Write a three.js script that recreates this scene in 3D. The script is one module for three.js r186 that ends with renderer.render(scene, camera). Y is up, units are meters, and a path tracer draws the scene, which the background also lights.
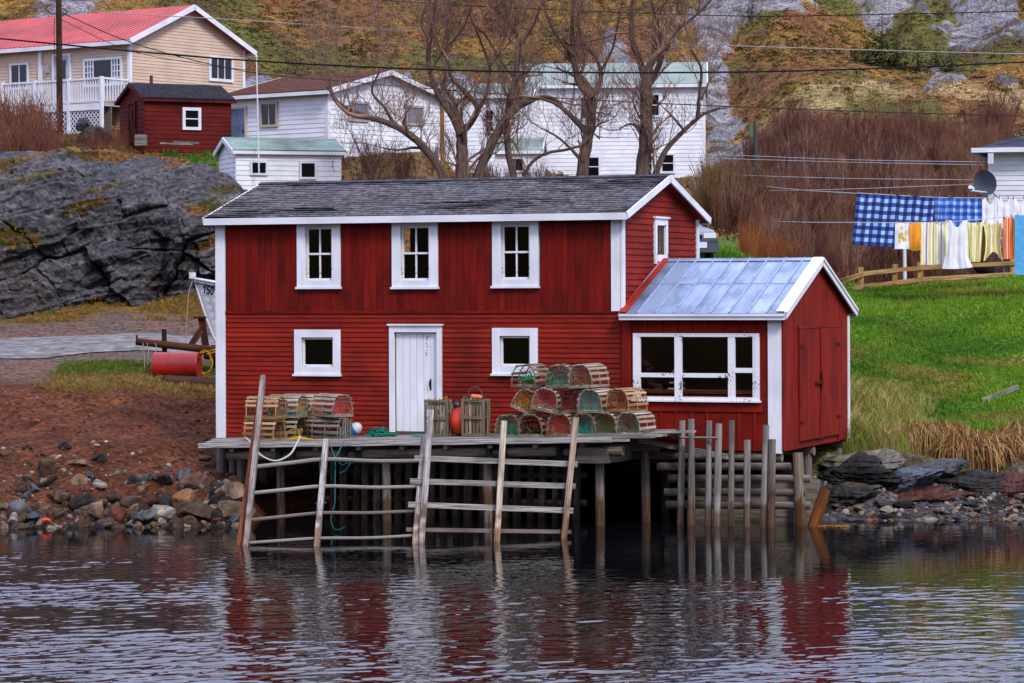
import * as THREE from 'three';
import { mergeGeometries, mergeVertices, toCreasedNormals } from 'three/addons/utils/BufferGeometryUtils.js';
import { FontLoader } from 'three/addons/loaders/FontLoader.js';
import { TextGeometry } from 'three/addons/geometries/TextGeometry.js';

// ------------------------------------------------------------------ camera, sky, sun, exposure
const scene = new THREE.Scene();
const F = 2850, CAMY = 4.9, HORIZON = 290, ROLL = 0.004, WATER = 0.3;
const camera = new THREE.PerspectiveCamera(2 * Math.atan(341.5 / F) * 180 / Math.PI, 1024 / 683, 0.5, 2000);
camera.position.set(0, CAMY, 0);
camera.rotation.set(0, 0, -ROLL);
camera.setViewOffset(1024, 683, 0, 341.5 - HORIZON, 1024, 683);      // shift lens: verticals stay upright

const renderer = new THREE.WebGLRenderer({ antialias: true });
renderer.setSize(1024, 683);
renderer.toneMapping = THREE.LinearToneMapping;
renderer.toneMappingExposure = 2.05;
renderer.shadowMap.enabled = true;
renderer.shadowMap.type = THREE.PCFSoftShadowMap;

// ---- deterministic random numbers and noise
function rng(seed) { let a = seed >>> 0; return () => { a = (a + 0x6D2B79F5) | 0; let t = Math.imul(a ^ (a >>> 15), 1 | a); t = (t + Math.imul(t ^ (t >>> 7), 61 | t)) ^ t; return ((t ^ (t >>> 14)) >>> 0) / 4294967296; }; }
function hash3(x, y, z) { let h = Math.imul(x, 374761393) ^ Math.imul(y, 668265263) ^ Math.imul(z, 2147483647 ^ 0x5bd1e995); h = Math.imul(h ^ (h >>> 13), 1274126177); h ^= h >>> 16; h = Math.imul(h, 0x85ebca6b); return ((h ^ (h >>> 13)) >>> 0) / 4294967296; }
const sm = (t) => t * t * (3 - 2 * t);
const clamp = (v, a = 0, b = 1) => Math.min(b, Math.max(a, v));
const lerp = (a, b, t) => a + (b - a) * t;
const step = (a, b, v) => sm(clamp((v - a) / (b - a)));
function vnoise(x, y, z = 0, px = 0, py = 0) {                       // value noise -1..1, periodic when px, py are given
  const xi = Math.floor(x), yi = Math.floor(y), zi = Math.floor(z), u = sm(x - xi), v = sm(y - yi), w = sm(z - zi);
  const X = (i) => px ? ((i % px) + px) % px : i, Y = (i) => py ? ((i % py) + py) % py : i;
  const x0 = X(xi), x1 = X(xi + 1), y0 = Y(yi), y1 = Y(yi + 1);
  const a = lerp(lerp(hash3(x0, y0, zi), hash3(x1, y0, zi), u), lerp(hash3(x0, y1, zi), hash3(x1, y1, zi), u), v);
  if (w === 0) return a * 2 - 1;
  const b = lerp(lerp(hash3(x0, y0, zi + 1), hash3(x1, y0, zi + 1), u), lerp(hash3(x0, y1, zi + 1), hash3(x1, y1, zi + 1), u), v);
  return lerp(a, b, w) * 2 - 1;
}
function fbm(x, y, z = 0, o = 4) { let s = 0, a = 0.5, f = 1; for (let i = 0; i < o; i++) { s += a * vnoise(x * f + i * 17.3, y * f - i * 9.1, z * f + (z ? i * 3.7 : 0)); f *= 2.03; a *= 0.5; } return s; }
function pfbm(u, v, p, q, o = 4) { let s = 0, a = 0.5; for (let i = 0; i < o; i++) { s += a * vnoise(u * p, v * q, i * 5, p, q); p *= 2; q *= 2; a *= 0.5; } return s; }   // tiles over u, v in 0..1

// ---- the overcast sky
{
  const W = 512, H = 256, data = new Float32Array(W * H * 4);
  for (let j = 0; j < H; j++) for (let i = 0; i < W; i++) {
    const el = (j + 0.5) / H * Math.PI - Math.PI / 2, az = (i + 0.5) / W * Math.PI * 2;
    const x = Math.cos(el) * Math.cos(az), y = Math.sin(el), z = Math.cos(el) * Math.sin(az);
    const up = Math.max(0, y);
    const c = fbm(x * 2.2 + 4, y * 3.6 + 1, z * 2.2 + 7, 5);
    const b = (0.58 + 0.34 * Math.pow(up, 0.6)) * (1 + 0.5 * c);
    const k = (j * W + i) * 4, g = y < 0 ? 0.25 : 1;
    const blue = clamp(0.5 - 1.1 * c);
    data[k] = b * g * lerp(0.88, 0.60, blue); data[k + 1] = b * g * lerp(0.91, 0.67, blue); data[k + 2] = b * g * lerp(1.10, 1.18, blue); data[k + 3] = 1;
  }
  const sky = new THREE.DataTexture(data, W, H, THREE.RGBAFormat, THREE.FloatType);
  sky.mapping = THREE.EquirectangularReflectionMapping; sky.magFilter = sky.minFilter = THREE.LinearFilter; sky.wrapS = THREE.RepeatWrapping; sky.needsUpdate = true;
  scene.background = sky; scene.environment = sky;
}
const sun = new THREE.DirectionalLight(new THREE.Color(1, 0.95, 0.87), 1.5);
sun.position.set(30, 62, -8); sun.target.position.set(0, 2, -62); sun.castShadow = true; sun.shadow.radius = 26;
sun.shadow.mapSize.set(4096, 4096);
Object.assign(sun.shadow.camera, { left: -60, right: 60, top: 60, bottom: -60, near: 1, far: 260 });
scene.add(sun, sun.target);

// ------------------------------------------------------------------ helpers
const V = (x, y, z) => new THREE.Vector3(x, y, z);
function at(px, py, d) {                                            // a bearing, a height angle and a distance from the viewpoint -> world point
  const a = px - 512, b = py - HORIZON, tx = a - ROLL * b, ty = b + ROLL * a;
  return V(tx * d / F, CAMY - ty * d / F, -d);
}
const hAt = (px, py, d) => at(px, py, d).y;
const used = {};
function numbered(n) { used[n] = (used[n] ?? -1) + 1; return used[n] ? `${n}_${String(used[n]).padStart(3, '0')}` : n; }
function tag(o, label, category, group, kind) { Object.assign(o.userData, { label, category }); if (group) o.userData.group = group; if (kind) o.userData.kind = kind; return o; }
function thing(name, label, category, p = [0, 0, 0], turn = 0, group) { const o = new THREE.Group(); o.name = numbered(name); o.position.set(...p); o.rotation.y = turn; scene.add(o); return tag(o, label, category, group); }
function part(parent, name, geo, mat, p, r) { const m = new THREE.Mesh(geo, mat); m.name = name; m.castShadow = m.receiveShadow = true; if (p) m.position.set(...p); if (r) m.rotation.set(...r); parent.add(m); return m; }
function solo(name, geo, mat, label, category, group, kind) { const m = part(scene, numbered(name), geo, mat); return tag(m, label, category, group, kind); }
function copy(o, label) { const c = o.clone(); c.name = numbered(o.name.replace(/_\d{3}$/, '')); c.userData = { ...o.userData }; if (label) c.userData.label = label; scene.add(c); return c; }
const nz = (g) => g.index ? g.toNonIndexed() : g;
const merge = (list) => mergeGeometries(list.map((g) => { const n = nz(g); for (const k of Object.keys(n.attributes)) if (!['position', 'normal', 'uv', 'color'].includes(k)) n.deleteAttribute(k); return n; }), false);
function box(w, h, d, x = 0, y = 0, z = 0, off = 0) {                 // box with uv in metres, the grain (u) along its longest side
  const g = new THREE.BoxGeometry(w, h, d).toNonIndexed(), p = g.attributes.position, n = g.attributes.normal, uv = g.attributes.uv, dim = [w, h, d];
  for (let i = 0; i < p.count; i++) {
    const N = [Math.abs(n.getX(i)), Math.abs(n.getY(i)), Math.abs(n.getZ(i))], q = [p.getX(i), p.getY(i), p.getZ(i)];
    const ax = [0, 1, 2].filter((k) => N[k] < 0.5).sort((a, b) => dim[b] - dim[a]);
    uv.setXY(i, q[ax[0]] + off * 1.37, q[ax[1]] + off * 0.73);
  }
  return g.translate(x, y, z);
}
function stick(a, b, r0, r1 = r0, seg = 7, off = 0) {                 // tapered round pole between two points, uv in metres along it
  const A = a.isVector3 ? a : V(...a), B = b.isVector3 ? b : V(...b), L = A.distanceTo(B);
  const g = new THREE.CylinderGeometry(r1, r0, L, seg, 1).toNonIndexed(), uv = g.attributes.uv;
  for (let i = 0; i < uv.count; i++) uv.setXY(i, uv.getY(i) * L + off, uv.getX(i) * 6.28 * r0 + off);
  g.applyQuaternion(new THREE.Quaternion().setFromUnitVectors(V(0, 1, 0), B.clone().sub(A).normalize()));
  return g.translate((A.x + B.x) / 2, (A.y + B.y) / 2, (A.z + B.z) / 2);
}
function beam(a, b, w, t, off = 0, up = V(0, 1, 0)) {                 // sawn bar between two points
  const A = a.isVector3 ? a : V(...a), B = b.isVector3 ? b : V(...b), L = A.distanceTo(B), X = B.clone().sub(A).normalize();
  let Z = new THREE.Vector3().crossVectors(X, up); if (Z.length() < 1e-3) Z = V(0, 0, 1); Z.normalize();
  const Y = new THREE.Vector3().crossVectors(Z, X), m = new THREE.Matrix4().makeBasis(X, Y, Z).setPosition((A.x + B.x) / 2, (A.y + B.y) / 2, (A.z + B.z) / 2);
  return box(L, w, t, 0, 0, 0, off).applyMatrix4(m);
}
function tube(pts, r, seg = 24, rad = 6) { return new THREE.TubeGeometry(new THREE.CatmullRomCurve3(pts.map((p) => p.isVector3 ? p : V(...p))), seg, r, rad, false); }
function quadGeo(quads) {                                            // [[p0,p1,p2,p3], uvs?] flat quads, counter-clockwise
  const P = [], U = [];
  for (const [a, b, c, d, uv] of quads) {
    P.push(...a, ...b, ...c, ...a, ...c, ...d);
    const t = uv || [[0, 0], [1, 0], [1, 1], [0, 1]]; U.push(...t[0], ...t[1], ...t[2], ...t[0], ...t[2], ...t[3]);
  }
  const g = new THREE.BufferGeometry(); g.setAttribute('position', new THREE.Float32BufferAttribute(P, 3)); g.setAttribute('uv', new THREE.Float32BufferAttribute(U, 2)); g.computeVertexNormals(); return g;
}
// a lapped board: s from a0..a1 at the bottom, b0..b1 at the top; outward +z; the bottom edge stands proud
function lap(a0, a1, b0, b1, y0, y1, tb = 0.024, tt = 0.006) {
  const A = [a0, y0, tb], B = [a1, y0, tb], C = [b1, y1, tt], D = [b0, y1, tt], E = [a0, y0, 0], G = [a1, y0, 0], I = [b1, y1, 0], J = [b0, y1, 0];
  const w = (p) => [p[0], p[1]];
  return quadGeo([[A, B, C, D, [w(A), w(B), w(C), w(D)]], [E, G, B, A, [w(A), w(B), [a1, y0 + 0.02], [a0, y0 + 0.02]]], [E, A, D, J], [B, G, I, C]]);
}
function spanMinus(a, b, cuts) { let s = [[a, b]]; for (const [c, d] of cuts) s = s.flatMap(([p, q]) => d <= p || c >= q ? [[p, q]] : [[p, Math.min(q, c)], [Math.max(p, d), q]].filter(([m, n]) => n - m > 0.01)); return s; }
// rows of lapped siding over a wall outline lo(y)..hi(y), with rectangular openings [s0,s1,y0,y1]
function siding(y0, y1, lo, hi, exp, openings = [], tb, tt) {
  const out = [], n = Math.round((y1 - y0) / exp), e = (y1 - y0) / n;
  for (let i = 0; i < n; i++) {
    const p = y0 + i * e, q = p + e, mid = (p + q) / 2, cuts = openings.filter((o) => o[2] < mid && o[3] > mid).map((o) => [o[0], o[1]]);
    const L = lo(p), R = hi(p), L2 = lo(q), R2 = hi(q);
    if (R - L < 0.03) continue;
    if (!cuts.length) out.push(lap(L, R, Math.min(L2, R2), Math.max(L2, R2), p, q, tb, tt));
    else for (const [a, b] of spanMinus(L, R, cuts)) out.push(lap(a, b, a === L ? L2 : a, b === R ? R2 : b, p, q, tb, tt));
  }
  return out;
}
function wallWithHoles(pts, holes, t) {                              // solid wall of thickness t, outer face at z = 0
  const s = new THREE.Shape(pts.map(([x, y]) => new THREE.Vector2(x, y)));
  for (const [a, b, c, d] of holes) s.holes.push(new THREE.Path([[a, c], [a, d], [b, d], [b, c]].map(([x, y]) => new THREE.Vector2(x, y))));
  return new THREE.ExtrudeGeometry(s, { depth: t, bevelEnabled: false }).translate(0, 0, -t);
}
// ---- textures
function tex(w, h, fn, { srgb = true, rx = 1, ry = 1 } = {}) {
  const d = new Uint8Array(w * h * 4);
  for (let j = 0; j < h; j++) for (let i = 0; i < w; i++) { const c = fn((i + 0.5) / w, (j + 0.5) / h, i, j), k = (j * w + i) * 4; d[k] = clamp(c[0]) * 255; d[k + 1] = clamp(c[1]) * 255; d[k + 2] = clamp(c[2]) * 255; d[k + 3] = 255; }
  const t = new THREE.DataTexture(d, w, h, THREE.RGBAFormat); t.magFilter = THREE.LinearFilter; t.minFilter = THREE.LinearMipmapLinearFilter; t.generateMipmaps = true;
  t.wrapS = t.wrapT = THREE.RepeatWrapping; t.repeat.set(rx, ry); if (srgb) t.colorSpace = THREE.SRGBColorSpace; t.needsUpdate = true; return t;
}
const g3 = (v) => [v, v, v];
// grain along u; covers 2 m x 0.5 m
const T = {};
T.grain = tex(512, 256, (u, v) => { const g = pfbm(u, v, 4, 64, 3), s = pfbm(u + 0.1 * v, v, 3, 9, 3), c = Math.max(0, pfbm(u, v, 6, 90, 2) - 0.28) * 2.4; return g3(0.80 + 0.26 * g + 0.22 * s - c); }, { rx: 0.5, ry: 2 });
T.paint = tex(1024, 1024, (u, v) => { const s = pfbm(u, v, 8, 40, 3), b = pfbm(u, v, 4, 5, 5), f = pfbm(u, v, 60, 60, 2), k = clamp((pfbm(u, v, 20, 60, 4) + 0.5 * b - 0.42) * 9), l = 0.93 + 0.10 * s + 0.30 * b + 0.08 * f; return [l * lerp(1, 0.86, k), l * lerp(1, 1.5, k), l * lerp(1, 1.9, k)]; }, { rx: 0.3, ry: 0.3 });
T.paintW = tex(512, 512, (u, v) => { const s = pfbm(u, v, 6, 30, 3), b = pfbm(u, v, 3, 4, 4); return g3(0.94 + 0.04 * s + 0.07 * b); }, { rx: 0.45, ry: 0.45 });
T.chip = tex(512, 512, (u, v) => { const b = pfbm(u, v, 5, 10, 5), f = pfbm(u, v, 40, 70, 3), c = clamp((b * 0.8 + f * 0.7 - 0.34) * 7); const w = 0.95 + 0.05 * f; return [lerp(w, 0.44, c), lerp(w, 0.42, c), lerp(w, 0.40, c)]; }, { rx: 0.7, ry: 0.7 });
T.mott = tex(512, 512, (u, v) => g3(0.82 + 0.30 * pfbm(u, v, 8, 8, 6)), { rx: 0.5, ry: 0.5 });
T.fine = tex(512, 512, (u, v) => g3(0.78 + 0.45 * pfbm(u, v, 24, 24, 5)), { rx: 0.5, ry: 0.5 });
T.rough = tex(512, 512, (u, v) => g3(0.5 + 0.5 * pfbm(u, v, 12, 12, 6)), { srgb: false, rx: 0.6, ry: 0.6 });
T.grainB = tex(512, 256, (u, v) => g3(0.5 + 0.5 * pfbm(u, v, 4, 64, 3)), { srgb: false, rx: 0.5, ry: 2 });
const col = (c) => new THREE.Color(c);
const mats = {};
function mat(color, o = {}) { const k = JSON.stringify([color, Object.keys(o).map((n) => [n, o[n]?.uuid ?? o[n]])]); return mats[k] ??= new THREE.MeshPhysicalMaterial({ color: col(color), roughness: 0.8, specularIntensity: (o.roughness ?? 0.8) > 0.55 && !o.metalness ? 0.3 : 1, side: THREE.DoubleSide, ...o }); }
const wood = (c, o) => mat(c, { map: T.grain, bumpMap: T.grainB, bumpScale: 0.004, roughness: 0.88, ...o });
const paint = (c, o) => mat(c, { map: T.paint, roughness: 0.72, ...o });
const M = {
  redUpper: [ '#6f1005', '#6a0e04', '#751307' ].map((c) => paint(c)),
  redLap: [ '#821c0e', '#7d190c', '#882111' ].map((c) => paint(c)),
  redGable: [ '#821c0e', '#7d190c', '#882111' ].map((c) => paint(c)),
  redAnnex: [ '#821808', '#7c1507' ].map((c) => paint(c)),
  redBright: paint('#a02a1a'),
  white: mat('#e2e4ea', { map: T.paintW, roughness: 0.55 }),
  whiteChip: mat('#e0e1e6', { map: T.chip, roughness: 0.65 }),
  dark: mat('#5a4c40', { map: T.mott, roughness: 0.95 }),
  inside: mat('#6f5c4a', { map: T.mott, roughness: 0.95 }),
  glass: new THREE.MeshPhysicalMaterial({ color: 0xffffff, transmission: 1, thickness: 0, roughness: 0.02, ior: 1.45, side: THREE.DoubleSide }),
  darkGlass: new THREE.MeshPhysicalMaterial({ color: col('#0c0e12'), roughness: 0.06, ior: 1.45 }),
  grey: [ '#9b958f', '#8a8580', '#a7a19a', '#7a746f' ].map((c) => wood(c)),
  deck: [ '#b3aea8', '#a39d97', '#bfbab4', '#968f89' ].map((c) => wood(c)),
  pole: [ '#8a7d72', '#7f7369', '#938679' ].map((c) => wood(c)),
  iron: mat('#3b2a24', { map: T.mott, roughness: 0.8 }),
};
const pick = (a, r) => a[Math.floor(r() * a.length) % a.length];
// ------------------------------------------------------------------ terrain
const hp = (px) => (list) => [px, list.map(([d, py, h]) => [d, h ?? hAt(px, py, d)])];
const HILLTAIL = (k) => [[180, 0, 24.2 * k], [205, 0, 27.6 * k], [240, 0, 29.5], [300, 0, 31], [520, 0, 33]];
const COLS = [
  hp(-260)([[50, 0, -1.6], [54.5, 0, 0], [55.8, 0, 0.3], [58.5, 480], [61.5, 437], [67, 397], [72, 370], [75, 359], [80, 340], [84, 318], [88, 300], [97, 0, 8.2], [105, 0, 10], [114, 0, 11.2], [128, 0, 12], [145, 0, 14.2], ...HILLTAIL(1)]),
  hp(0)([[50, 0, -1.6], [54.5, 0, 0], [55.8, 0, 0.3], [58.5, 480], [61.5, 435], [67, 395], [72, 368], [75, 358], [80, 338], [84, 316], [88, 300], [97, 0, 8.6], [105, 0, 10], [114, 0, 11.2], [128, 0, 12], [145, 0, 14.2], ...HILLTAIL(1)]),
  hp(130)([[50, 0, -1.6], [54.5, 0, 0], [55.8, 0, 0.3], [58.5, 484], [61.5, 440], [67, 396], [72, 368], [75, 354], [80, 334], [84, 314], [88, 300], [97, 0, 8.4], [105, 146], [114, 131], [128, 0, 12], [145, 0, 14.2], ...HILLTAIL(1)]),
  hp(225)([[50, 0, -1.6], [54.5, 0, 0], [55.8, 0, 0.3], [57.5, 490], [59.5, 0, 1.05], [62, 0, 1.5], [67, 0, 2.3], [72, 0, 2.85], [76, 0, 3.2], [80, 0, 3.6], [86, 0, 4.6], [92, 0, 7.2], [103, 158], [114, 0, 10.8], [128, 146], [145, 0, 13.8], ...HILLTAIL(1)]),
  hp(300)([[50, 0, -1.8], [57, 0, -0.9], [59.5, 0, 0.1], [61.5, 0, 1.0], [66, 0, 1.7], [72, 0, 2.8], [80, 0, 3.6], [92, 0, 6.4], [103, 168], [114, 0, 10.6], [128, 146], [145, 0, 13.6], ...HILLTAIL(1)]),
  hp(420)([[50, 0, -1.8], [57, 0, -1.2], [60.5, 0, 0.1], [62, 0, 1.0], [66, 0, 1.7], [72, 0, 2.8], [80, 0, 3.8], [92, 0, 6.4], [103, 178], [112, 150], [130, 146], [145, 0, 13.4], ...HILLTAIL(1)]),
  hp(462)([[50, 0, -1.8], [57, 0, -1.2], [60.5, 0, 0.1], [62, 0, 1.0], [66, 0, 1.7], [72, 0, 2.9], [80, 0, 4.0], [92, 0, 6.6], [106, 190], [120, 184], [134, 183], [143, 170], [150, 0, 14.5], ...HILLTAIL(1)]),
  hp(640)([[50, 0, -1.8], [56, 0, -1.2], [59.5, 0, 0.1], [61, 0, 1.0], [64, 0, 2.4], [68, 0, 3.8], [72, 0, 4.6], [80, 0, 5.6], [92, 0, 7.0], [106, 195], [118, 190], [134, 186], [147, 176], [154, 0, 15.5], ...HILLTAIL(1)]),
  hp(725)([[50, 0, -1.8], [55.5, 0, -0.6], [57.5, 0, 0.3], [59, 0, 1.1], [62, 0, 2.0], [66, 0, 3.4], [72, 0, 4.7], [80, 256], [88, 241], [96, 232], [110, 218], [125, 205], [140, 180], [150, 140], ...HILLTAIL(1)]),
  hp(800)([[50, 0, -1.6], [55, 0, -0.4], [56.7, 0, 0.3], [58.2, 0, 1.0], [60, 0, 1.5], [64, 0, 2.3], [68, 0, 3.1], [74, 0, 4.2], [80, 0, 5.0], [88, 270], [100, 245], [112, 210], [125, 172], [140, 134], ...HILLTAIL(1)]),
  hp(870)([[50, 0, -1.6], [55, 0, -0.2], [56.6, 0, 0.3], [58, 492], [59.6, 456], [62, 430], [67, 385], [72, 340], [78, 300], [81, 291], [88, 285], [100, 250], [112, 212], [125, 172], [140, 132], ...HILLTAIL(1)]),
  hp(960)([[50, 0, -1.6], [55, 0, -0.2], [56.6, 0, 0.3], [58, 500], [59.8, 474], [61.5, 442], [63.5, 424], [70, 362], [76, 306], [82, 283], [90, 276], [100, 250], [112, 212], [125, 170], [140, 130], ...HILLTAIL(1)]),
  hp(1040)([[50, 0, -1.6], [55, 0, -0.2], [56.6, 0, 0.3], [58, 500], [59.8, 474], [61.5, 442], [63.5, 425], [70, 360], [76, 300], [82, 276], [90, 271], [100, 250], [112, 212], [125, 168], [140, 128], ...HILLTAIL(1)]),
  hp(1400)([[50, 0, -1.6], [55, 0, -0.2], [56.6, 0, 0.3], [58, 0, 0.7], [59.8, 0, 1.1], [61.5, 0, 1.6], [63.5, 0, 2], [70, 0, 3.2], [76, 0, 4.6], [82, 0, 5.6], [90, 0, 6], [100, 0, 7], [112, 0, 8.6], [125, 0, 10.5], [140, 0, 13.3], ...HILLTAIL(1)]),
];
function colH(c, d) { const L = c[1]; if (d <= L[0][0]) return L[0][1]; for (let i = 1; i < L.length; i++) if (d < L[i][0]) return lerp(L[i - 1][1], L[i][1], (d - L[i - 1][0]) / (L[i][0] - L[i - 1][0])); return L[L.length - 1][1]; }
function rawH(px, d) {
  if (px <= COLS[0][0]) return colH(COLS[0], d);
  for (let i = 1; i < COLS.length; i++) if (px < COLS[i][0]) { const t = sm((px - COLS[i - 1][0]) / (COLS[i][0] - COLS[i - 1][0])); return lerp(colH(COLS[i - 1], d), colH(COLS[i], d), t); }
  return colH(COLS[COLS.length - 1], d);
}
const bear = (x, z) => 512 + F * x / -z;
const landX = (b) => step(236, 245, b);                              // 0 over the dirt bank, 1 elsewhere
function hillRelief(x, z) {
  const d = -z, k = step(132, 175, d);
  if (k === 0) return 0;
  const ledge = fbm(x * 0.09 + 3, z * 0.05, 0, 4), r = Math.abs(vnoise(x * 0.16, z * 0.12, 0)) ;
  return k * (ledge * 3.4 + 1.1 * step(0.05, 0.3, fbm(x * 0.13 + 40, z * 0.07, 0, 3)) + 0.5 * r + 0.35 * fbm(x * 0.7, z * 0.5, 0, 3));
}
function groundH(x, z) {
  const d = -z, b = bear(x, z);
  const e = d > 64 ? 0.9 : 0.35;
  let h = (rawH(b, d - e) + 2 * rawH(b, d) + rawH(b, d + e)) / 4;
  const bank = b < 240 && d < 70 ? step(55.5, 58, d) * (1 - step(66, 70, d)) * (1 - step(225, 240, b)) : 0;
  h += 0.10 * fbm(x * 0.5, z * 0.5, 0, 3) * step(56, 62, d) + bank * (0.26 * fbm(x * 0.9 + 9, z * 0.9, 0, 4) + 0.10 * fbm(x * 3.1, z * 3.1, 0, 2));
  if (bank) h += bank * step(62.5, 65, d) * 0.07 * Math.sin(z * 5.2 + x * 0.9 + 1.5 * fbm(x * 0.5, z * 0.3, 0, 2));   // wheel ruts in the graded earth
  if (b > 780 && d < 62) h += 0.3 * fbm(x * 1.1, z * 1.4, 0, 3) * (1 - step(60, 62, d)) * step(55.5, 57, d);
  h += d > 85 ? 0.35 * fbm(x * 0.18, z * 0.18, 0, 3) * step(85, 100, d) : 0;
  return h + hillRelief(x, z);
}
const L3 = (hex) => { const c = col(hex); return [c.r, c.g, c.b]; };
const mix3 = (a, b, t) => [lerp(a[0], b[0], t), lerp(a[1], b[1], t), lerp(a[2], b[2], t)];
const GC = { dirt: L3('#5a3019'), dirt2: L3('#704028'), gravel: L3('#74645a'), drygrass: L3('#7a6434'), green: L3('#3d5c16'), lawn: L3('#3c6612'), lawn2: L3('#688a24'), lawnDry: L3('#7d7434'), heath: L3('#7d5528'), heath2: L3('#5c4a20'), mud: L3('#2e2620'), rock: L3('#6a6a70'), under: L3('#4a3228') };
function groundColor(x, z) {
  const d = -z, b = bear(x, z), n = fbm(x * 0.35, z * 0.35, 0, 4), m = fbm(x * 1.6 + 5, z * 1.6, 0, 4);
  let c;
  if (b < 330 && d < 90) {
    c = mix3(GC.dirt, GC.dirt2, clamp(0.4 + n + m * 0.8));
    c = mix3(c, GC.mud, 1 - step(55.6, 56.6, d + m));
    const gr = step(67.6, 69.2, d + n * 1.5) * step(20, 75, b + 40 * n + (d - 69) * -8);
    const gcol = mix3(GC.drygrass, GC.green, clamp(step(70.2, 71.5, d + n * 1.4) * 1.1 + m));
    c = mix3(c, mix3(GC.dirt2, GC.gravel, 0.6), step(68.5, 70.5, d + n));
    c = mix3(c, gcol, gr * clamp(0.85 + m * 1.2));
    c = mix3(c, mix3(GC.gravel, GC.dirt2, 0.25 + m * 0.5), step(72.6, 73.6, d + n));
    c = mix3(c, mix3(GC.drygrass, GC.heath, clamp(0.4 + m * 2)), step(82.6, 84, d + n * 2.5) * clamp(0.7 + m * 2));
  } else {
    const shore = 1 - step(58.2, 60.6, d + n * 1.6);
    c = mix3(GC.lawn, GC.lawn2, clamp(0.42 + n * 1.5 + m * 0.7));
    c = mix3(c, GC.lawnDry, clamp((fbm(x * 0.4 + 30, z * 0.7, 0, 5) - 0.06) * 3.6) * 0.85);
    c = mix3(c, GC.drygrass, (1 - step(61.5, 64, d + n * 3)) * 0.8);
    c = mix3(c, mix3(GC.mud, GC.rock, clamp(0.35 + m * 1.4)), shore);
  }
  if (b >= 330) c = mix3(c, mix3(GC.mud, GC.dirt, clamp(0.3 + m)), (1 - step(64.5, 66.5, d + n)) * (1 - step(775, 800, b)));
  const far = step(83, 87, d + n * 4 + (b < 700 ? 1 : 0));
  const hc = mix3(mix3(GC.heath, GC.drygrass, clamp(0.4 + m * 1.6)), GC.heath2, clamp(0.3 + n * 2));
  const greenYard = b > 150 && b < 470 && d > 96 && d < 109 ? clamp(0.75 + m) * (1 - step(280, 330, b)) : 0;
  const yardR = b > 690 && b < 775 && d < 92 ? 1 - step(740, 770, b + m * 20) : 0;
  if (far > 0) c = mix3(c, mix3(mix3(hc, GC.under, b > 700 ? 0.7 : 0), mix3(GC.lawn2, GC.green, 0.5), Math.max(greenYard, yardR)), far);
  const v = 0.9 + 0.35 * m;
  return [c[0] * v, c[1] * v, c[2] * v];
}
function sheet(x0, x1, nx, z0, z1, nzz, H, C, us = 1) {
  const P = new Float32Array((nx + 1) * (nzz + 1) * 3), U = new Float32Array((nx + 1) * (nzz + 1) * 2), K = C ? new Float32Array(P.length) : null, I = [];
  for (let j = 0; j <= nzz; j++) for (let i = 0; i <= nx; i++) {
    const k = j * (nx + 1) + i, x = lerp(x0, x1, i / nx), z = lerp(z0, z1, j / nzz), y = H(x, z);
    P.set([x, y, z], k * 3); U.set([x * us, -z * us], k * 2); if (C) K.set(C(x, z, y), k * 3);
    if (i < nx && j < nzz) { const a = k, b = k + 1, c = k + nx + 1, e = c + 1; I.push(a, b, c, b, e, c); }
  }
  const g = new THREE.BufferGeometry(); g.setAttribute('position', new THREE.BufferAttribute(P, 3)); g.setAttribute('uv', new THREE.BufferAttribute(U, 2)); if (C) g.setAttribute('color', new THREE.BufferAttribute(K, 3));
  g.setIndex(I); g.computeVertexNormals(); if (g.attributes.normal.getY(0) < 0) { for (let i = 0; i < I.length; i += 3) { const t = I[i]; I[i] = I[i + 1]; I[i + 1] = t; } g.setIndex(I); g.computeVertexNormals(); }
  return g;
}
solo('ground', sheet(-38, 38, 300, -140, -50, 380, groundH, groundColor), mat('#ffffff', { vertexColors: true, map: T.fine, bumpMap: T.rough, bumpScale: 0.05, roughness: 0.97 }), 'earth bank, dry grass and green lawn of the shore', 'ground', null, 'structure');

// the far hillside: bare rock, heath and low scrub
const HC = { rock: L3('#98949a'), rock2: L3('#7a777f'), gold: L3('#a07a3a'), rust: L3('#845a36'), olive: L3('#6b6730'), dark: L3('#4e3a22'), straw: L3('#b8a070'), purple: L3('#563a34'), pale: L3('#aba6a8') };
function rockAmount(x, z) {
  const d = -z, b = bear(x, z);
  let r = 0.75 * fbm(x * 0.11 + 20, z * 0.055 + 3, 0, 5) + 0.55 * fbm(x * 0.36 + 1, z * 0.17, 0, 4);
  r += 0.10 * step(175, 215, d);
  const blob = (bx, bd, w, h, k) => k * Math.exp(-Math.pow((b - bx) / w, 2) - Math.pow((d - bd) / h, 2));
  r += blob(735, 168, 40, 8, 0.44) + blob(885, 175, 40, 6, 0.44) + blob(1000, 167, 38, 6, 0.44) + blob(690, 180, 60, 6, 0.25) + blob(930, 147, 70, 2.2, 0.36) + blob(740, 142, 40, 3, 0.3) + blob(540, 160, 60, 5, 0.18) + blob(260, 150, 40, 4, 0.25) - blob(880, 160, 60, 7, 0.4) - blob(420, 162, 80, 10, 0.1) + blob(60, 182, 90, 9, 0.4);
  r += 0.22 * fbm(x * 1.1 + 4, z * 0.5, 0, 3); return step(0.27, 0.33, r);
}
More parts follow.
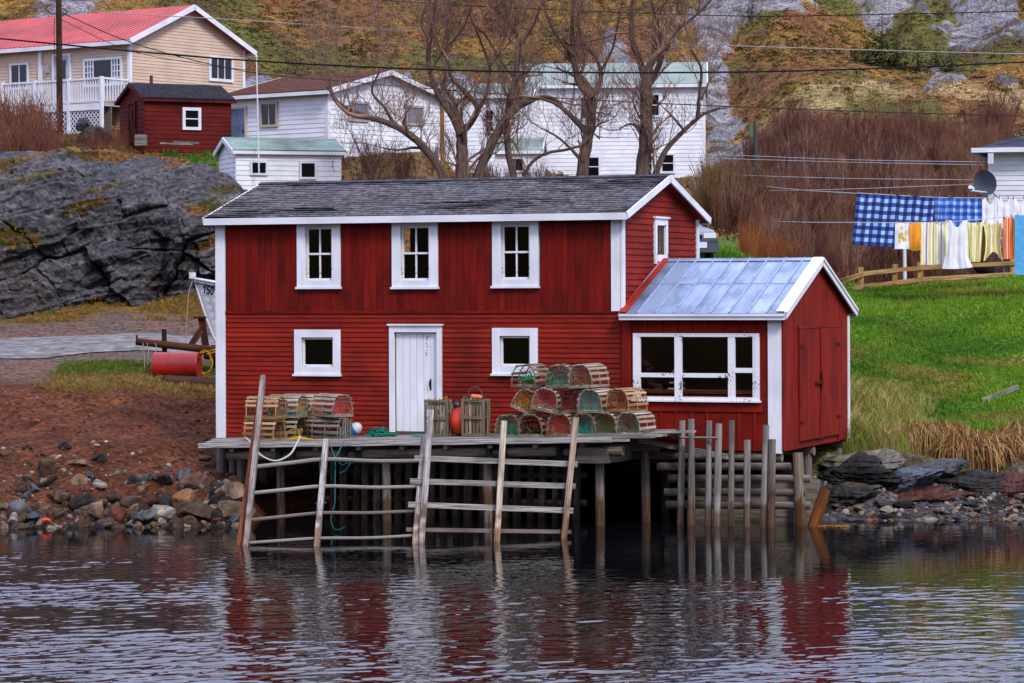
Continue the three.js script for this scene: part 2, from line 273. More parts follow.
function hillColor(x, z) {
  const d = -z, b = bear(x, z), n = fbm(x * 0.16, z * 0.1, 0, 4), m = fbm(x * 0.9, z * 0.6, 0, 4), q = fbm(x * 0.33 + 8, z * 0.25, 0, 4);
  let c = mix3(HC.gold, HC.rust, clamp(0.5 + q * 2.6));
  c = mix3(c, HC.olive, step(0.02, 0.22, n + m * 0.3 + (b > 880 && d > 148 ? 0.16 : 0)));
  c = mix3(c, HC.dark, step(0.12, 0.34, m * 0.8 - q * 0.5) * 0.75);
  c = mix3(c, HC.straw, 0.75 * step(0.55, 1.0, Math.exp(-Math.pow((d - 146.5 - n * 5) / 3.2, 2)) + m * 0.7) * (b > 700 ? 0.85 : 0.25));
  const r = rockAmount(x, z);
  const crack = step(0.02, 0.06, Math.abs(vnoise(x * 0.8 + n * 3, z * 0.5 + m * 2, 0)));
  const streak = fbm(x * 0.5 + z * 0.3, z * 1.6, 0, 4), tone = mix3(HC.rock, HC.rock2, clamp(0.45 + m * 1.4 + streak * 1.8));
  c = mix3(c, mix3(mix3(tone, HC.pale, clamp(streak * -2.2 - 0.2)), HC.dark, Math.max((1 - crack) * 0.6, step(0.14, 0.3, streak + m * 0.5) * 0.7)), r);
  const v = 0.92 + 0.5 * m;
  return [c[0] * v, c[1] * v, c[2] * v];
}
{
  const X0 = -62, X1 = 62, Z0 = -238, Z1 = -136, nx = 520, nzz = 420;
  const ht = (x, z) => groundH(x, z) - (z > -139 ? 0.25 : 0) + 0.55 * rockAmount(x, z) * (0.5 + fbm(x * 0.6, z * 0.45, 0, 3));
  solo('hillside', sheet(X0, X1, nx, Z0, Z1, nzz, ht, hillColor), mat('#ffffff', { vertexColors: true, map: T.fine, bumpMap: T.rough, bumpScale: 0.12, roughness: 0.98 }), 'heath hillside with bare grey rock behind the houses', 'hillside', null, 'structure');
  solo('hilltop', sheet(-330, 330, 110, -520, -236, 46, (x, z) => groundH(x, z) - (z > -242 ? 0.6 : 0), hillColor), mat('#ffffff', { vertexColors: true, map: T.fine, roughness: 0.98 }), 'upper hill beyond the heath slope', 'hillside', null, 'structure');
  for (const s of [-1, 1]) solo('hill_flank', sheet(s > 0 ? 37.5 : -330, s > 0 ? 330 : -37.5, 90, -238, -50, 60, (x, z) => groundH(x, z) - 0.3 - (Math.abs(x) < 61 && z < -130 ? 0.9 : 0), (x, z) => -z < 130 ? mix3(GC.heath, GC.heath2, clamp(0.5 + fbm(x * 0.2, z * 0.2, 0, 3))) : hillColor(x, z)), mat('#ffffff', { vertexColors: true, map: T.fine, roughness: 0.98 }), s > 0 ? 'shore and hill beyond the right edge of the harbour' : 'shore and hill beyond the left edge of the harbour', 'hillside', null, 'structure');
  // the other side of the harbour, behind the viewpoint: the dark land that the window panes mirror
  solo('opposite_shore', sheet(-420, 420, 90, 14, 260, 40, (x, z) => -1 + 44 * step(14, 120, z + 12 * fbm(x * 0.02, 1, 0, 2)) + 5 * fbm(x * 0.05, z * 0.05, 0, 3) * step(16, 40, z) - 3.2 * (1 - step(14, 22, z)), (x, z) => mix3(L3('#4e4a18'), L3('#3c2c1a'), clamp(0.5 + 2 * fbm(x * 0.1, z * 0.1, 0, 3)))), mat('#ffffff', { vertexColors: true, roughness: 0.98 }), 'dark heath hill on the other side of the harbour', 'hillside', null, 'structure');
}
// gravelled road along the foot of the rock
{
  const P = [], U = [], I = []; const N = 120, W = 8;
  for (let i = 0; i <= N; i++) for (let j = 0; j <= W; j++) {
    const px = lerp(-250, 330, i / N), near = lerp(74.4, 76.6, clamp(px / 220)) + 0.12 * fbm(px * 0.05, 3, 0, 3), far = lerp(79.4, 80.2, clamp(px / 220)) + 0.12 * fbm(px * 0.05, 9, 0, 3);
    const d = lerp(near, far, j / W), x = (px - 512) * d / F;
    P.push(x, groundH(x, -d) + 0.03 + 0.05 * Math.sin(Math.PI * j / W), -d); U.push(x, d);
    if (i < N && j < W) { const a = i * (W + 1) + j, b = a + W + 1; I.push(a, b, a + 1, b, b + 1, a + 1); }
  }
  const g = new THREE.BufferGeometry(); g.setAttribute('position', new THREE.Float32BufferAttribute(P, 3)); g.setAttribute('uv', new THREE.Float32BufferAttribute(U, 2)); g.setIndex(I); g.computeVertexNormals();
  solo('road', g, mat('#848080', { map: T.mott, roughness: 0.97 }), 'pale gravel road below the rock outcrop', 'road', null, 'structure');
}

// ---- harbour water: real wavelets, smaller in the lee of the wharf
{
  const r = rng(77), W = [];
  for (let i = 0; i < 64; i++) { const l = 0.11 * Math.pow(8, Math.pow(r(), 1.4)), a = (r() - 0.5) * 1.7 + (r() < 0.4 ? 0.35 : 0), k = 2 * Math.PI / l; W.push([k * Math.sin(a), k * Math.cos(a), r() * 6.28, 0.0125 / k]); }
  const H = (x, z) => {
    let s = 0; for (const w of W) s += w[3] * Math.sin(w[0] * x + w[1] * z + w[2]);
    const sh = 6.5 * step(-3.2, -5.2, x), lee = lerp(1.05, 0.13, step(41 + sh, 47.5 + sh, -z + 2.2 * fbm(x * 0.25, z * 0.25, 0, 3))) * (0.5 + 0.85 * step(-0.25, 0.3, fbm(x * 0.22 + 3, z * 0.3, 0, 4)));
    return WATER + s * lee;
  };
  T.ripple = tex(1024, 1024, (u, v) => g3(0.5 + 0.30 * pfbm(u, v, 14, 40, 3) + 0.20 * pfbm(u, v, 50, 110, 2)), { srgb: false, rx: 0.22, ry: 0.22 });
  const wm = new THREE.MeshPhysicalMaterial({ color: col('#08090b'), roughness: 0.02, ior: 1.333, specularIntensity: 1, bumpMap: T.ripple, bumpScale: 0.002 });
  const g = sheet(-11.6, 11.6, 430, -62, -30, 780, H);
  solo('water', g, wm, 'dark rippled harbour water', 'water', null, 'structure');
  const far = new THREE.PlaneGeometry(900, 120, 1, 1).rotateX(-Math.PI / 2).translate(0, WATER - 0.16, -14);
  const fu = far.attributes.uv; for (let i = 0; i < fu.count; i++) fu.setXY(i, fu.getX(i) * 900, fu.getY(i) * 120);
  solo('harbour', far, wm, 'open harbour water around the wharf', 'water', null, 'structure');
}

// ---- the rock outcrop above the road
const cellHash = (i, j, s) => hash3(i, j, s);
function voro(x, y, s) { const xi = Math.floor(x), yi = Math.floor(y); let b = 9, b2 = 9, id = 0; for (let i = -1; i <= 1; i++) for (let j = -1; j <= 1; j++) { const cx = xi + i + cellHash(xi + i, yi + j, s), cy = yi + j + cellHash(xi + i, yi + j, s + 1), q = (cx - x) ** 2 + (cy - y) ** 2; if (q < b) { b2 = b; b = q; id = cellHash(xi + i, yi + j, s + 2); } else if (q < b2) b2 = q; } return [id, Math.sqrt(b2) - Math.sqrt(b)]; }
const rockTop = (() => { const K = [[-180, 150], [-60, 156], [20, 154], [60, 151], [110, 154], [150, 161], [190, 171], [215, 181], [240, 196], [270, 222], [300, 262], [330, 300]]; return (px) => { for (let i = 1; i < K.length; i++) if (px < K[i][0]) return lerp(K[i - 1][1], K[i][1], sm(clamp((px - K[i - 1][0]) / (K[i][0] - K[i - 1][0])))); return 300; }; })();
const rockSurf = [];
{
  const NX = 560, NY = 300, P = new Float32Array((NX + 1) * (NY + 1) * 3), U = new Float32Array((NX + 1) * (NY + 1) * 2), K = new Float32Array(P.length), I = [];
  const grey = [L3('#57565a'), L3('#6e6d72'), L3('#403e3e'), L3('#8e8d92')], lich = L3('#8a5a24'), moss = L3('#55521c'), brown = L3('#4a3e34');
  for (let i = 0; i <= NX; i++) for (let j = 0; j <= NY; j++) {
    const x = lerp(-20.5, -5.4, i / NX), px = 512 + F * x / 88, base = 3.6, topY = hAt(px, rockTop(px), 94) + 0.15 * fbm(x * 0.8, 2, 0, 3);
    const t = j / NY, q = Math.min(1, t / 0.82), back = Math.max(0, (t - 0.82) / 0.18);
    let y = lerp(base, topY, q), hgt = (y - base) / 5.5;
    const wall = step(150, 90, px) * 0.0;
    let d = 85.2 + 0.35 * (y - base) + Math.max(0, hgt - 0.62) * Math.max(0, hgt - 0.62) * 30 + wall + back * 7 + 1.2 * Math.sin(x * 0.5 + 1);
    d -= step(60, 0, px) * (1 - hgt) * 1.3; d += step(185, 250, px) * 2.2;
    y -= back * back * 0.7;
    const lo = 1 - step(0.42, 0.75, hgt);
    // strata dipping gently to the left: ledges above, broken joints and blocks below
    const qy0 = y * 0.95 - x * 0.24 + 0.7 * fbm(x * 0.22, y * 0.4, 0, 3), qy = qy0 + 0.55 * fbm(qy0 * 0.8, x * 0.12, 6, 3);
    const saw = (s, k) => { const f = s - Math.floor(s); return f < k ? f / k : (1 - f) / (1 - k); };
    const m1 = step(-0.25, 0.35, fbm(x * 0.28 + 2, qy * 1.1, 3, 3)), m2 = step(0.0, 0.4, fbm(x * 0.55 + 7, qy * 1.6, 8, 3));
    const led = saw(qy * 1.25 + hash3(Math.floor(qy * 1.25), 3, 1) * 0.3, 0.86), led2 = saw(qy * 4.1 + 1.3 * fbm(x * 0.8, y * 1.4, 2, 3), 0.72);
    const wx = x + 0.5 * fbm(x * 0.7, y * 0.7, 3.3, 4), wy = y + 0.4 * fbm(x * 0.7 + 9, y * 0.7, 1.7, 4);
    const [c1, e1] = voro(wx * 0.42 + wy * 0.18, wy * 0.5 - wx * 0.14, 11), [c2, e2] = voro(wx * 1.05 - wy * 0.35, wy * 1.9 - wx * 0.5, 23), [c3, e3] = voro(wx * 2.6 - wy * 0.9, wy * 4.2 - wx * 1.1, 37);
    const led3 = saw(qy * 2.7 + 0.8 * fbm(x * 0.5 + 4, y * 0.9, 9, 3), 0.8);
    let out = (1 - lo) * (0.60 * led * (0.35 + 0.65 * m1) + 0.30 * led3 * (0.3 + 0.7 * m2) + 0.10 * led2 * m2) + lo * 0.16 * led3 + lo * (0.10 * led2 * m2 + 0.14 * led) + (0.30 + 1.1 * lo) * (c1 - 0.5) + (0.20 + 0.42 * lo) * (c2 - 0.5) + (0.05 + 0.12 * lo) * (c3 - 0.5);
    out -= (1 - step(0, 0.05, e1)) * (0.12 + 0.25 * lo) * m1 + (1 - step(0, 0.07, e2)) * 0.12 * m2;
    out += 0.35 * fbm(x * 0.7, y * 0.7, 5, 3) + 0.10 * fbm(x * 3, y * 4, 2, 4);
    const gully = Math.exp(-Math.pow((px - 160 - (y - 5) * 4) / 9, 2)) * lo; out -= gully * 0.9;
    d -= out * (1 - back);
    const k = i * (NY + 1) + j;
    P.set([x, y + 0.15 * out * (1 - lo), -d], k * 3); U.set([x, y + d * 0.3], k * 2);
    const m = fbm(x * 2.2, y * 3.1, 7, 4), n = fbm(x * 0.6 + 3, y * 0.9, 1, 3);
    let c = mix3(grey[0], grey[1], clamp(0.5 + n * 1.8 + m * 0.6 + (c2 - 0.5) * 0.5)); c = mix3(c, grey[2], clamp((c1 - 0.5) * 0.8 + m * 0.8)); c = mix3(c, grey[3], clamp(m * 2.2 - 0.75) * 0.7); c = mix3(c, brown, clamp(0.1 + n * 1.5 + (c3 - 0.5) * 0.5) * 0.6);
    const li = step(0.20, 0.36, fbm(x * 0.55 + 11, qy0 * 2.1 + 4, 2, 4) + 0.14 * fbm(x * 3, y * 4, 1, 3) + 0.35 * Math.exp(-Math.pow((px - 5) / 30, 2) - Math.pow((y - 6.6) / 0.5, 2)) - 0.03 + step(150, 200, px) * 0.10); c = mix3(c, mix3(lich, moss, clamp(0.5 + 2 * vnoise(x, y, 4))), li * 0.85);
    const v = 0.85 + 0.55 * m; K.set([c[0] * v, c[1] * v, c[2] * v], k * 3);
    if (j > 10 && q < 1) rockSurf.push([x, y, -d, li, lo]);
    if (i < NX && j < NY) { const a = k, b = k + NY + 1; I.push(a, b, a + 1, b, b + 1, a + 1); }
  }
  const g = new THREE.BufferGeometry(); g.setAttribute('position', new THREE.BufferAttribute(P, 3)); g.setAttribute('uv', new THREE.BufferAttribute(U, 2)); g.setAttribute('color', new THREE.BufferAttribute(K, 3)); g.setIndex(I); g.computeVertexNormals();
  solo('rock_outcrop', g, mat('#ffffff', { vertexColors: true, map: T.fine, bumpMap: T.rough, bumpScale: 0.07, roughness: 0.93 }), 'layered grey rock outcrop above the road with rusty lichen patches', 'rock outcrop', null, 'structure');
}
console.log('terrain done');
// ------------------------------------------------------------------ the red fishing stage
const TH = 22 * Math.PI / 180, ORG = [2.18, 0, -57];
const frameAt = (lx, y, lz) => V(ORG[0] + Math.cos(TH) * lx - Math.sin(TH) * lz, y, ORG[2] + Math.sin(TH) * lx + Math.cos(TH) * lz);   // stage frame -> world
const stage = thing('fishing_stage', 'two storey red wooden fishing stage with white trim on the wharf', 'building', ORG, -TH);
{
  const r = rng(5), L = -9.05, D = -4.83, B = 1.72, E = 6.42, RY = 7.24, half = D / 2;
  // openings in the front (casing outlines): [x0,x1,y0,y1]
  const up = [[-7.18, -6.18, 4.97, 6.36], [-5.0, -3.97, 4.96, 6.36], [-2.76, -1.75, 4.97, 6.36]], low = [[-7.25, -6.19, 3.15, 4.09], [-2.77, -1.78, 3.19, 4.13]], door = [-5.07, -3.89, 1.98, 4.18];
  const inset = (o, a, b = a, c = a) => [o[0] + a, o[1] - a, o[2] + b, o[3] - c];
  const upO = up.map((o) => inset(o, 0.19, 0.14, 0.13)), lowO = low.map((o) => inset(o, 0.16)), doorO = [door[0] + 0.11, door[1] - 0.11, door[2], door[3] - 0.14];
  const holes = [...upO, ...lowO, doorO];
  // walls: a core with real openings, floors, back wall with one window that lets the hillside show through
  part(stage, 'wall', wallWithHoles([[L, B], [0, B], [0, E], [L, E]], holes, 0.1), M.inside, [0, 0, 0]);
  const backO = [-7.2, -6.72, 5.75, 6.32];
  const backWall = part(stage, 'wall', wallWithHoles([[L, B], [0, B], [0, E], [L, E]], [backO], 0.1), M.redLap[0], [0, 0, D + 0.1]);
  part(backWall, 'muntin', box(0.04, 0.56, 0.04, -6.96, 6.03, -0.05), M.white);
  const gab = [[0, B], [-D, B], [-D, E], [-half, RY], [0, E]], gwin = [1.93, 2.79, 5.5, 6.3];
  part(stage, 'wall', wallWithHoles(gab, [[2.16, 2.56, 5.62, 6.16]], 0.1).rotateY(Math.PI / 2), M.inside, [0, 0, 0]);
  part(stage, 'wall', wallWithHoles(gab, [], 0.1).rotateY(Math.PI / 2), M.redGable[0], [L + 0.1, 0, 0]);
  part(stage, 'floor', box(8.8, 0.12, 4.6, L / 2, 1.80, half), M.inside); part(stage, 'floor', box(8.8, 0.14, 4.6, L / 2, 4.4, half), M.inside);
  // lower front: lapped boards, one mesh each
  let i = 0;
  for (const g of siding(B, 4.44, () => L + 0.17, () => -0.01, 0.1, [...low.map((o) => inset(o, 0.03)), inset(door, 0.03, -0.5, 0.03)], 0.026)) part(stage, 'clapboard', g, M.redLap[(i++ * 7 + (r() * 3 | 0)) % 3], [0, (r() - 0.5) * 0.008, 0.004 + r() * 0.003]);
  // upper front: upright boards
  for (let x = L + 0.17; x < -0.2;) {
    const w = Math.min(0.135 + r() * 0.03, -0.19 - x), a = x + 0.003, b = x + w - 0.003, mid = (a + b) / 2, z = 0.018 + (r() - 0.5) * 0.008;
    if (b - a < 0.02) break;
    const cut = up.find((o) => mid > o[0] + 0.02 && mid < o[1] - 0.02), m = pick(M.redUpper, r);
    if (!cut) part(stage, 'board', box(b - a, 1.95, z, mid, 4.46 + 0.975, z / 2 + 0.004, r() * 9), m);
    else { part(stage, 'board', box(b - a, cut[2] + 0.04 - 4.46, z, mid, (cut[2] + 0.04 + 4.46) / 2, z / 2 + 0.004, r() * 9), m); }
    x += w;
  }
  part(stage, 'belt_board', box(9.05 - 0.2, 0.05, 0.045, L / 2, 4.452, 0.028), M.redUpper[2]);
  // gable end boards
  const gLo = (y) => y <= E ? 0.17 : (y - E) / (RY - E) * -half, gHi = (y) => y <= E ? -D - 0.06 : -D - (y - E) / (RY - E) * -half;
  for (const g of siding(B, RY, gLo, gHi, 0.125, [gwin], 0.028)) part(stage, 'clapboard', g.rotateY(Math.PI / 2), pick(M.redGable, r), [0.004, 0, 0]);
  for (const g of siding(B, RY, (y) => -gHi(y), (y) => -gLo(y), 0.125, [], 0.028)) part(stage, 'clapboard', g.rotateY(-Math.PI / 2), pick(M.redGable, r), [L - 0.004, 0, 0]);
  for (const g of siding(B, E, () => 0, () => 9.05, 0.25, [[6.7, 7.22, 5.73, 6.34]], 0.026)) part(stage, 'clapboard', g.rotateY(Math.PI).translate(0, 0, D - 0.004), pick(M.redGable, r));
  // corner boards
  part(stage, 'corner_board', box(0.17, E - 1.68, 0.05, L + 0.085, (E + 1.68) / 2, 0.028), M.white);
  part(stage, 'corner_board', box(0.05, E - 1.68, 0.17, L - 0.028, (E + 1.68) / 2, -0.03), M.white);
  part(stage, 'corner_board', box(0.19, 6.4 - 4.47, 0.05, -0.095, (6.4 + 4.47) / 2, 0.03), M.white);
  part(stage, 'corner_board', box(0.05, 6.4 - 4.47, 0.15, 0.036, (6.4 + 4.47) / 2, -0.02), M.white);
  part(stage, 'corner_board', box(0.05, 1.9, 0.13, 0.036, 5.45, D + 0.06), M.white);
  // windows
  const sashWindow = (o, q, cross) => {
    const [x0, x1, y0, y1] = o, [a, b, c, d] = q, mx = (a + b) / 2;
    const w = part(stage, 'window', merge([box(a - x0, y1 - y0, 0.06, (x0 + a) / 2, (y0 + y1) / 2, 0.034, r() * 5), box(x1 - b, y1 - y0, 0.06, (x1 + b) / 2, (y0 + y1) / 2, 0.034, r() * 5), box(b - a, y1 - d, 0.058, mx, (y1 + d) / 2, 0.033), box(b - a, c - y0, 0.056, mx, (y0 + c) / 2, 0.032)]), M.white);
    part(w, 'sill', box(x1 - x0 + 0.05, 0.045, 0.1, (x0 + x1) / 2, y0 - 0.01, 0.05), M.white);
    part(w, 'sash', merge([box(0.045, d - c, 0.04, a + 0.0225, (c + d) / 2, -0.03), box(0.045, d - c, 0.04, b - 0.0225, (c + d) / 2, -0.03), box(b - a - 0.09, 0.045, 0.04, mx, d - 0.0225, -0.03), box(b - a - 0.09, 0.05, 0.04, mx, c + 0.025, -0.03)]), M.whiteChip);
    if (cross) { part(w, 'muntin', box(0.03, d - c - 0.1, 0.03, mx, (c + d) / 2, -0.028), M.whiteChip); part(w, 'meeting_rail', box(b - a - 0.09, 0.04, 0.045, mx, (c + d) / 2, -0.026), M.whiteChip); }
    const py = cross ? [[c + 0.05, (c + d) / 2], [(c + d) / 2, d - 0.045]] : [[c + 0.05, d - 0.045]], pxs = cross ? [[a + 0.045, mx], [mx, b - 0.045]] : [[a + 0.045, b - 0.045]];
    for (const [p, s] of py) for (const [m, n] of pxs) part(w, 'pane', new THREE.PlaneGeometry(n - m, s - p).translate((m + n) / 2, (p + s) / 2, -0.04), M.glass);
    return w;
  };
  up.forEach((o, k) => sashWindow(o, upO[k], true)); low.forEach((o, k) => sashWindow(o, lowO[k], false));
  // gable window
  { const gw = part(stage, 'window', merge([box(0.05, 0.94, 0.12, 0.032, 5.9, -2.02), box(0.05, 0.94, 0.12, 0.032, 5.9, -2.70), box(0.05, 0.14, 0.56, 0.03, 6.30, -2.36), box(0.05, 0.14, 0.56, 0.03, 5.55, -2.36)]), M.whiteChip);
    part(gw, 'pane', new THREE.PlaneGeometry(0.56, 0.64).rotateY(Math.PI / 2).translate(-0.02, 5.92, -2.36), M.glass);
    part(gw, 'drip_cap', box(0.09, 0.04, 0.92, 0.045, 6.39, -2.36), M.whiteChip);
    part(gw, 'curtain', new THREE.PlaneGeometry(0.5, 0.66, 8, 1).rotateY(Math.PI / 2).translate(-0.13, 5.9, -2.36), mat('#b9b6b8', { map: T.mott })); }
  // door
  { const [x0, x1, y0, y1] = door, [a, b, , d] = doorO;
    const df = part(stage, 'door_frame', merge([box(a - x0, y1 - y0, 0.06, (x0 + a) / 2, (y0 + y1) / 2, 0.034), box(x1 - b, y1 - y0, 0.06, (x1 + b) / 2, (y0 + y1) / 2, 0.034), box(b - a, y1 - d, 0.058, (a + b) / 2, (y1 + d) / 2, 0.033)]), M.white);
    part(df, 'drip_cap', box(x1 - x0 + 0.06, 0.035, 0.1, (x0 + x1) / 2, y1 + 0.012, 0.05), M.white);
    const leaf = part(stage, 'door', box(b - a - 0.02, d - y0 - 0.02, 0.03, (a + b) / 2, (y0 + d) / 2, -0.06), M.whiteChip);
    const n = 6, w = (b - a - 0.02) / n;
    for (let k = 0; k < n; k++) part(leaf, 'board', box(w - 0.008, d - y0 - 0.03, 0.02 + r() * 0.006, a + 0.01 + w * (k + 0.5), (y0 + d) / 2, -0.034, r() * 9), k % 3 === 1 ? M.whiteChip : M.white);
    part(leaf, 'handle', merge([tube([[b - 0.17, 3.05, -0.02], [b - 0.17, 3.03, 0.03], [b - 0.17, 2.9, 0.03], [b - 0.17, 2.88, -0.02]], 0.011, 10, 5), box(0.035, 0.22, 0.01, b - 0.17, 2.965, -0.018)]), M.iron); }
  // a blue garment and a dim board hanging inside, behind the middle window
  part(stage, 'hanging_coat', new THREE.CylinderGeometry(0.1, 0.17, 0.5, 10, 3).translate(-4.22, 5.2, -0.7), mat('#1b3fb0', { map: T.mott }));
  // roof: deck, shingle courses, fascia and rake boards
  const eZ = 0.25, eY = 6.44, x0 = L - 0.22, x1 = 0.22, slope = (7.26 - eY) / (eZ - half), sl = Math.hypot(eZ - half, 7.26 - eY), ang = Math.atan(slope);
  const roof = part(stage, 'roof', merge([[1, eZ], [-1, D - eZ]].map(([s, ez]) => { const g = box(x1 - x0 - 0.01, 0.04, sl + 0.01); g.rotateX(s * ang); return g.translate((x0 + x1) / 2, (eY + 7.26) / 2 - 0.04, (ez + half) / 2); })), M.dark);
  const shingles = [], cc = [], rr = rng(31), courses = 19, tabs = 31;
  for (const side of [1, -1]) for (let c = 0; c < courses; c++) for (let t = 0; t <= tabs; t++) {
    const wd = (x1 - x0) / tabs, xa = Math.max(x0, x0 + (t - (c % 2) * 0.5) * wd), xb = Math.min(x1, x0 + (t + 1 - (c % 2) * 0.5) * wd); if (xb - xa < 0.03) continue;
    const e = sl / courses, s0 = c * e - 0.02, s1 = (c + 1) * e + 0.03;
    const worn = step(0.10, 0.30, fbm((xa) * 0.55 + side * 9, c * 0.33, 0, 3) + 0.1 * (rr() - 0.5) + 0.08 * step(8, 15, c));
    const lift = 0.010 + rr() * 0.008 + worn * rr() * 0.02, g = box(xb - xa - 0.006, 0.007, s1 - s0, 0, 0, 0, rr() * 20);
    g.rotateX(side * (ang - lift / e * 0.9)); 
    const sc = (s0 + s1) / 2, zc = side > 0 ? eZ - Math.cos(ang) * sc : D - eZ + Math.cos(ang) * sc, yc = eY + Math.sin(ang) * sc + lift * 0.5;
    shingles.push(g.translate((xa + xb) / 2, yc, zc));
    const v = (0.86 + rr() * 0.3) * lerp(1, 0.55, worn) ; cc.push(mix3([0.135 * v, 0.133 * v, 0.155 * v], [0.175 * v, 0.15 * v, 0.15 * v], rr() * 0.6), g.attributes.position.count);
  }
  const sg = merge(shingles), ca = new Float32Array(sg.attributes.position.count * 3); let o = 0; for (let k = 0; k < cc.length; k += 2) for (let j = 0; j < cc[k + 1]; j++) { ca.set(cc[k], o); o += 3; }
  sg.setAttribute('color', new THREE.BufferAttribute(ca, 3));
  const sh = part(roof, 'shingles', sg, mat('#ffffff', { vertexColors: true, map: T.fine, roughness: 0.93 })); sh.userData.kind = 'stuff';
  part(roof, 'ridge_cap', merge([1, -1].map((s) => { const g = box(x1 - x0, 0.012, 0.16); g.rotateX(s * ang); return g.translate((x0 + x1) / 2, 7.268, half + s * 0.075); })), mat('#4a4a52', { map: T.fine, roughness: 0.95 }));
  part(roof, 'fascia', box(x1 - x0, 0.14, 0.035, (x0 + x1) / 2, eY - 0.075, eZ + 0.005), M.white);
  part(roof, 'fascia', box(x1 - x0, 0.14, 0.035, (x0 + x1) / 2, eY - 0.075, D - eZ - 0.005), M.white);
  for (const xx of [x0, x1]) for (const s of [1, -1]) { const g = box(0.035, 0.14, sl + 0.03); g.rotateX(s * ang); part(roof, 'rake_board', g.translate(xx + (xx > -1 ? 0.006 : -0.006), (eY + 7.26) / 2 - 0.06, half + s * (eZ - half) / 2), M.white); }
  part(roof, 'soffit', box(x1 - x0 - 0.1, 0.02, 0.24, (x0 + x1) / 2, eY - 0.13, 0.125), M.redUpper[1]);
  for (const s of [1, -1]) { const g = box(0.2, 0.02, sl); g.rotateX(s * ang); part(roof, 'soffit', g.translate(x1 - 0.12, (eY + 7.26) / 2 - 0.11, half + s * (eZ - half) / 2), M.redUpper[0]); }
}
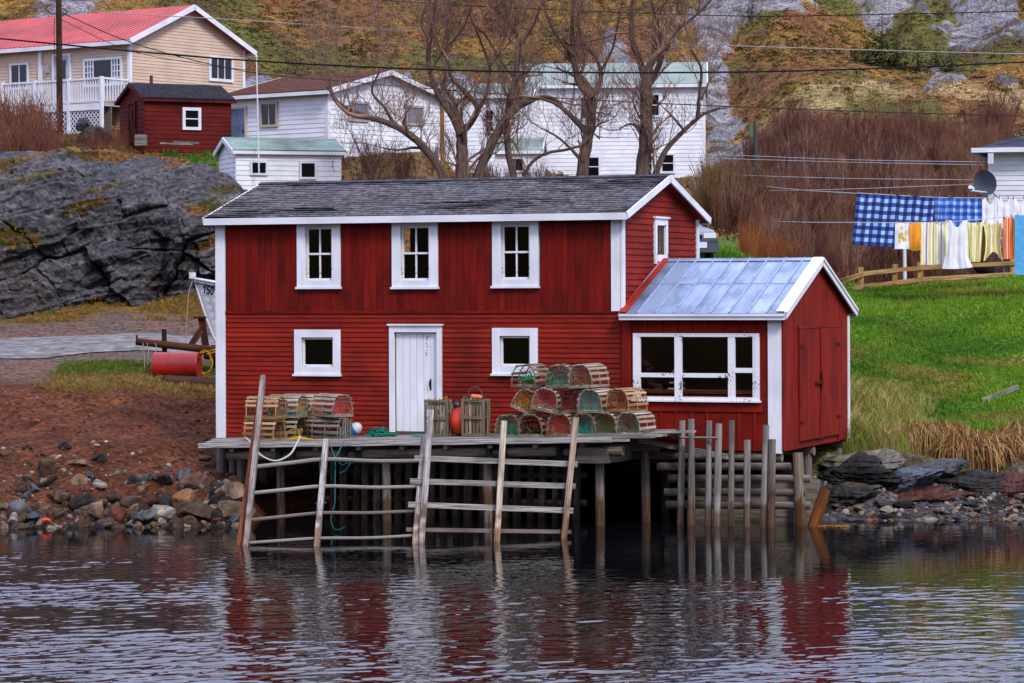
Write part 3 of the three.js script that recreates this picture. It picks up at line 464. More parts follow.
// ------------------------------------------------------------------ the annex with the metal roof
const annex = thing('red_annex', 'single storey red annex with a ribbed metal roof and wide white window', 'shed', ORG, -TH);
{
  const r = rng(8), R = 3.34, D = -4.85, B = 1.72, E = 4.4, RY = 5.44, half = D / 2, W = [0.27, 2.89, 2.70, 4.03];
  part(annex, 'wall', wallWithHoles([[0.01, B], [R, B], [R, E], [0.01, E]], [[W[0] + 0.1, W[1] - 0.1, W[2] + 0.09, W[3] - 0.09]], 0.09), M.redAnnex[1], [0, 0, 0.01]);
  const gab = [[0, B], [-D, B], [-D, E], [-half, RY], [0, E]], dr = [1.03, 4.06, 1.86, 4.10];
  part(annex, 'wall', wallWithHoles(gab, [], 0.09).rotateY(Math.PI / 2), M.redAnnex[1], [R, 0, 0]);
  part(annex, 'wall', box(R, E - B, 0.09, R / 2, (E + B) / 2, D + 0.045), M.redAnnex[0]);
  part(annex, 'floor', box(R - 0.2, 0.1, 4.6, R / 2, 1.8, half), M.inside);
  // workbench and things seen dimly behind the big window
  part(annex, 'workbench', merge([box(3.0, 0.06, 0.7, 1.66, 2.86, -0.55), box(0.08, 1, 0.08, 0.3, 2.35, -0.8), box(0.08, 1, 0.08, 3.0, 2.35, -0.8)]), wood('#7a4a2c'));
  part(annex, 'paper_stack', merge([0, 1, 2, 3].map((k) => box(0.3 - k * 0.03, 0.03, 0.2, 0.95 + k * 0.02, 2.91 + k * 0.12, -0.62))), mat('#8a8882'));
  // battens and boards
  for (let x = 0.19, k = 0; x < R - 0.3; x += 0.325, k++) {
    for (const [a, b] of spanMinus(B, 4.33, [[W[2] - 0.24, W[3] + 0.02]].filter(() => x > W[0] - 0.03 && x < W[1] + 0.03))) part(annex, 'batten', box(0.05, b - a, 0.024, x, (a + b) / 2, 0.022, r() * 5), pick(M.redAnnex, r));
  }
  part(annex, 'corner_post', box(0.17, 4.33 - B, 0.03, 0.1, (4.33 + B) / 2, 0.026), M.redAnnex[0]);
  part(annex, 'apron_board', box(2.75, 0.16, 0.028, 1.58, 2.56, 0.025), M.redAnnex[0]);
  part(annex, 'corner_board', box(0.28, 4.33 - 1.68, 0.035, R - 0.135, (4.33 + 1.68) / 2, 0.03), M.white);
  part(annex, 'corner_board', box(0.03, 4.33 - 1.74, 0.12, R + 0.03, (4.33 + 1.74) / 2, 0.0), M.redAnnex[0]);
  part(annex, 'corner_board', box(0.03, 4.33 - 1.74, 0.13, R + 0.03, (4.33 + 1.74) / 2, D + 0.06), M.white);
  // the wide window
  { const [x0, x1, y0, y1] = W, w = part(annex, 'window', merge([box(0.09, y1 - y0, 0.06, x0 + 0.045, (y0 + y1) / 2, 0.035), box(0.09, y1 - y0, 0.06, x1 - 0.045, (y0 + y1) / 2, 0.035), box(x1 - x0 - 0.18, 0.07, 0.06, (x0 + x1) / 2, y1 - 0.035, 0.034), box(x1 - x0 - 0.18, 0.07, 0.06, (x0 + x1) / 2, y0 + 0.035, 0.034)]), M.whiteChip);
    part(w, 'sill', box(x1 - x0 + 0.06, 0.035, 0.11, (x0 + x1) / 2, y0 - 0.01, 0.055), M.whiteChip);
    for (const [m0, m1] of [[0.87, 1.02], [1.98, 2.12]]) part(w, 'mullion', box(m1 - m0, y1 - y0 - 0.14, 0.055, x0 + (m0 + m1) / 2, (y0 + y1) / 2, 0.03, m0), M.whiteChip);
    const cols = [[0.15, 0.87, 0.79, 0.875], [1.02, 1.98, 0.79, 0.875], [2.12, 2.52, 0.68, 0.775]];
    for (const [a, b, p, q] of cols) {
      part(w, 'rail', box(b - a, q - p, 0.045, x0 + (a + b) / 2, y1 - (p + q) / 2, 0.026, a), M.whiteChip);
      for (const [t0, t1] of [[0.09, p], [q, 1.24]]) part(w, 'pane', new THREE.PlaneGeometry(b - a + 0.02, t1 - t0 + 0.02).translate(x0 + (a + b) / 2, y1 - (t0 + t1) / 2, 0.012), M.glass);
    }
    part(w, 'stile', box(0.06, y1 - y0 - 0.14, 0.05, x0 + 0.12, (y0 + y1) / 2, 0.028), M.whiteChip); part(w, 'stile', box(0.05, y1 - y0 - 0.14, 0.05, x1 - 0.11, (y0 + y1) / 2, 0.028), M.whiteChip); }
  // gable end: upright boards, the double door standing on it
  for (let s = 0.06; s < -D - 0.08; s += 0.152) {
    const top = Math.min(E + (s < -half ? s : -D - s) / -half * (RY - E) - 0.03, RY), door = s > dr[0] && s < dr[1] - 0.1, bot = door ? dr[3] + 0.01 : B + (s > 4.1 ? 0.02 : 0);
    part(annex, 'board', box(0.02 + r() * 0.006, top - bot, 0.146, R + 0.012, (top + bot) / 2, -s - 0.073, r() * 9), pick(M.redAnnex, r));
  }
  for (const [a, b] of [[1.04, 2.52], [2.56, 4.05]]) {
    const dd = part(annex, 'door', box(0.03, dr[3] - dr[2], b - a, R + 0.03, (dr[3] + dr[2]) / 2, -(a + b) / 2), M.redAnnex[1]);
    const n = 8, w = (b - a) / n; for (let k = 0; k < n; k++) part(dd, 'board', box(0.014 + r() * 0.005, dr[3] - dr[2] - 0.02, w - 0.008, R + 0.05, (dr[3] + dr[2]) / 2, -(a + w * (k + 0.5)), r() * 9), pick(M.redAnnex, r));
    for (const y of [2.25, 3.75]) part(dd, 'hinge', box(0.02, 0.06, 0.28, R + 0.068, y, -(a < 2 ? a + 0.16 : b - 0.16)), M.redUpper[0]);
  }
  part(annex, 'astragal', box(0.03, dr[3] - dr[2], 0.07, R + 0.072, (dr[3] + dr[2]) / 2, -2.54), M.redAnnex[0]);
  part(annex, 'latch', merge([box(0.03, 0.05, 0.5, R + 0.1, 3.0, -2.35), box(0.03, 0.3, 0.05, R + 0.1, 3.05, -2.5)]), M.redUpper[0]);
  part(annex, 'lintel', box(0.035, 0.05, 3.1, R + 0.04, dr[3] + 0.03, -2.54), M.redAnnex[0]);
  // metal roof
  const eZ = 0.22, eY = 4.43, x0 = 0.04, x1 = R + 0.13, top = 5.5, sl = Math.hypot(eZ - half, top - eY), ang = Math.atan((top - eY) / (eZ - half));
  const metal = mat('#9fb2d0', { map: T.paint, metalness: 0.55, roughness: 0.42 }), metal2 = mat('#97a9c6', { map: T.paint, metalness: 0.55, roughness: 0.45 });
  const lay = (s, g, sc, lift = 0, x = 0) => { g.rotateX(s * ang); const z = s > 0 ? eZ - Math.cos(ang) * sc : D - eZ + Math.cos(ang) * sc; return g.translate(x, eY + Math.sin(ang) * sc + lift, z); };
  const roof = part(annex, 'roof', merge([1, -1].map((s) => lay(s, box(x1 - x0, 0.05, sl), sl / 2, -0.03, (x0 + x1) / 2))), M.dark);
  const n = 9, pw = (x1 - x0) / n;
  for (const s of [1, -1]) for (let k = 0; k < n; k++) for (const [q0, q1, lf] of [[-0.03, sl * 0.56, 0.004], [sl * 0.53, sl + 0.01, 0.012]]) {
    const pan = part(roof, 'metal_sheet', lay(s, box(pw - 0.006, 0.004, q1 - q0, 0, 0, 0, k), (q0 + q1) / 2, lf, x0 + pw * (k + 0.5)), (k + (lf > 0.01)) % 2 ? metal : metal2);
    const rib = new THREE.CylinderGeometry(0.02, 0.024, q1 - q0, 6).rotateX(Math.PI / 2).scale(1, 1.1, 1);
    part(pan, 'rib', lay(s, rib, (q0 + q1) / 2, lf + 0.012, x0 + pw * k + 0.005), metal);
  }
  part(roof, 'ridge_cap', merge([1, -1].map((s) => lay(s, box(x1 - x0 - 0.02, 0.005, 0.16), sl - 0.07, 0.035, (x0 + x1) / 2))), metal);
  part(roof, 'flashing', lay(1, box(0.16, 0.02, sl + 0.06), sl / 2, 0.03, 0.11), M.redBright);
  part(roof, 'rake_cap', merge([1, -1].map((s) => lay(s, box(0.2, 0.012, sl + 0.02), sl / 2, 0.04, x1 - 0.08))), M.white);
  for (const s of [1, -1]) part(roof, 'rake_board', lay(s, box(0.035, 0.15, sl + 0.02), sl / 2, -0.045, x1 + 0.01), M.white);
  for (const s of [1, -1]) part(roof, 'rake_moulding', lay(s, box(0.03, 0.05, sl + 0.03), sl / 2, 0.012, x1 + 0.035), M.white);
  part(roof, 'fascia', box(x1 - x0, 0.12, 0.03, (x0 + x1) / 2, eY - 0.075, eZ + 0.01), M.white);
  part(roof, 'fascia_moulding', box(x1 - x0, 0.045, 0.05, (x0 + x1) / 2, eY - 0.04, eZ + 0.03), M.white);
  part(roof, 'fascia', box(x1 - x0, 0.12, 0.03, (x0 + x1) / 2, eY - 0.075, D - eZ - 0.01), M.white);
  part(roof, 'soffit', box(x1 - x0, 0.015, 0.2, (x0 + x1) / 2, eY - 0.12, 0.11), M.redAnnex[1]);
}
// rust-brown weed stain on timbers that stand in the tide
function stained(g, top = 0.95) {
  const p = g.attributes.position, K = new Float32Array(p.count * 3);
  for (let i = 0; i < p.count; i++) { const t = step(top, top - 0.16, p.getY(i) + 0.9 * fbm(p.getX(i) * 5 + p.getZ(i) * 9, p.getY(i) * 2.2, 0, 3)); K.set(mix3([1, 1, 1], [0.46, 0.29, 0.17], t * 0.9), i * 3); }
  g.setAttribute('color', new THREE.BufferAttribute(K, 3)); return g;
}
function tidePole(a, b, r0, r1, seg, off = 0) {
  const A = V(...a), B = V(...b), L = A.distanceTo(B), g = new THREE.CylinderGeometry(r1, r0, L, seg + 2, 34).toNonIndexed(), uv = g.attributes.uv;
  for (let i = 0; i < uv.count; i++) uv.setXY(i, uv.getY(i) * L + off, uv.getX(i) * 6.28 * r0 + off);
  g.applyQuaternion(new THREE.Quaternion().setFromUnitVectors(V(0, 1, 0), B.clone().sub(A).normalize())).translate((A.x + B.x) / 2, (A.y + B.y) / 2, (A.z + B.z) / 2);
  return stained(g);
}
function tideBeam(a, b, w, t, off) {
  const A = a, B = b, L = A.distanceTo(B), X = B.clone().sub(A).normalize(), Z = new THREE.Vector3().crossVectors(X, V(0, 0, 1)).normalize(), Y = new THREE.Vector3().crossVectors(Z, X), g = new THREE.BoxGeometry(L, w, t, 40, 3, 2).toNonIndexed(), p = g.attributes.position, uv = g.attributes.uv;
  for (let i = 0; i < p.count; i++) uv.setXY(i, p.getX(i) + off, p.getY(i) + p.getZ(i) + off);
  return stained(g.applyMatrix4(new THREE.Matrix4().makeBasis(X, Y, Z).setPosition((A.x + B.x) / 2, (A.y + B.y) / 2, (A.z + B.z) / 2)), 0.75);
}
const tideWood = (c) => wood(c, { vertexColors: true });
// ------------------------------------------------------------------ the wharf
const wharf = thing('wharf', 'weathered grey plank wharf in front of the red fishing stage', 'wharf', ORG, -TH);
const deckY = (lx) => 2.055 + 0.03 * lx;
{
  const r = rng(12), tilt = Math.atan(0.03);
  const plank = (a, b, z, w, t, dy = 0, name = 'plank', m) => { const g = box(b - a, t, w - 0.012, 0, 0, 0, r() * 30); g.rotateZ(tilt + (r() - 0.5) * 0.0012); return part(wharf, name, g.translate((a + b) / 2, deckY((a + b) / 2) - t / 2 + dy, z), m || pick(M.deck, r)); };
  const rows = 13, w = 2.0 / rows;
  for (let k = 0; k < rows; k++) {
    const z = 0.07 + w * (k + 0.5), left = lerp(-9.0, -8.2, k / rows) - r() * 0.12, right = k > 9 ? 0.9 + r() * 0.55 : 1.35 + r() * 0.55, mid = -4.6 + (r() - 0.5) * 2;
    plank(left, mid - 0.005, z, w, 0.045, r() * 0.012); plank(mid + 0.005, right, z, w, 0.045, r() * 0.012);
  }
  plank(-8.42, 0.55, 2.1, 0.07, 0.10, -0.01, 'edge_board', M.deck[2]);
  plank(-0.4, 1.15, 1.9, 0.2, 0.04, 0.05); plank(0.35, 1.95, 1.25, 0.2, 0.04, 0.055); plank(0.6, 1.35, 0.7, 0.22, 0.05, 0.06);
  plank(-0.8, 0.95, 2.25, 0.16, 0.04, -0.05);
  // joists, sills and legs under the deck
  for (let x = -7.7; x < 0.8; x += 0.95) part(wharf, 'joist', box(0.1, 0.14, 2.0, x, deckY(x) - 0.125, 1.05, x), M.pole[2]);
  part(wharf, 'beam', stick([-7.9, deckY(-7.9) - 0.28, 1.8], [0.7, deckY(0.7) - 0.28, 1.85], 0.1, 0.11, 8), M.pole[2]);
  part(wharf, 'beam', stick([-8.4, deckY(-8.4) - 0.28, 0.35], [0.9, deckY(0.9) - 0.28, 0.35], 0.1, 0.11, 8), M.pole[2]);
  part(wharf, 'beam', box(0.75, 0.30, 1.4, 0.05, deckY(0) - 0.36, 1.3), M.pole[2]);
  for (const [x, z] of [[-7.0, 1.2], [-4.4, 1.7], [-2.2, 1.7], [0.1, 1.55], [-6, 0.3], [-3.2, 0.3], [0.6, 0.3]]) part(wharf, 'leg', tidePole([x + (r() - 0.5) * 0.1, -1.3, z], [x, deckY(x) - 0.16, z], 0.10, 0.085, 8, r() * 5), tideWood(pick(['#94877b', '#8a7d72'], r)));
  // sills under both buildings, and their stilts
  for (const z of [-0.1, -2.4, -4.7]) part(wharf, 'sill_log', stick([-9.0, 1.60, z], [0.0, 1.60, z], 0.11, 0.1, 8), M.pole[2]);
  for (const z of [-0.12, -2.4, -4.7]) part(wharf, 'sill_log', stick([0.05, 1.6, z], [3.3, 1.6, z], 0.1, 0.1, 8), M.pole[2]);
  for (const [x, z] of [[-8.9, -2.4], [-6.6, -2.4], [-4.4, -2.4], [-2.2, -2.4], [0.1, -2.4], [3.15, -2.4], [1.5, -2.4], [3.2, -4.6], [1.5, -4.6]]) part(wharf, 'leg', stick([x, -0.9, z], [x, 1.55, z], 0.11, 0.1, 8, r() * 5), pick(M.pole, r));
}
// the close row of upright logs under the stage
{
  const crib = thing('log_crib', 'row of upright log piles in the shade under the stage', 'piles', ORG, -TH), r = rng(14);
  for (let x = -6.3; x < -0.9; x += 0.21 + r() * 0.08) { const z = 0.15 + 0.25 * Math.sin(x) + (r() - 0.5) * 0.1, h = 1.55 + (r() - 0.5) * 0.12; part(crib, 'log', tidePole([x + (r() - 0.5) * 0.06, -1.1, z + 0.06], [x + (r() - 0.5) * 0.06, h, z], 0.085 + r() * 0.02, 0.07 + r() * 0.015, 7, r() * 9), tideWood(pick(['#9b958f', '#8a8580', '#7a746f'], r))); }
  for (const y of [0.55, 1.1]) part(crib, 'cross_log', stick([-6.6, y, -0.1], [-0.8, y + 0.06, -0.1], 0.075, 0.07, 7), M.pole[1]);
  // shore-end retaining planks and logs
  const end = thing('corner_piles', 'thick upright logs and boards at the left corner of the wharf', 'piles', ORG, -TH);
  [[-8.85, 0.25, 0.13, 1.72], [-8.55, 0.3, 0.11, 1.74], [-8.2, 0.55, 0.14, 1.75], [-9.0, -0.1, 0.1, 1.66]].forEach(([x, z, rad, h]) => part(end, 'log', stick([x, -0.2, z], [x, h, z], rad, rad * 0.95, 9, x), pick(M.pole, r)));
  for (let k = 0; k < 4; k++) part(end, 'board', box(0.24, 1.6, 0.05, -9.0 + k * 0.27, 0.95, -0.28, k), pick(M.pole, r));
}
// the two slanting pole racks that lean on the wharf's edge
function lean(pxT, pyT, dT, pxB, pyW) { const top = at(pxT, pyT, dT), dB = (CAMY - WATER) * F / (pyW - HORIZON + ROLL * (pxB - 512)), bt = at(pxB, pyW, dB), dir = bt.clone().sub(top); return [top, bt.clone().addScaledVector(dir, 0.42)]; }
{
  const r = rng(17);
  const A = thing('pole_rack', 'slanting rack of thin poles standing in the water at the left of the wharf', 'rack');
  const B = thing('board_rack', 'slanting rack of sawn boards standing in the water at the middle of the wharf', 'rack');
  const pA = [[263, 378, 55.9, 246, 546], [326, 442, 55.6, 317, 545], [424, 437, 54.4, 415, 543]].map((a) => lean(...a)), pB = [[431, 412, 54.3, 421.5, 543], [504, 423, 53.9, 497, 541], [576, 418, 53.4, 564, 538]].map((a) => lean(...a));
  const wm = [wood('#a39a94'), wood('#aea49b'), wood('#897c73')];
  pA.forEach(([t, b], k) => part(A, 'post', tideBeam(b, t, 0.15, 0.10, k * 2), k === 0 ? tideWood('#968a82') : tideWood('#b3aaa2')));
  part(A, 'post', beam(lean(253, 440, 55.9, 239, 543)[1], at(259, 400, 56.1), 0.09, 0.08, 7, V(0, 0, 1)), wood('#8a4a2c'));
  pB.forEach(([t, b], k) => part(B, 'post', tideBeam(b, t, k === 0 ? 0.13 : 0.15, 0.11, k * 3), [tideWood('#a8a09b'), tideWood('#bfb09c'), tideWood('#b8a08c')][k]));
  const along = (p, y) => { const [t, b] = p, k = (y - t.y) / (b.y - t.y); return t.clone().lerp(b, k); };
  const rowsA = [[462, 457], [485, 480], [508, 501], [527, 522]], mk = (p, py, off = 0.09) => { const q = along(p, hAt(512, py, 55)); q.z -= off; return q; };
  rowsA.forEach(([l, q], k) => { const a = mk(pA[0], l - 0.5), b = mk(pA[1], (l + q) / 2), c = mk(pA[2], q); a.x -= 0.05; c.x += 0.15; const m1 = b.clone(); m1.y += 0.02; part(A, 'rail', tube([a, a.clone().lerp(b, 0.5).add(V(0, 0.012, 0)), m1, b.clone().lerp(c, 0.5).add(V(0, -0.012, 0)), c], 0.042 - k * 0.004, 20, 7), wm[k % 3]); });
  [[453, 459], [474, 480], [495, 503], [517, 523]].forEach(([l, q], k) => { const a = mk(pB[0], l), b = mk(pB[2], q); a.x -= k === 0 ? 0.25 : 0.3; b.x += 0.12; part(B, 'rail', beam(a, b, k === 3 ? 0.07 : 0.1, 0.05, k * 4), k === 3 ? wm[2] : M.deck[k % 3]); });
}
// poles and crib logs in front of the annex
{
  const C = thing('pole_crib', 'crib of slim upright poles in front of the red annex', 'crib', ORG, -TH), r = rng(19);
  [[1.50, 0.62, 2.33], [1.66, 0.55, 2.36], [1.74, 0.85, 2.05], [2.09, 0.75, 2.34], [2.30, 0.8, 2.29], [2.55, 0.72, 2.35], [2.88, 0.78, 1.98], [3.2, 0.7, 2.27], [3.38, 0.75, 2.0]].forEach(([x, z, h], k) => part(C, 'pole', tidePole([x + (r() - 0.5) * 0.08, -0.7, z + 0.15], [x + (r() - 0.5) * 0.06, h, z], 0.066 + r() * 0.02, 0.056 + r() * 0.012, 7, k), [tideWood('#9b958f'), tideWood('#a7a19a'), tideWood('#8a7f76')][k % 3]));
  part(C, 'corner_log', tidePole([3.84, -0.4, 0.35], [3.74, 1.72, 0.3], 0.12, 0.10, 8, 3), tideWood('#94826f'));
  part(C, 'corner_log', stick([3.5, -0.4, -0.4], [3.5, 1.62, -0.5], 0.1, 0.08, 8, 3), M.grey[3]);
  part(C, 'wedge_log', stick([3.98, 0.1, 0.25], [4.2, 1.0, 0.0], 0.13, 0.11, 8, 5), wood('#7d4a22'));
  part(C, 'brace', beam([0.55, 1.92, 0.5], [2.4, 1.62, 0.45], 0.1, 0.05, 2), M.deck[2]);
  part(C, 'tie_rail', stick([1.35, 2.0, 0.85], [2.3, 2.02, 0.9], 0.025, 0.02, 6), M.grey[2]);
  [[0.7, 1.05, 4.0], [0.95, 1.05, 3.9], [1.22, 1.1, 4.0], [1.45, 0.9, 3.6]].forEach(([y, a, b], k) => part(C, 'cross_log', stick([a, y - 0.05, 0.3 + (k % 2) * 0.1], [b, y, 0.3], 0.085, 0.075, 7, k), M.pole[k % 3]));
  part(C, 'backing', box(2.6, 1.2, 0.08, 2.6, 0.55, -0.6), M.pole[2]);
}
// ------------------------------------------------------------------ lobster traps
const TW = 0.50, TL = 0.72, THH = 0.435;
function archPt(t, w = TW, h = THH) { const a = Math.PI * t, k = 0.16; const c = Math.cos(a), s = Math.sin(a); return [-(w / 2) * Math.sign(c) * Math.pow(Math.abs(c), 0.72), k * h + (1 - k) * h * Math.pow(s, 0.8)]; }   // t 0..1 over the bow, feet lifted
function hoopGeo(z, r = 0.013) { const p = [[-TW / 2, 0.03, z]]; for (let i = 0; i <= 12; i++) { const [x, y] = archPt(i / 12); p.push([x, y, z]); } p.push([TW / 2, 0.03, z]); return tube(p, r, 26, 5); }
function archX(y) { if (y < 0.16 * THH) return TW / 2; const q = clamp((y / THH - 0.16) / 0.84), s = Math.pow(q, 1 / 0.8), c = Math.sqrt(Math.max(0, 1 - s * s)); return TW / 2 * Math.pow(c, 0.72); }
function netGeo(z, seed, bulge = 0.10) {                              // knotted mesh across an end, sagging inwards
  const g = [], r = rng(seed), sp = 0.052, inn = (x, y) => { const q = Math.min(1, Math.hypot(x / 0.24, (y - 0.22) / 0.22)); return z - Math.sign(z) * bulge * (1 - q * q); };
  const thin = (a, b) => { const A = V(...a), B = V(...b), d = B.clone().sub(A).normalize(), u = new THREE.Vector3().crossVectors(d, V(0, 0, 1)).normalize().multiplyScalar(0.0042), w = V(0, 0, 0.0042); const c = (P, s, t) => P.clone().addScaledVector(u, s).addScaledVector(w, t).toArray(); g.push([c(A, -1, 0), c(B, -1, 0), c(B, 0.6, 1), c(A, 0.6, 1)], [c(A, 0.6, 1), c(B, 0.6, 1), c(B, 0.6, -1), c(A, 0.6, -1)], [c(A, 0.6, -1), c(B, 0.6, -1), c(B, -1, 0), c(A, -1, 0)]); };
  for (const s of [1, -1]) for (let k = -16; k < 26; k++) {
    let prev = null; for (let i = 0; i <= 22; i++) { const y = 0.03 + i * 0.0195, x = s * (y - 0.2) * 0.85 + (k - 5) * sp + 0.012 * Math.sin(i * 1.3 + k); const ok = Math.abs(x) < archX(y) - 0.008 && y < THH - 0.02; const p = ok ? [x, y, inn(x, y)] : null; if (p && prev && r() > 0.03) thin(prev, p); prev = p; }
  }
  return quadGeo(g);
}
const NETS = [netGeo(TL / 2 - 0.01, 3), netGeo(TL / 2 - 0.01, 9, 0.2), netGeo(-TL / 2 + 0.01, 4)];
const HEAD = (() => { const g = []; for (let i = 0; i < 14; i++) { const a = i / 14 * 6.283, b = a + 0.3; g.push(stick([Math.cos(a) * 0.2, 0.22 + Math.sin(a) * 0.17, 0.3], [Math.cos(b) * 0.06, 0.22 + Math.sin(b) * 0.06, 0.08], 0.004, 0.004, 3)); g.push(stick([Math.cos(a) * 0.2, 0.22 + Math.sin(a) * 0.17, 0.3], [Math.cos(a - 0.3) * 0.06, 0.22 + Math.sin(a - 0.3) * 0.06, 0.08], 0.004, 0.004, 3)); } for (const [R, z] of [[0.06, 0.08], [0.1, 0.14]]) g.push(new THREE.TorusGeometry(R, 0.006, 4, 14).translate(0, 0.22, z)); return merge(g); })();
const netM = { green: mat('#1f7a5c'), teal: mat('#2b8f80'), red: mat('#a8463e'), pink: mat('#b55a52'), gold: mat('#9a7a35'), brown: mat('#6b4a34'), orange: mat('#c05a22'), dark: mat('#2a2a2c'), moss: mat('#566238'), lime: mat('#2fae55') };
const lathM = { pale: [wood('#c0b4a2'), wood('#b0a492'), wood('#cabfae')], fresh: [wood('#c99f72'), wood('#d4ad80'), wood('#ba9065')], grey: [wood('#8f8378'), wood('#9c9188'), wood('#7e7268')], weathered: [wood('#a6977f'), wood('#93856f'), wood('#b5a78e')] };
const slatG = [], SLN = 10;
for (let i = 0; i < SLN; i++) { const t = 0.035 + 0.93 * i / (SLN - 1), [x, y] = archPt(t), [x2, y2] = archPt(t + 0.004), a = Math.atan2(y2 - y, x2 - x), g = box(0.052, 0.011, TL + 0.02, 0, 0, 0, i); g.rotateZ(a); slatG.push([0, 0.4].map((o) => { const q = g.clone(); q.translate(x * 1.045, y * 1.02 + 0.01, 0); const uv = q.attributes.uv; for (let k = 0; k < uv.count; k++) uv.setX(k, uv.getX(k) + o * 3); return q; })); }
const baseG = merge([box(0.045, 0.04, TL + 0.03, -TW / 2 + 0.02, 0.02, 0), box(0.045, 0.04, TL + 0.03, TW / 2 - 0.02, 0.02, 0), box(TW - 0.08, 0.04, 0.045, 0, 0.02, TL / 2 - 0.02), box(TW - 0.08, 0.04, 0.045, 0, 0.02, -TL / 2 + 0.02), box(TW - 0.08, 0.04, 0.045, 0, 0.02, 0)]);
const floorG = [-0.16, -0.08, 0, 0.08, 0.16].map((x) => box(0.05, 0.012, TL, x, 0.048, 0, x));
const hoops = [-TL / 2 + 0.03, 0, TL / 2 - 0.03].map((z) => hoopGeo(z));
const endSlat = [-0.2, -0.12, -0.04, 0.04, 0.12, 0.2].map((x) => { const h = THH * (1 - Math.pow(Math.abs(x) / 0.27, 3)) - 0.02; return box(0.045, h, 0.012, x, h / 2 + 0.02, TL / 2 + 0.008, x); });
const sideNet = (() => { const a = NETS[0].clone(); return a; })();
function trap(label, [lx, y, lz], rot, { lath = 'weathered', net = 'green', net2, bulge = 0, skip = [], lathEnd = false, seed = 1, open = false } = {}) {
  const r = rng(seed * 71 + 3), t = thing('lobster_trap', label, 'lobster trap', frameAt(lx, y, lz).toArray(), 0, 'lobster traps piled on the wharf');
  const q = new THREE.Quaternion().setFromAxisAngle(V(0, 1, 0), -TH).multiply(new THREE.Quaternion().setFromEuler(new THREE.Euler(...rot, 'YXZ'))); t.quaternion.copy(q);
  part(t, 'base', baseG, pick(lathM[lath], r)); floorG.forEach((g) => part(t, 'floor_slat', g, pick(lathM[lath], r)));
  hoops.forEach((g) => part(t, 'hoop', g, lathM[lath][1]));
  slatG.forEach((g, i) => { if (!skip.includes(i) && r() > 0.05) part(t, 'slat', g[i % 2], pick(lathM[lath], r), [0, (r() - 0.5) * 0.008, (r() - 0.5) * 0.03], [(r() - 0.5) * 0.02, (r() - 0.5) * 0.03, 0]); });
  { const w = []; for (let k = 0; k < 3 + r() * 5; k++) { const z = (r() - 0.3) * TL * 0.6, x = (r() - 0.5) * TW * 0.7; w.push(tube([[x, 0.05, z], [x + (r() - 0.5) * 0.15, 0.06 + r() * 0.12, z + 0.08], [x + (r() - 0.5) * 0.25, 0.05 + r() * 0.2, z + 0.14], [x + (r() - 0.5) * 0.3, 0.05, z + (r() - 0.5) * 0.2]], 0.009, 14, 4)); } part(t, 'rope', merge(w), netM[['green', 'teal', 'moss', 'gold'][seed % 4]]); }
  if (!open) part(t, 'netting', NETS[bulge], netM[net]);
  part(t, 'netting', NETS[2], netM[net2 || net]); part(t, 'funnel_net', HEAD, netM[net2 || net], [0, 0, 0], [0, 0, 0]);
  if (lathEnd) endSlat.forEach((g) => part(t, 'end_slat', g, pick(lathM[lath], r)));
  return t;
}
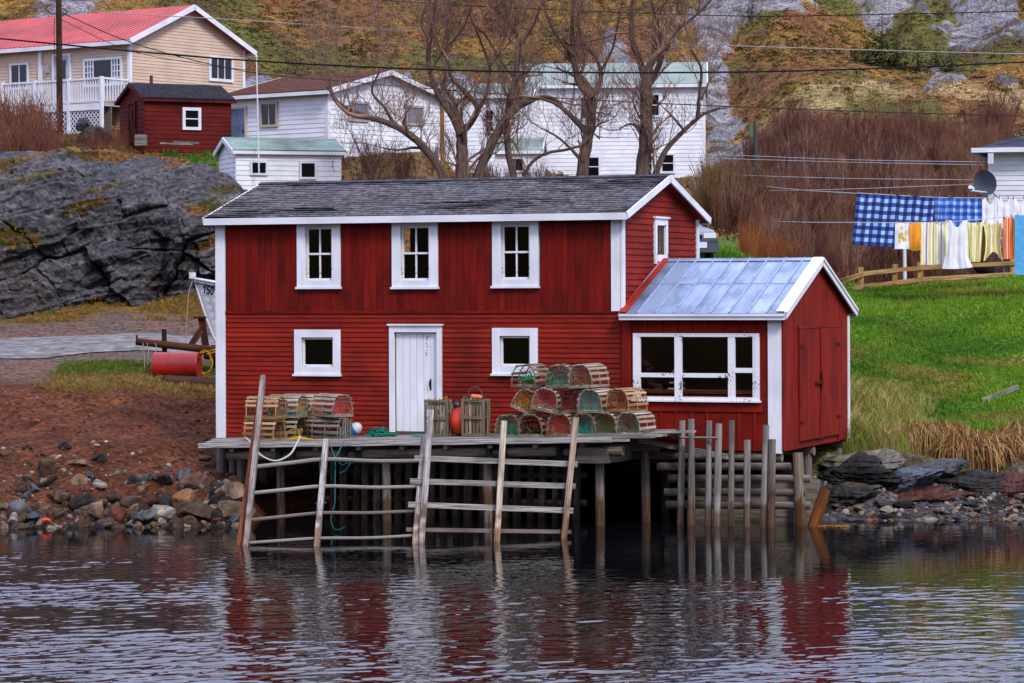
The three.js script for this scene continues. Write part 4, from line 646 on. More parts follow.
{
  const dy = (x, k) => deckY(x) + 0.002 + k * 0.455, Y90 = Math.PI / 2;
  // left stack: long sides to the harbour
  const lx = [-7.02, -6.93, -6.98, -6.9], rowsZ = [1.62, 1.02, 0.45];
  const names = ['front', 'second', 'third'];
  rowsZ.forEach((z, k) => {
    const bx = -7.15 + k * 0.06 + (k ? 0.12 : 0), nets = [['brown', 'brown'], ['gold', 'dark'], ['orange', 'dark']][k];
    trap(`pale lath trap at the bottom of the left stack, ${names[k]} from the wharf edge`, [bx, dy(bx, 0) + 0.006, z], [0, Y90 + (k - 1) * 0.04, 0], { lath: k === 0 ? 'fresh' : 'weathered', net: nets[1], seed: 2 + k, open: k === 0 });
    trap(`pale lath trap on top of the left stack, ${names[k]} from the wharf edge`, [bx + 0.02, dy(bx, 1), z - 0.02], [0, Y90 + (1 - k) * 0.03, 0], { lath: k === 0 ? 'fresh' : 'pale', net: nets[0], seed: 12 + k });
  });
  trap('grey lath trap with slatted end at the bottom beside the teal rope', [-5.9, dy(-5.9, 0), 1.05], [0, Y90 - 0.22, 0], { lath: 'grey', net: 'dark', lathEnd: true, seed: 21 });
  trap('grey lath trap with red end netting on top beside the teal rope', [-5.9, dy(-5.9, 1), 1.02], [0, Y90 - 0.5, 0], { lath: 'pale', net: 'red', seed: 22 });
  trap('weathered lath trap lying at the back between the two left stacks', [-6.25, dy(-6.25, 0), 0.55], [0, Y90, 0], { lath: 'fresh', net: 'brown', seed: 23 });
  // two traps on end either side of the orange buoy
  trap('brown lath trap standing on end left of the orange buoy', [-3.5, dy(-3.5, 0) + TL / 2 + 0.02, 1.25], [-Y90, 0.1, 0], { lath: 'weathered', net: 'brown', seed: 31 });
  trap('pale lath trap standing on end right of the orange buoy', [-2.68, dy(-2.68, 0) + TL / 2 + 0.02, 1.3], [-Y90, -0.05, 0], { lath: 'weathered', net: 'moss', seed: 32 });
  trap('grey lath trap tipped on its side behind the orange buoy', [-3.15, dy(-3.15, 0) + 0.27, 0.55], [0.1, 0.5, 1.3], { lath: 'grey', net: 'dark', seed: 33 });
  // right pile: ends to the harbour
  const X = (px) => (px - 594) / 47.6;
  [[511, 'green', 'dark green netting', 0.1], [537, 'dark', 'dark open netting', -0.04], [564, 'red', 'red netting', 0.02], [588, 'teal', 'thin teal netting', 0.06], [609, 'moss', 'olive netting', 0.0], [635, 'green', 'green netting', -0.12]].forEach(([px, n, w, a], k) => trap(`bottom row trap with ${w} in the right pile, ${['first', 'second', 'third', 'fourth', 'fifth', 'sixth'][k]} from the door`, [X(px), dy(X(px), 0), 1.52 + (k % 2) * 0.06], [0, a, 0], { lath: k > 3 ? 'pale' : 'weathered', net: n, net2: k === 5 ? 'red' : n, seed: 41 + k, open: k === 1, bulge: k % 2 }));
  trap('tilted trap with gold netting at the left of the middle row', [X(521), dy(X(521), 1) + 0.05, 1.50], [0, 0.35, -0.42], { lath: 'pale', net: 'gold', net2: 'dark', seed: 51 });
  trap('tilted trap with pink netting second in the middle row', [X(547), dy(X(547), 1) + 0.07, 1.55], [0.05, 0.12, -0.22], { lath: 'pale', net: 'pink', seed: 52, bulge: 1 });
  trap('trap with red netting set back in the middle row', [X(573), dy(X(573), 1) + 0.0, 1.22], [0, 0, 0.02], { lath: 'weathered', net: 'red', net2: 'green', seed: 53 });
  trap('trap with mixed green netting fourth in the middle row', [X(597), dy(X(597), 1), 1.56], [0, -0.1, 0.01], { lath: 'pale', net: 'teal', net2: 'pink', seed: 54 });
  trap('trap with brown netting at the right end of the middle row', [X(624), dy(X(624), 1), 1.45], [0, -0.22, 0.0], { lath: 'fresh', net: 'brown', net2: 'red', seed: 55 });
  trap('open topped trap with lime rope inside, left of the top row', [X(527), dy(X(527), 2) + 0.06, 1.4], [0, -0.04, -0.02], { lath: 'weathered', net: 'dark', net2: 'brown', seed: 61, open: true, skip: [2, 4] });
  trap('trap with thick teal netting in the middle of the top row', [X(559), dy(X(559), 2) + 0.04, 1.45], [0, 0.25, 0.05], { lath: 'weathered', net: 'teal', net2: 'green', seed: 62, bulge: 1 });
  trap('trap with red netting at the right of the top row', [X(587), dy(X(587), 2) + 0.03, 1.45], [0, -0.15, 0.06], { lath: 'pale', net: 'brown', net2: 'red', seed: 63 });
}
// ------------------------------------------------------------------ ropes, buoys and tyres on the wharf
function ropeHeap(n, R, h, seed, r = 0.011) { const q = rng(seed), p = []; for (let i = 0; i < n; i++) { const a = i * 1.15 + q() * 0.9, k = Math.pow(q(), 0.6) * R; p.push([Math.cos(a) * k, 0.012 + (1 - k / R) * h * q() + 0.01, Math.sin(a) * k * 0.6]); } return tube(p, r, n * 5, 5); }
const W3 = (lx, y, lz) => frameAt(lx, y, lz);
function place(m, v, ry = -TH) { m.position.copy(v); m.rotation.y = ry; return m; }
{
  place(solo('rope_pile', merge([ropeHeap(60, 0.38, 0.2, 5), ropeHeap(50, 0.3, 0.26, 6).translate(-0.12, 0, 0)]), mat('#168a76', { map: T.fine }), 'heap of teal rope on the wharf left of the white door', 'rope'), W3(-5.0, deckY(-5.0) + 0.01, 0.6));
  place(solo('rope_scrap', ropeHeap(16, 0.2, 0.03, 9), mat('#1f9a86'), 'short teal rope end lying below the white door', 'rope'), W3(-4.1, deckY(-4.1) + 0.01, 0.7));
  place(solo('rope_scrap', ropeHeap(14, 0.22, 0.02, 10), mat('#1f9a86'), 'thin teal rope end lying by the orange buoy', 'rope'), W3(-3.4, deckY(-3.4) + 0.05, 1.95));
  place(solo('yellow_rope', merge([ropeHeap(40, 0.3, 0.06, 12), tube([[-0.25, 0.02, 0.1], [-0.2, 0.17, 0.12], [0.02, 0.22, 0.12], [0.1, 0.06, 0.15], [0.5, 0.02, 0.1], [0.75, 0.03, 0]], 0.009, 40, 5)]), mat('#b08a1c'), 'loose yellow rope in front of the left trap stack', 'rope'), W3(-6.3, deckY(-6.3) + 0.01, 1.75));
  place(solo('lime_rope', ropeHeap(40, 0.17, 0.12, 15), mat('#2fae55'), 'lime green rope coiled inside the top left trap', 'rope'), W3(-1.37, deckY(-1.37) + 1.09, 1.5));
  // buoys
  const buoy = thing('orange_buoy', 'round orange buoy between the two upright traps', 'buoy', W3(-3.05, deckY(-3.05) + 0.30, 0.95).toArray(), -TH);
  part(buoy, 'float', new THREE.LatheGeometry([[0, -0.29], [0.12, -0.27], [0.22, -0.19], [0.28, -0.06], [0.28, 0.06], [0.24, 0.17], [0.15, 0.25], [0.075, 0.29], [0, 0.3]].map(([x, y]) => new THREE.Vector2(x, y)), 24), mat('#d8340c', { roughness: 0.45, map: T.mott }), [0, 0, 0], [0, 0, 0.35]);
  part(buoy, 'eye', new THREE.LatheGeometry([[0, 0.27], [0.075, 0.27], [0.08, 0.36], [0.05, 0.42], [0, 0.42]].map(([x, y]) => new THREE.Vector2(x, y)), 14), mat('#1b2436', { roughness: 0.5 }), [0, 0, 0], [0, 0, 0.35]);
  part(buoy, 'patch', new THREE.SphereGeometry(0.1, 12, 8).scale(1, 1, 0.35).translate(0.14, -0.12, 0.2), mat('#20242c'));
  const b2 = thing('white_buoy', 'white buoy with a blue stripe beside the grey lath traps', 'buoy', W3(-5.5, deckY(-5.5) + 0.17, 0.85).toArray(), -TH); b2.scale.setScalar(0.85);
  const lat = (a) => new THREE.LatheGeometry(a.map(([x, y]) => new THREE.Vector2(x, y)), 20);
  part(b2, 'float', lat([[0, -0.2], [0.1, -0.18], [0.145, -0.06], [0.15, 0.05], [0.12, 0.14], [0.06, 0.2], [0, 0.21]]), mat('#a9b0b8', { roughness: 0.5 }), [0, 0, 0], [0, 0, -1.0]);
  part(b2, 'stripe', lat([[0.146, -0.05], [0.154, -0.03], [0.155, 0.03], [0.15, 0.06]]), mat('#2b5f93', { roughness: 0.45 }), [0, 0, 0], [0, 0, -1.0]);
  const bf = thing('trap_float', 'small peach float tied on top of the right upright trap', 'float', W3(-2.6, deckY(-2.6) + 0.80, 1.3).toArray(), -TH);
  part(bf, 'float', new THREE.CapsuleGeometry(0.045, 0.16, 4, 10).rotateZ(1.5), mat('#c8704a', { roughness: 0.5 })); part(bf, 'becket', tube([[-0.18, -0.02, 0], [-0.14, 0.14, 0], [-0.02, 0.2, 0], [0.1, 0.12, 0], [0.14, -0.02, 0]], 0.008, 24, 5), mat('#4c5a58'));
  // tyres hung under the edge as fenders
  const ty = new THREE.TorusGeometry(0.16, 0.065, 9, 22);
  for (const [x, w] of [[-7.0 + 0.5, 'left of the second post'], [-5.05, 'above the hanging teal line'], [-1.9, 'behind the middle board rack'], [-0.42, 'near the right end of the board rack']]) place(solo('fender_tyre', ty, mat('#15161a', { roughness: 0.9, map: T.mott }), `black tyre hung under the wharf edge ${w}`, 'tyre', 'tyres under the wharf edge'), W3(x, deckY(x) - 0.3, 1.98));
  // lines hanging in front of the rack
  const P = (px, py, d) => at(px, py, d);
  solo('white_hose', tube([P(246, 438, 57.1), P(254, 446, 56.2), P(262, 456, 55.6), P(276, 461, 55.4), P(288, 456, 55.5), P(297, 443, 56.1), P(300, 437, 56.4)], 0.02, 40, 6), mat('#a9a79c'), 'pale hose sagging from the left end of the wharf', 'hose');
  const teal = mat('#1a6a70');
  solo('hanging_rope', merge([tube([P(329, 440, 56.2), P(333, 453, 55.2), P(335, 458, 55.1), P(335, 480, 54.9), P(335, 503, 54.7)], 0.009, 30, 5), tube([P(344, 441, 56.3), P(339, 451, 55.2), P(335, 458, 55.1)], 0.009, 16, 5), tube([P(335, 458, 55.05), P(343, 465, 54.9), P(351, 459, 54.9), P(346, 470, 54.9), P(340, 473, 54.9)], 0.009, 24, 5), tube([P(335, 503, 54.7), P(331, 520, 54.4), P(336, 530, 54.2), P(345, 527, 54.2)], 0.006, 20, 5)]), teal, 'thin teal line hanging in front of the pole rack', 'rope');
  solo('lashing', merge([tube([P(323, 446, 55.3), P(320, 470, 54.9), P(325, 480, 54.8), P(322, 503, 54.4)], 0.013, 24, 5), tube([P(316, 503.5, 54.5), P(321, 502.5, 54.3), P(326, 503, 54.4)], 0.018, 12, 5)]), teal, 'teal lashing wound down the second post of the pole rack', 'rope');
}
// ------------------------------------------------------------------ boat, barrel and cradle behind the left end
{
  const d0 = 72.6, gy = (px, d) => { const p = at(px, 300, d); return groundH(p.x, p.z); };
  // hull lofted in its own frame: bow towards -x
  const boat = thing('wooden_boat', 'white wooden boat whose bow sticks out behind the left corner of the stage', 'boat', [at(194, 300, d0).x, 0, -d0 - 0.2], -0.1);
  const sec = [], NS = 22, NP = 9, LEN = 5.6, by = gy(215, d0) + 0.55;
  const bowTop = hAt(196, 279, d0), keelY = hAt(219, 345, d0);
  const S = (t, k) => { // t along 0 bow..1 stern, k 0 keel..1 gunwale, half breadth
    const x = lerp(0.62 * (1 - Math.pow(k, 0.9)), 0, 0) * (1 - t) + t * LEN, sheer = bowTop - 0.72 * Math.sin(Math.min(1, t * 1.15) * Math.PI / 2) * 0.75, kb = keelY - 0.1 * Math.min(1, t * 3);
    const bm = 0.9 * Math.pow(Math.sin(Math.min(1, t * 1.6 + 0.005) * Math.PI / 2), 0.8) * (1 - 0.25 * Math.max(0, t - 0.6)), w = bm * Math.pow(k, 0.55);
    return [x, lerp(kb, sheer, Math.pow(k, 1.15)), w];
  };
  const quads = [], rim = [[], []];
  for (const s of [1, -1]) for (let i = 0; i < NS; i++) for (let j = 0; j < NP; j++) { const q = (a, b) => { const [x, y, w] = S(a / NS, b / NP); return [x, y, s * w]; }; const o = [q(i, j), q(i + 1, j), q(i + 1, j + 1), q(i, j + 1)]; quads.push(s > 0 ? o : [o[1], o[0], o[3], o[2]]); }
  let hg = quadGeo(quads); hg.deleteAttribute('normal'); hg = toCreasedNormals(mergeVertices(hg, 1e-4), 0.7);
  const hullM = mat('#d3d6dc', { roughness: 0.45, map: T.paint });
  part(boat, 'hull', hg, hullM);
  for (const s of [1, -1]) { const p = []; for (let i = 0; i <= NS; i++) { const [x, y, w] = S(i / NS, 1); p.push([x - (i ? 0 : 0.02), y + 0.01, s * w]); } part(boat, 'gunwale', tube(p, 0.03, 44, 6), hullM); const q = p.map(([x, y, z]) => [x, y - 0.1, z * 1.005 + s * 0.006]); part(boat, 'rubbing_strake', tube(q, 0.016, 44, 5), mat('#23272f')); }
  const stp = []; for (let j = 0; j <= NP; j++) { const [x, y] = S(0, j / NP); stp.push([x - 0.012, y, 0]); } stp.push([-0.10, bowTop + 0.10, 0]); part(boat, 'stem', tube(stp, 0.035, 24, 6), hullM);
  part(boat, 'stem_head', new THREE.BoxGeometry(0.16, 0.16, 0.1).translate(-0.06, bowTop + 0.09, 0), hullM);
  part(boat, 'thwart', box(0.3, 0.04, 1.4, 2.4, bowTop - 0.75, 0), M.deck[0]);
  const font = await new FontLoader().loadAsync('fonts/droid/droid_sans_bold.typeface.json');
  const tg = new TextGeometry('150', { font, size: 0.2, depth: 0.006, curveSegments: 4 }); tg.computeBoundingBox();
  const [ax, ay, aw] = S(0.07, 0.86), [cx, , cw] = S(0.19, 0.86), yaw = Math.atan2(-(cw - aw), cx - ax);
  tg.scale(0.72, 1.05, 1).rotateZ(-0.16).translate(0.21, bowTop - 0.36, 0);
  // lay every letter point on the hull side
  { const p = tg.attributes.position; for (let i = 0; i < p.count; i++) { const x = p.getX(i), y = p.getY(i); const t = clamp(x / LEN, 0, 1); let k = 0.5; for (let it = 0; it < 18; it++) { const [, sy] = S(t, k); k = clamp(k + (y - sy) * 0.5, 0.02, 1); } let tt = t; for (let it = 0; it < 12; it++) { const [sx] = S(tt, k); tt = clamp(tt + (x - sx) / LEN, 0, 1); } p.setZ(i, S(tt, k)[2] + 0.012); } tg.computeVertexNormals(); }
  part(boat, 'registration_number', tg, mat('#12161c'));
  part(boat, 'painter_rope', tube([[-0.05, bowTop - 0.05, 0.05], [-0.13, bowTop - 0.35, 0.12], [-0.15, bowTop - 0.8, 0.2], [-0.18, bowTop - 1.5, 0.25], [-0.2, bowTop - 2.0, 0.2]], 0.012, 30, 5), mat('#8d7c62'));
  // cradle of rusty timbers
  const cr = thing('boat_cradle', 'rough brown timber cradle with a long pole under the boat', 'cradle', [0, 0, 0]);
  const D = 71.4, tm = [wood('#4a2a1c'), wood('#5a3522'), wood('#3c2218')];
  part(cr, 'long_beam', stick(at(136, 341.5, D), at(232, 352, D), 0.09, 0.1, 8), tm[1]);
  const post = (px, py0, py1, d, r) => stick(at(px + 1, py1, d), at(px, py0, d), r, r * 0.9, 7);
  part(cr, 'post', post(164, 329, 372, D + 0.1, 0.07), tm[2]); part(cr, 'post', beam(at(206.5, 352, D + 0.15), at(201.5, 318, D + 0.15), 0.17, 0.14), tm[0]); part(cr, 'post', post(214, 345, 374, D + 0.3, 0.09), tm[2]);
  part(cr, 'brace', beam(at(190, 347, D + 0.05), at(201, 330, D + 0.1), 0.16, 0.1), tm[1]); part(cr, 'peg', post(136.5, 335, 343, D, 0.03), tm[2]); part(cr, 'cap', box(0.3, 0.05, 0.3, ...at(200, 317.5, D + 0.15).toArray()), tm[0]);
  part(cr, 'cross_beam', stick(at(205, 355, D - 0.1), at(240, 357, D + 0.4), 0.11, 0.11, 8), tm[2]);
  for (const [px, len] of [[143, 36], [147, 22], [155, 10]]) part(cr, 'hanging_twine', tube([at(px, 343, D - 0.1), at(px + 1.5, 343 + len * 0.5, D - 0.1), at(px + 0.5, 343 + len, D - 0.1)], 0.012, 12, 4), mat('#8d8478'));
  const coil = []; const rr = rng(3); for (let i = 0; i < 120; i++) { const a = i * 0.55, k = 0.16 + 0.05 * rr(); coil.push([Math.cos(a) * k * 0.9, Math.sin(a) * k * 1.55 - 0.1, (rr() - 0.5) * 0.16]); }
  const cl = solo('yellow_rope_coil', merge([tube(coil, 0.017, 480, 5), tube([[0.05, 0.18, 0], [0.3, 0.24, 0.05], [0.55, 0.22, 0.1]], 0.02, 12, 5), tube([[0.05, 0.12, 0.05], [0.3, 0.18, 0.05], [0.6, 0.17, 0.1]], 0.02, 12, 5)]), mat('#b98a16', { map: T.fine }), 'coil of yellow rope hung on the cradle beside the red barrel', 'rope'); cl.position.copy(at(205, 359, D - 0.35));
  const bp = at(177, 365.5, 70.5), barrel = thing('red_barrel', 'red steel drum lying on its side on the grass by the cradle', 'barrel', [bp.x, bp.y, bp.z], -0.12);
  const R = 0.33, Lb = 1.1; const prof = [[0, -Lb / 2], [R - 0.02, -Lb / 2], [R - 0.02, -Lb / 2 - 0.012], [R + 0.006, -Lb / 2 - 0.012], [R + 0.006, -Lb / 2 + 0.02], [R, -Lb / 2 + 0.03], [R, -0.19], [R + 0.014, -0.165], [R, -0.14], [R, 0.14], [R + 0.014, 0.165], [R, 0.19], [R, Lb / 2 - 0.03], [R + 0.006, Lb / 2 - 0.02], [R + 0.006, Lb / 2 + 0.012], [R - 0.02, Lb / 2 + 0.012], [R - 0.02, Lb / 2], [0, Lb / 2]];
  part(barrel, 'drum', new THREE.LatheGeometry(prof.map(([x, y]) => new THREE.Vector2(x, y)), 36).rotateZ(Math.PI / 2), mat('#a01512', { roughness: 0.4, map: T.paint }));
  part(barrel, 'bung', new THREE.CylinderGeometry(0.035, 0.035, 0.02, 12).rotateZ(Math.PI / 2).translate(Lb / 2 + 0.01, 0.15, 0.08), M.iron);
  solo('fallen_log', merge([stick(at(166, 382, 69.6), at(236, 385, 69.3), 0.17, 0.165, 12), stick(at(164, 382, 69.65), at(166, 382, 69.6), 0.14, 0.165, 12)]), wood('#4e362c'), 'brown log lying on the ground in front of the red drum', 'log');
}
console.log('wharf things done');
// ------------------------------------------------------------------ houses behind
const SID = { cream: mat('#cbb29c', { map: T.paintW, roughness: 0.7 }), white: mat('#dfe1e8', { map: T.paintW, roughness: 0.65 }), red: paint('#5c120e'), trim: mat('#dfe1e8', { roughness: 0.6, map: T.paintW }) };
function house(name, label, { p, th, L, W, H, rise, over = 0.3, rake = 0.25, wall, roofM, exp = 0.2, ribs = 0, trim = SID.trim, corner = 0.14, fasciaH = 0.16, open = [] }) {
  const g = thing(name, label, name.includes('shed') ? 'shed' : 'house', p.toArray(), -th), half = W / 2;
  const gl = (y) => y <= H ? 0 : (y - H) / rise * half, gh = (y) => y <= H ? W : W - (y - H) / rise * half;
  part(g, 'wall', merge(siding(-1.2, H, () => -L, () => 0, exp)), wall);
  part(g, 'wall', merge(siding(-1.2, H, () => 0, () => L, exp)).rotateY(Math.PI).translate(0, 0, -W), wall);
  part(g, 'gable_wall', merge(siding(-1.2, H + rise, gl, gh, exp)).rotateY(Math.PI / 2), wall);
  part(g, 'gable_wall', merge(siding(-1.2, H + rise, (y) => -gh(y), (y) => -gl(y), exp)).rotateY(-Math.PI / 2).translate(-L, 0, 0), wall);
  for (const [x, z] of [[0, 0], [-L, 0], [0, -W], [-L, -W]]) part(g, 'corner_board', box(corner, H + 1.2, corner, x + (x ? -0.0 : 0) - Math.sign(x || -1) * -0.0 + (x ? 0.04 : -0.04), H / 2 - 0.6, z + (z ? 0.04 : -0.04)), trim);
  const sl = Math.hypot(half + over, rise * (half + over) / half), ang = Math.atan(rise / half), eY = H - rise * over / half, x0 = -L - rake, x1 = rake;
  const lay = (s, q, sc, lift = 0, x = 0) => { q.rotateX(s * ang); return q.translate(x, eY + Math.sin(ang) * sc + lift, s > 0 ? over - Math.cos(ang) * sc : -W - over + Math.cos(ang) * sc); };
  const roof = part(g, 'roof', merge([1, -1].map((s) => lay(s, box(x1 - x0, 0.08, sl + 0.02), sl / 2, 0.05, (x0 + x1) / 2))), roofM);
  if (ribs) for (const s of [1]) for (let x = x0 + ribs / 2; x < x1; x += ribs) part(roof, 'rib', lay(s, box(0.035, 0.03, sl), sl / 2, 0.10, x), roofM);
  for (const z of [over, -W - over]) part(roof, 'fascia', box(x1 - x0, fasciaH, 0.04, (x0 + x1) / 2, eY - 0.02, z), trim);
  for (const x of [x0, x1]) for (const s of [1, -1]) part(roof, 'rake_board', lay(s, box(0.05, fasciaH + 0.04, sl + 0.03), sl / 2, 0.0, x + Math.sign(x) * 0.015), trim);
  // windows and doors sit in their casings, on the front (s = x) or the right gable (s from the front corner back) or the left gable
  g.put = (face, s, y, w, h, { kind = 'window', cols = 1, rows = 1, frame = 0.09, casing = trim, pane = M.darkGlass, leaf } = {}) => {
    const m = new THREE.Matrix4(); if (face === 'right') m.makeRotationY(Math.PI / 2); else if (face === 'left') m.makeRotationY(-Math.PI / 2).setPosition(-L, 0, 0);
    const T4 = (q) => q.applyMatrix4(m), cas = part(g, kind, T4(merge([box(frame, h, 0.08, s - w / 2 + frame / 2, y, 0.045), box(frame, h, 0.08, s + w / 2 - frame / 2, y, 0.045), box(w - 2 * frame, frame, 0.078, s, y + h / 2 - frame / 2, 0.044), box(w - 2 * frame, frame, 0.078, s, y - h / 2 + frame / 2, 0.044)])), casing);
    const iw = w - 2 * frame, ih = h - 2 * frame;
    if (leaf) { part(cas, 'leaf', T4(box(iw, ih, 0.05, s, y, 0.03)), leaf); if (kind === 'door') part(cas, 'handle', T4(new THREE.SphereGeometry(0.04, 8, 6).translate(s + iw * 0.4, y - 0.1, 0.08)), M.iron); return cas; }
    for (let i = 0; i < cols; i++) for (let j = 0; j < rows; j++) part(cas, 'pane', T4(box(iw / cols - 0.03, ih / rows - 0.03, 0.02, s - iw / 2 + iw * (i + 0.5) / cols, y - ih / 2 + ih * (j + 0.5) / rows, 0.036)), pane);
    for (let i = 1; i < cols; i++) part(cas, 'muntin', T4(box(0.04, ih, 0.05, s - iw / 2 + iw * i / cols, y, 0.042)), casing);
    for (let j = 1; j < rows; j++) part(cas, 'muntin', T4(box(iw, 0.04, 0.048, s, y - ih / 2 + ih * j / rows, 0.041)), casing);
    return cas;
  };
  g.lay = lay; g.roof = roof; return g;
}
{ // cream bungalow
  const P0 = at(130, 129, 114), h = house('cream_house', 'cream clapboard house with a pink metal roof and white verandah', { p: P0, th: 36 * Math.PI / 180, L: 11, W: 6.9, H: 3.62, rise: 1.5, over: 0.35, rake: 0.35, wall: SID.cream, roofM: mat('#b8403f', { roughness: 0.5, map: T.paint }), exp: 0.13, ribs: 0.28 });
  h.put('right', 5.4, 2.72, 1.5, 1.05, { cols: 3, frame: 0.12 });
  const w = h.put('front', -1.45, 2.35, 2.15, 1.15, { cols: 1, frame: 0.1 });
  for (const s of [-1, 1]) for (let k = 0; k < 3; k++) { part(w, 'muntin', box(0.05, 0.98, 0.06, -1.45 + s * (0.52 + (k === 0 ? 0 : k * 0.15)), 2.35, 0.05), SID.trim); } for (const s of [-1, 1]) for (let k = 1; k < 4; k++) part(w, 'muntin', box(0.46, 0.035, 0.055, -1.45 + s * 0.76, 1.86 + k * 0.245, 0.048), SID.trim);
  for (let k = 0; k < 7; k++) part(w, 'flower_box_peg', box(0.12, 0.12, 0.1, -2.3 + k * 0.28, 1.66, 0.09), mat('#3d3f46'));
  h.put('front', -3.75, 2.05, 1.05, 2.3, { kind: 'door', leaf: mat('#b9bdc6', { map: T.paint }) }); part(h, 'door_glass', box(0.46, 0.75, 0.02, -3.75, 2.55, 0.065), M.darkGlass);
  h.put('front', -6.2, 2.4, 1.1, 1.1, { cols: 2 }); h.put('front', -8.6, 2.4, 1.1, 1.1, { cols: 2 });
  part(h, 'downpipe', box(0.16, 2.6, 0.1, -4.95, 2.1, 0.07), SID.trim); part(h, 'meter_box', box(0.2, 0.3, 0.12, -4.55, 2.6, 0.08), mat('#8e9094'));
  part(h.roof, 'chimney', box(0.42, 0.75, 0.42, -0.9, 4.35, -5.3), mat('#5d2a22', { map: T.mott })); part(h.roof, 'chimney_cap', box(0.5, 0.07, 0.5, -0.9, 4.75, -5.3), mat('#35302e'));
  // verandah
  const dz = 1.5, x0 = -5.7, x1 = -0.05, dy = 0.98;
  const v = part(h, 'verandah', box(x1 - x0, 0.12, dz, (x0 + x1) / 2, dy - 0.06, dz / 2 + 0.03), mat('#c3c5cb', { map: T.grain }));
  part(v, 'handrail', box(x1 - x0, 0.08, 0.1, (x0 + x1) / 2, dy + 0.98, dz), SID.trim); part(v, 'bottom_rail', box(x1 - x0, 0.07, 0.08, (x0 + x1) / 2, dy + 0.1, dz), SID.trim); part(v, 'skirt', box(x1 - x0, 0.26, 0.05, (x0 + x1) / 2, dy - 0.14, dz + 0.03), SID.trim);
  for (let x = x0 + 0.1; x < x1; x += 0.14) part(v, 'baluster', box(0.05, 0.88, 0.05, x, dy + 0.54, dz), SID.trim);
  for (const x of [x0 + 0.05, -3.8, -1.9, x1 - 0.05]) part(v, 'post', box(0.12, dy + 2.2, 0.12, x, (dy + 1.05 - 1.15) / 2, dz + 0.002), SID.trim);
  for (let z = 0.1; z < dz; z += 0.16) part(v, 'baluster', box(0.05, 0.88, 0.05, x1 - 0.03, dy + 0.54, z), SID.trim); part(v, 'handrail', box(0.1, 0.08, dz - 0.06, x1 - 0.03, dy + 0.982, dz / 2), SID.trim);
  const st = []; for (let k = 0; k < 48; k++) for (const s of [1, -1]) { const xa = x0 - 2.0 + k * 0.2; const a = [xa, -1.1], b = [xa + s * 1.9, 0.8]; let [ax, ay] = a, [bx, by] = b; const cut = (X) => { const t = (X - ax) / (bx - ax); return [X, ay + (by - ay) * t]; }; if (ax < x0 && bx < x0 || ax > x1 && bx > x1) continue; if (ax < x0) [ax, ay] = cut(x0); if (bx < x0) [bx, by] = cut(x0); if (ax > x1) [ax, ay] = cut(x1); if (bx > x1) [bx, by] = cut(x1); if (Math.hypot(bx - ax, by - ay) > 0.05) st.push(beam([ax, ay, dz + s * 0.006], [bx, by, dz + s * 0.006], 0.042, 0.01)); }
  part(v, 'lattice', merge(st), SID.trim).userData.kind = 'stuff';
  part(v, 'inner_skirt', box(x1 - x0, 2.0, 0.05, (x0 + x1) / 2, -0.1, dz - 0.5), wood('#8a7d72'));
}
{ // little red shed beside it
  const h = house('red_shed', 'small weathered dark red shed beside the cream house', { p: at(231, 147, 105), th: -27 * Math.PI / 180, L: 3.35, W: 2.7, H: 1.72, rise: 0.55, over: 0.15, rake: 0.12, wall: SID.red, roofM: mat('#2b2c33', { map: T.fine, roughness: 0.95 }), exp: 0.16, trim: SID.red, corner: 0.1, fasciaH: 0.08 });
  h.put('front', -1.55, 1.0, 0.72, 0.82, { rows: 2, frame: 0.11, casing: SID.trim });
  h.put('left', -1.2, 0.85, 0.75, 1.6, { kind: 'door', leaf: paint('#58100c'), casing: paint('#641610') }); part(h, 'door_glass', box(0.02, 0.4, 0.16, -3.43, 1.2, -1.25), M.darkGlass);
  part(h.roof, 'stove_pipe', new THREE.CylinderGeometry(0.06, 0.06, 0.5, 10).translate(-2.6, 2.4, -1.35), mat('#5c2a20')); 
  const b = thing('wood_scraps', 'grey crate and boards lying in front of the dark red shed', 'boards', at(141, 143, 103).toArray());
  part(b, 'crate', box(0.42, 0.4, 0.3, 0, 0.1, 0), M.grey[1]); part(b, 'board', beam([0.7, -0.02, 0.1], [1.9, -0.05, 0.0], 0.06, 0.16), M.grey[2]); part(b, 'board', beam([1.2, 0.05, -0.1], [2.1, -0.02, 0.1], 0.05, 0.12), M.grey[0]);
}
{ // white bungalow, brown roof
  const P0 = at(328, 147, 110), h = house('white_bungalow', 'white clapboard bungalow with a brown roof behind the bare trees', { p: P0, th: 38 * Math.PI / 180, L: 5.3, W: 6.9, H: 2.2, rise: 0.86, over: 0.35, rake: 0.3, wall: SID.white, roofM: mat('#5f3526', { map: T.fine, roughness: 0.95 }), exp: 0.18, fasciaH: 0.14 });
  h.put('front', -4.72, 0.88, 0.95, 1.76, { kind: 'door', leaf: mat('#6f7f9a', { map: T.paint }), casing: mat('#b3a793') }); h.put('front', -3.05, 1.38, 0.95, 1.0, { cols: 2, frame: 0.1, casing: mat('#a89c8a') });
  h.put('right', 1.75, 1.45, 1.15, 0.8, { casing: mat('#9a958e'), pane: mat('#5c6068', { roughness: 0.3 }) }); h.put('right', 5.15, 1.45, 1.1, 0.8, { casing: mat('#9a958e'), pane: mat('#6a6d76', { roughness: 0.3 }) });
  part(h, 'corner_post', box(0.16, 2.7, 0.16, 0.03, 1.0, -6.87), mat('#7a5a2a'));
}
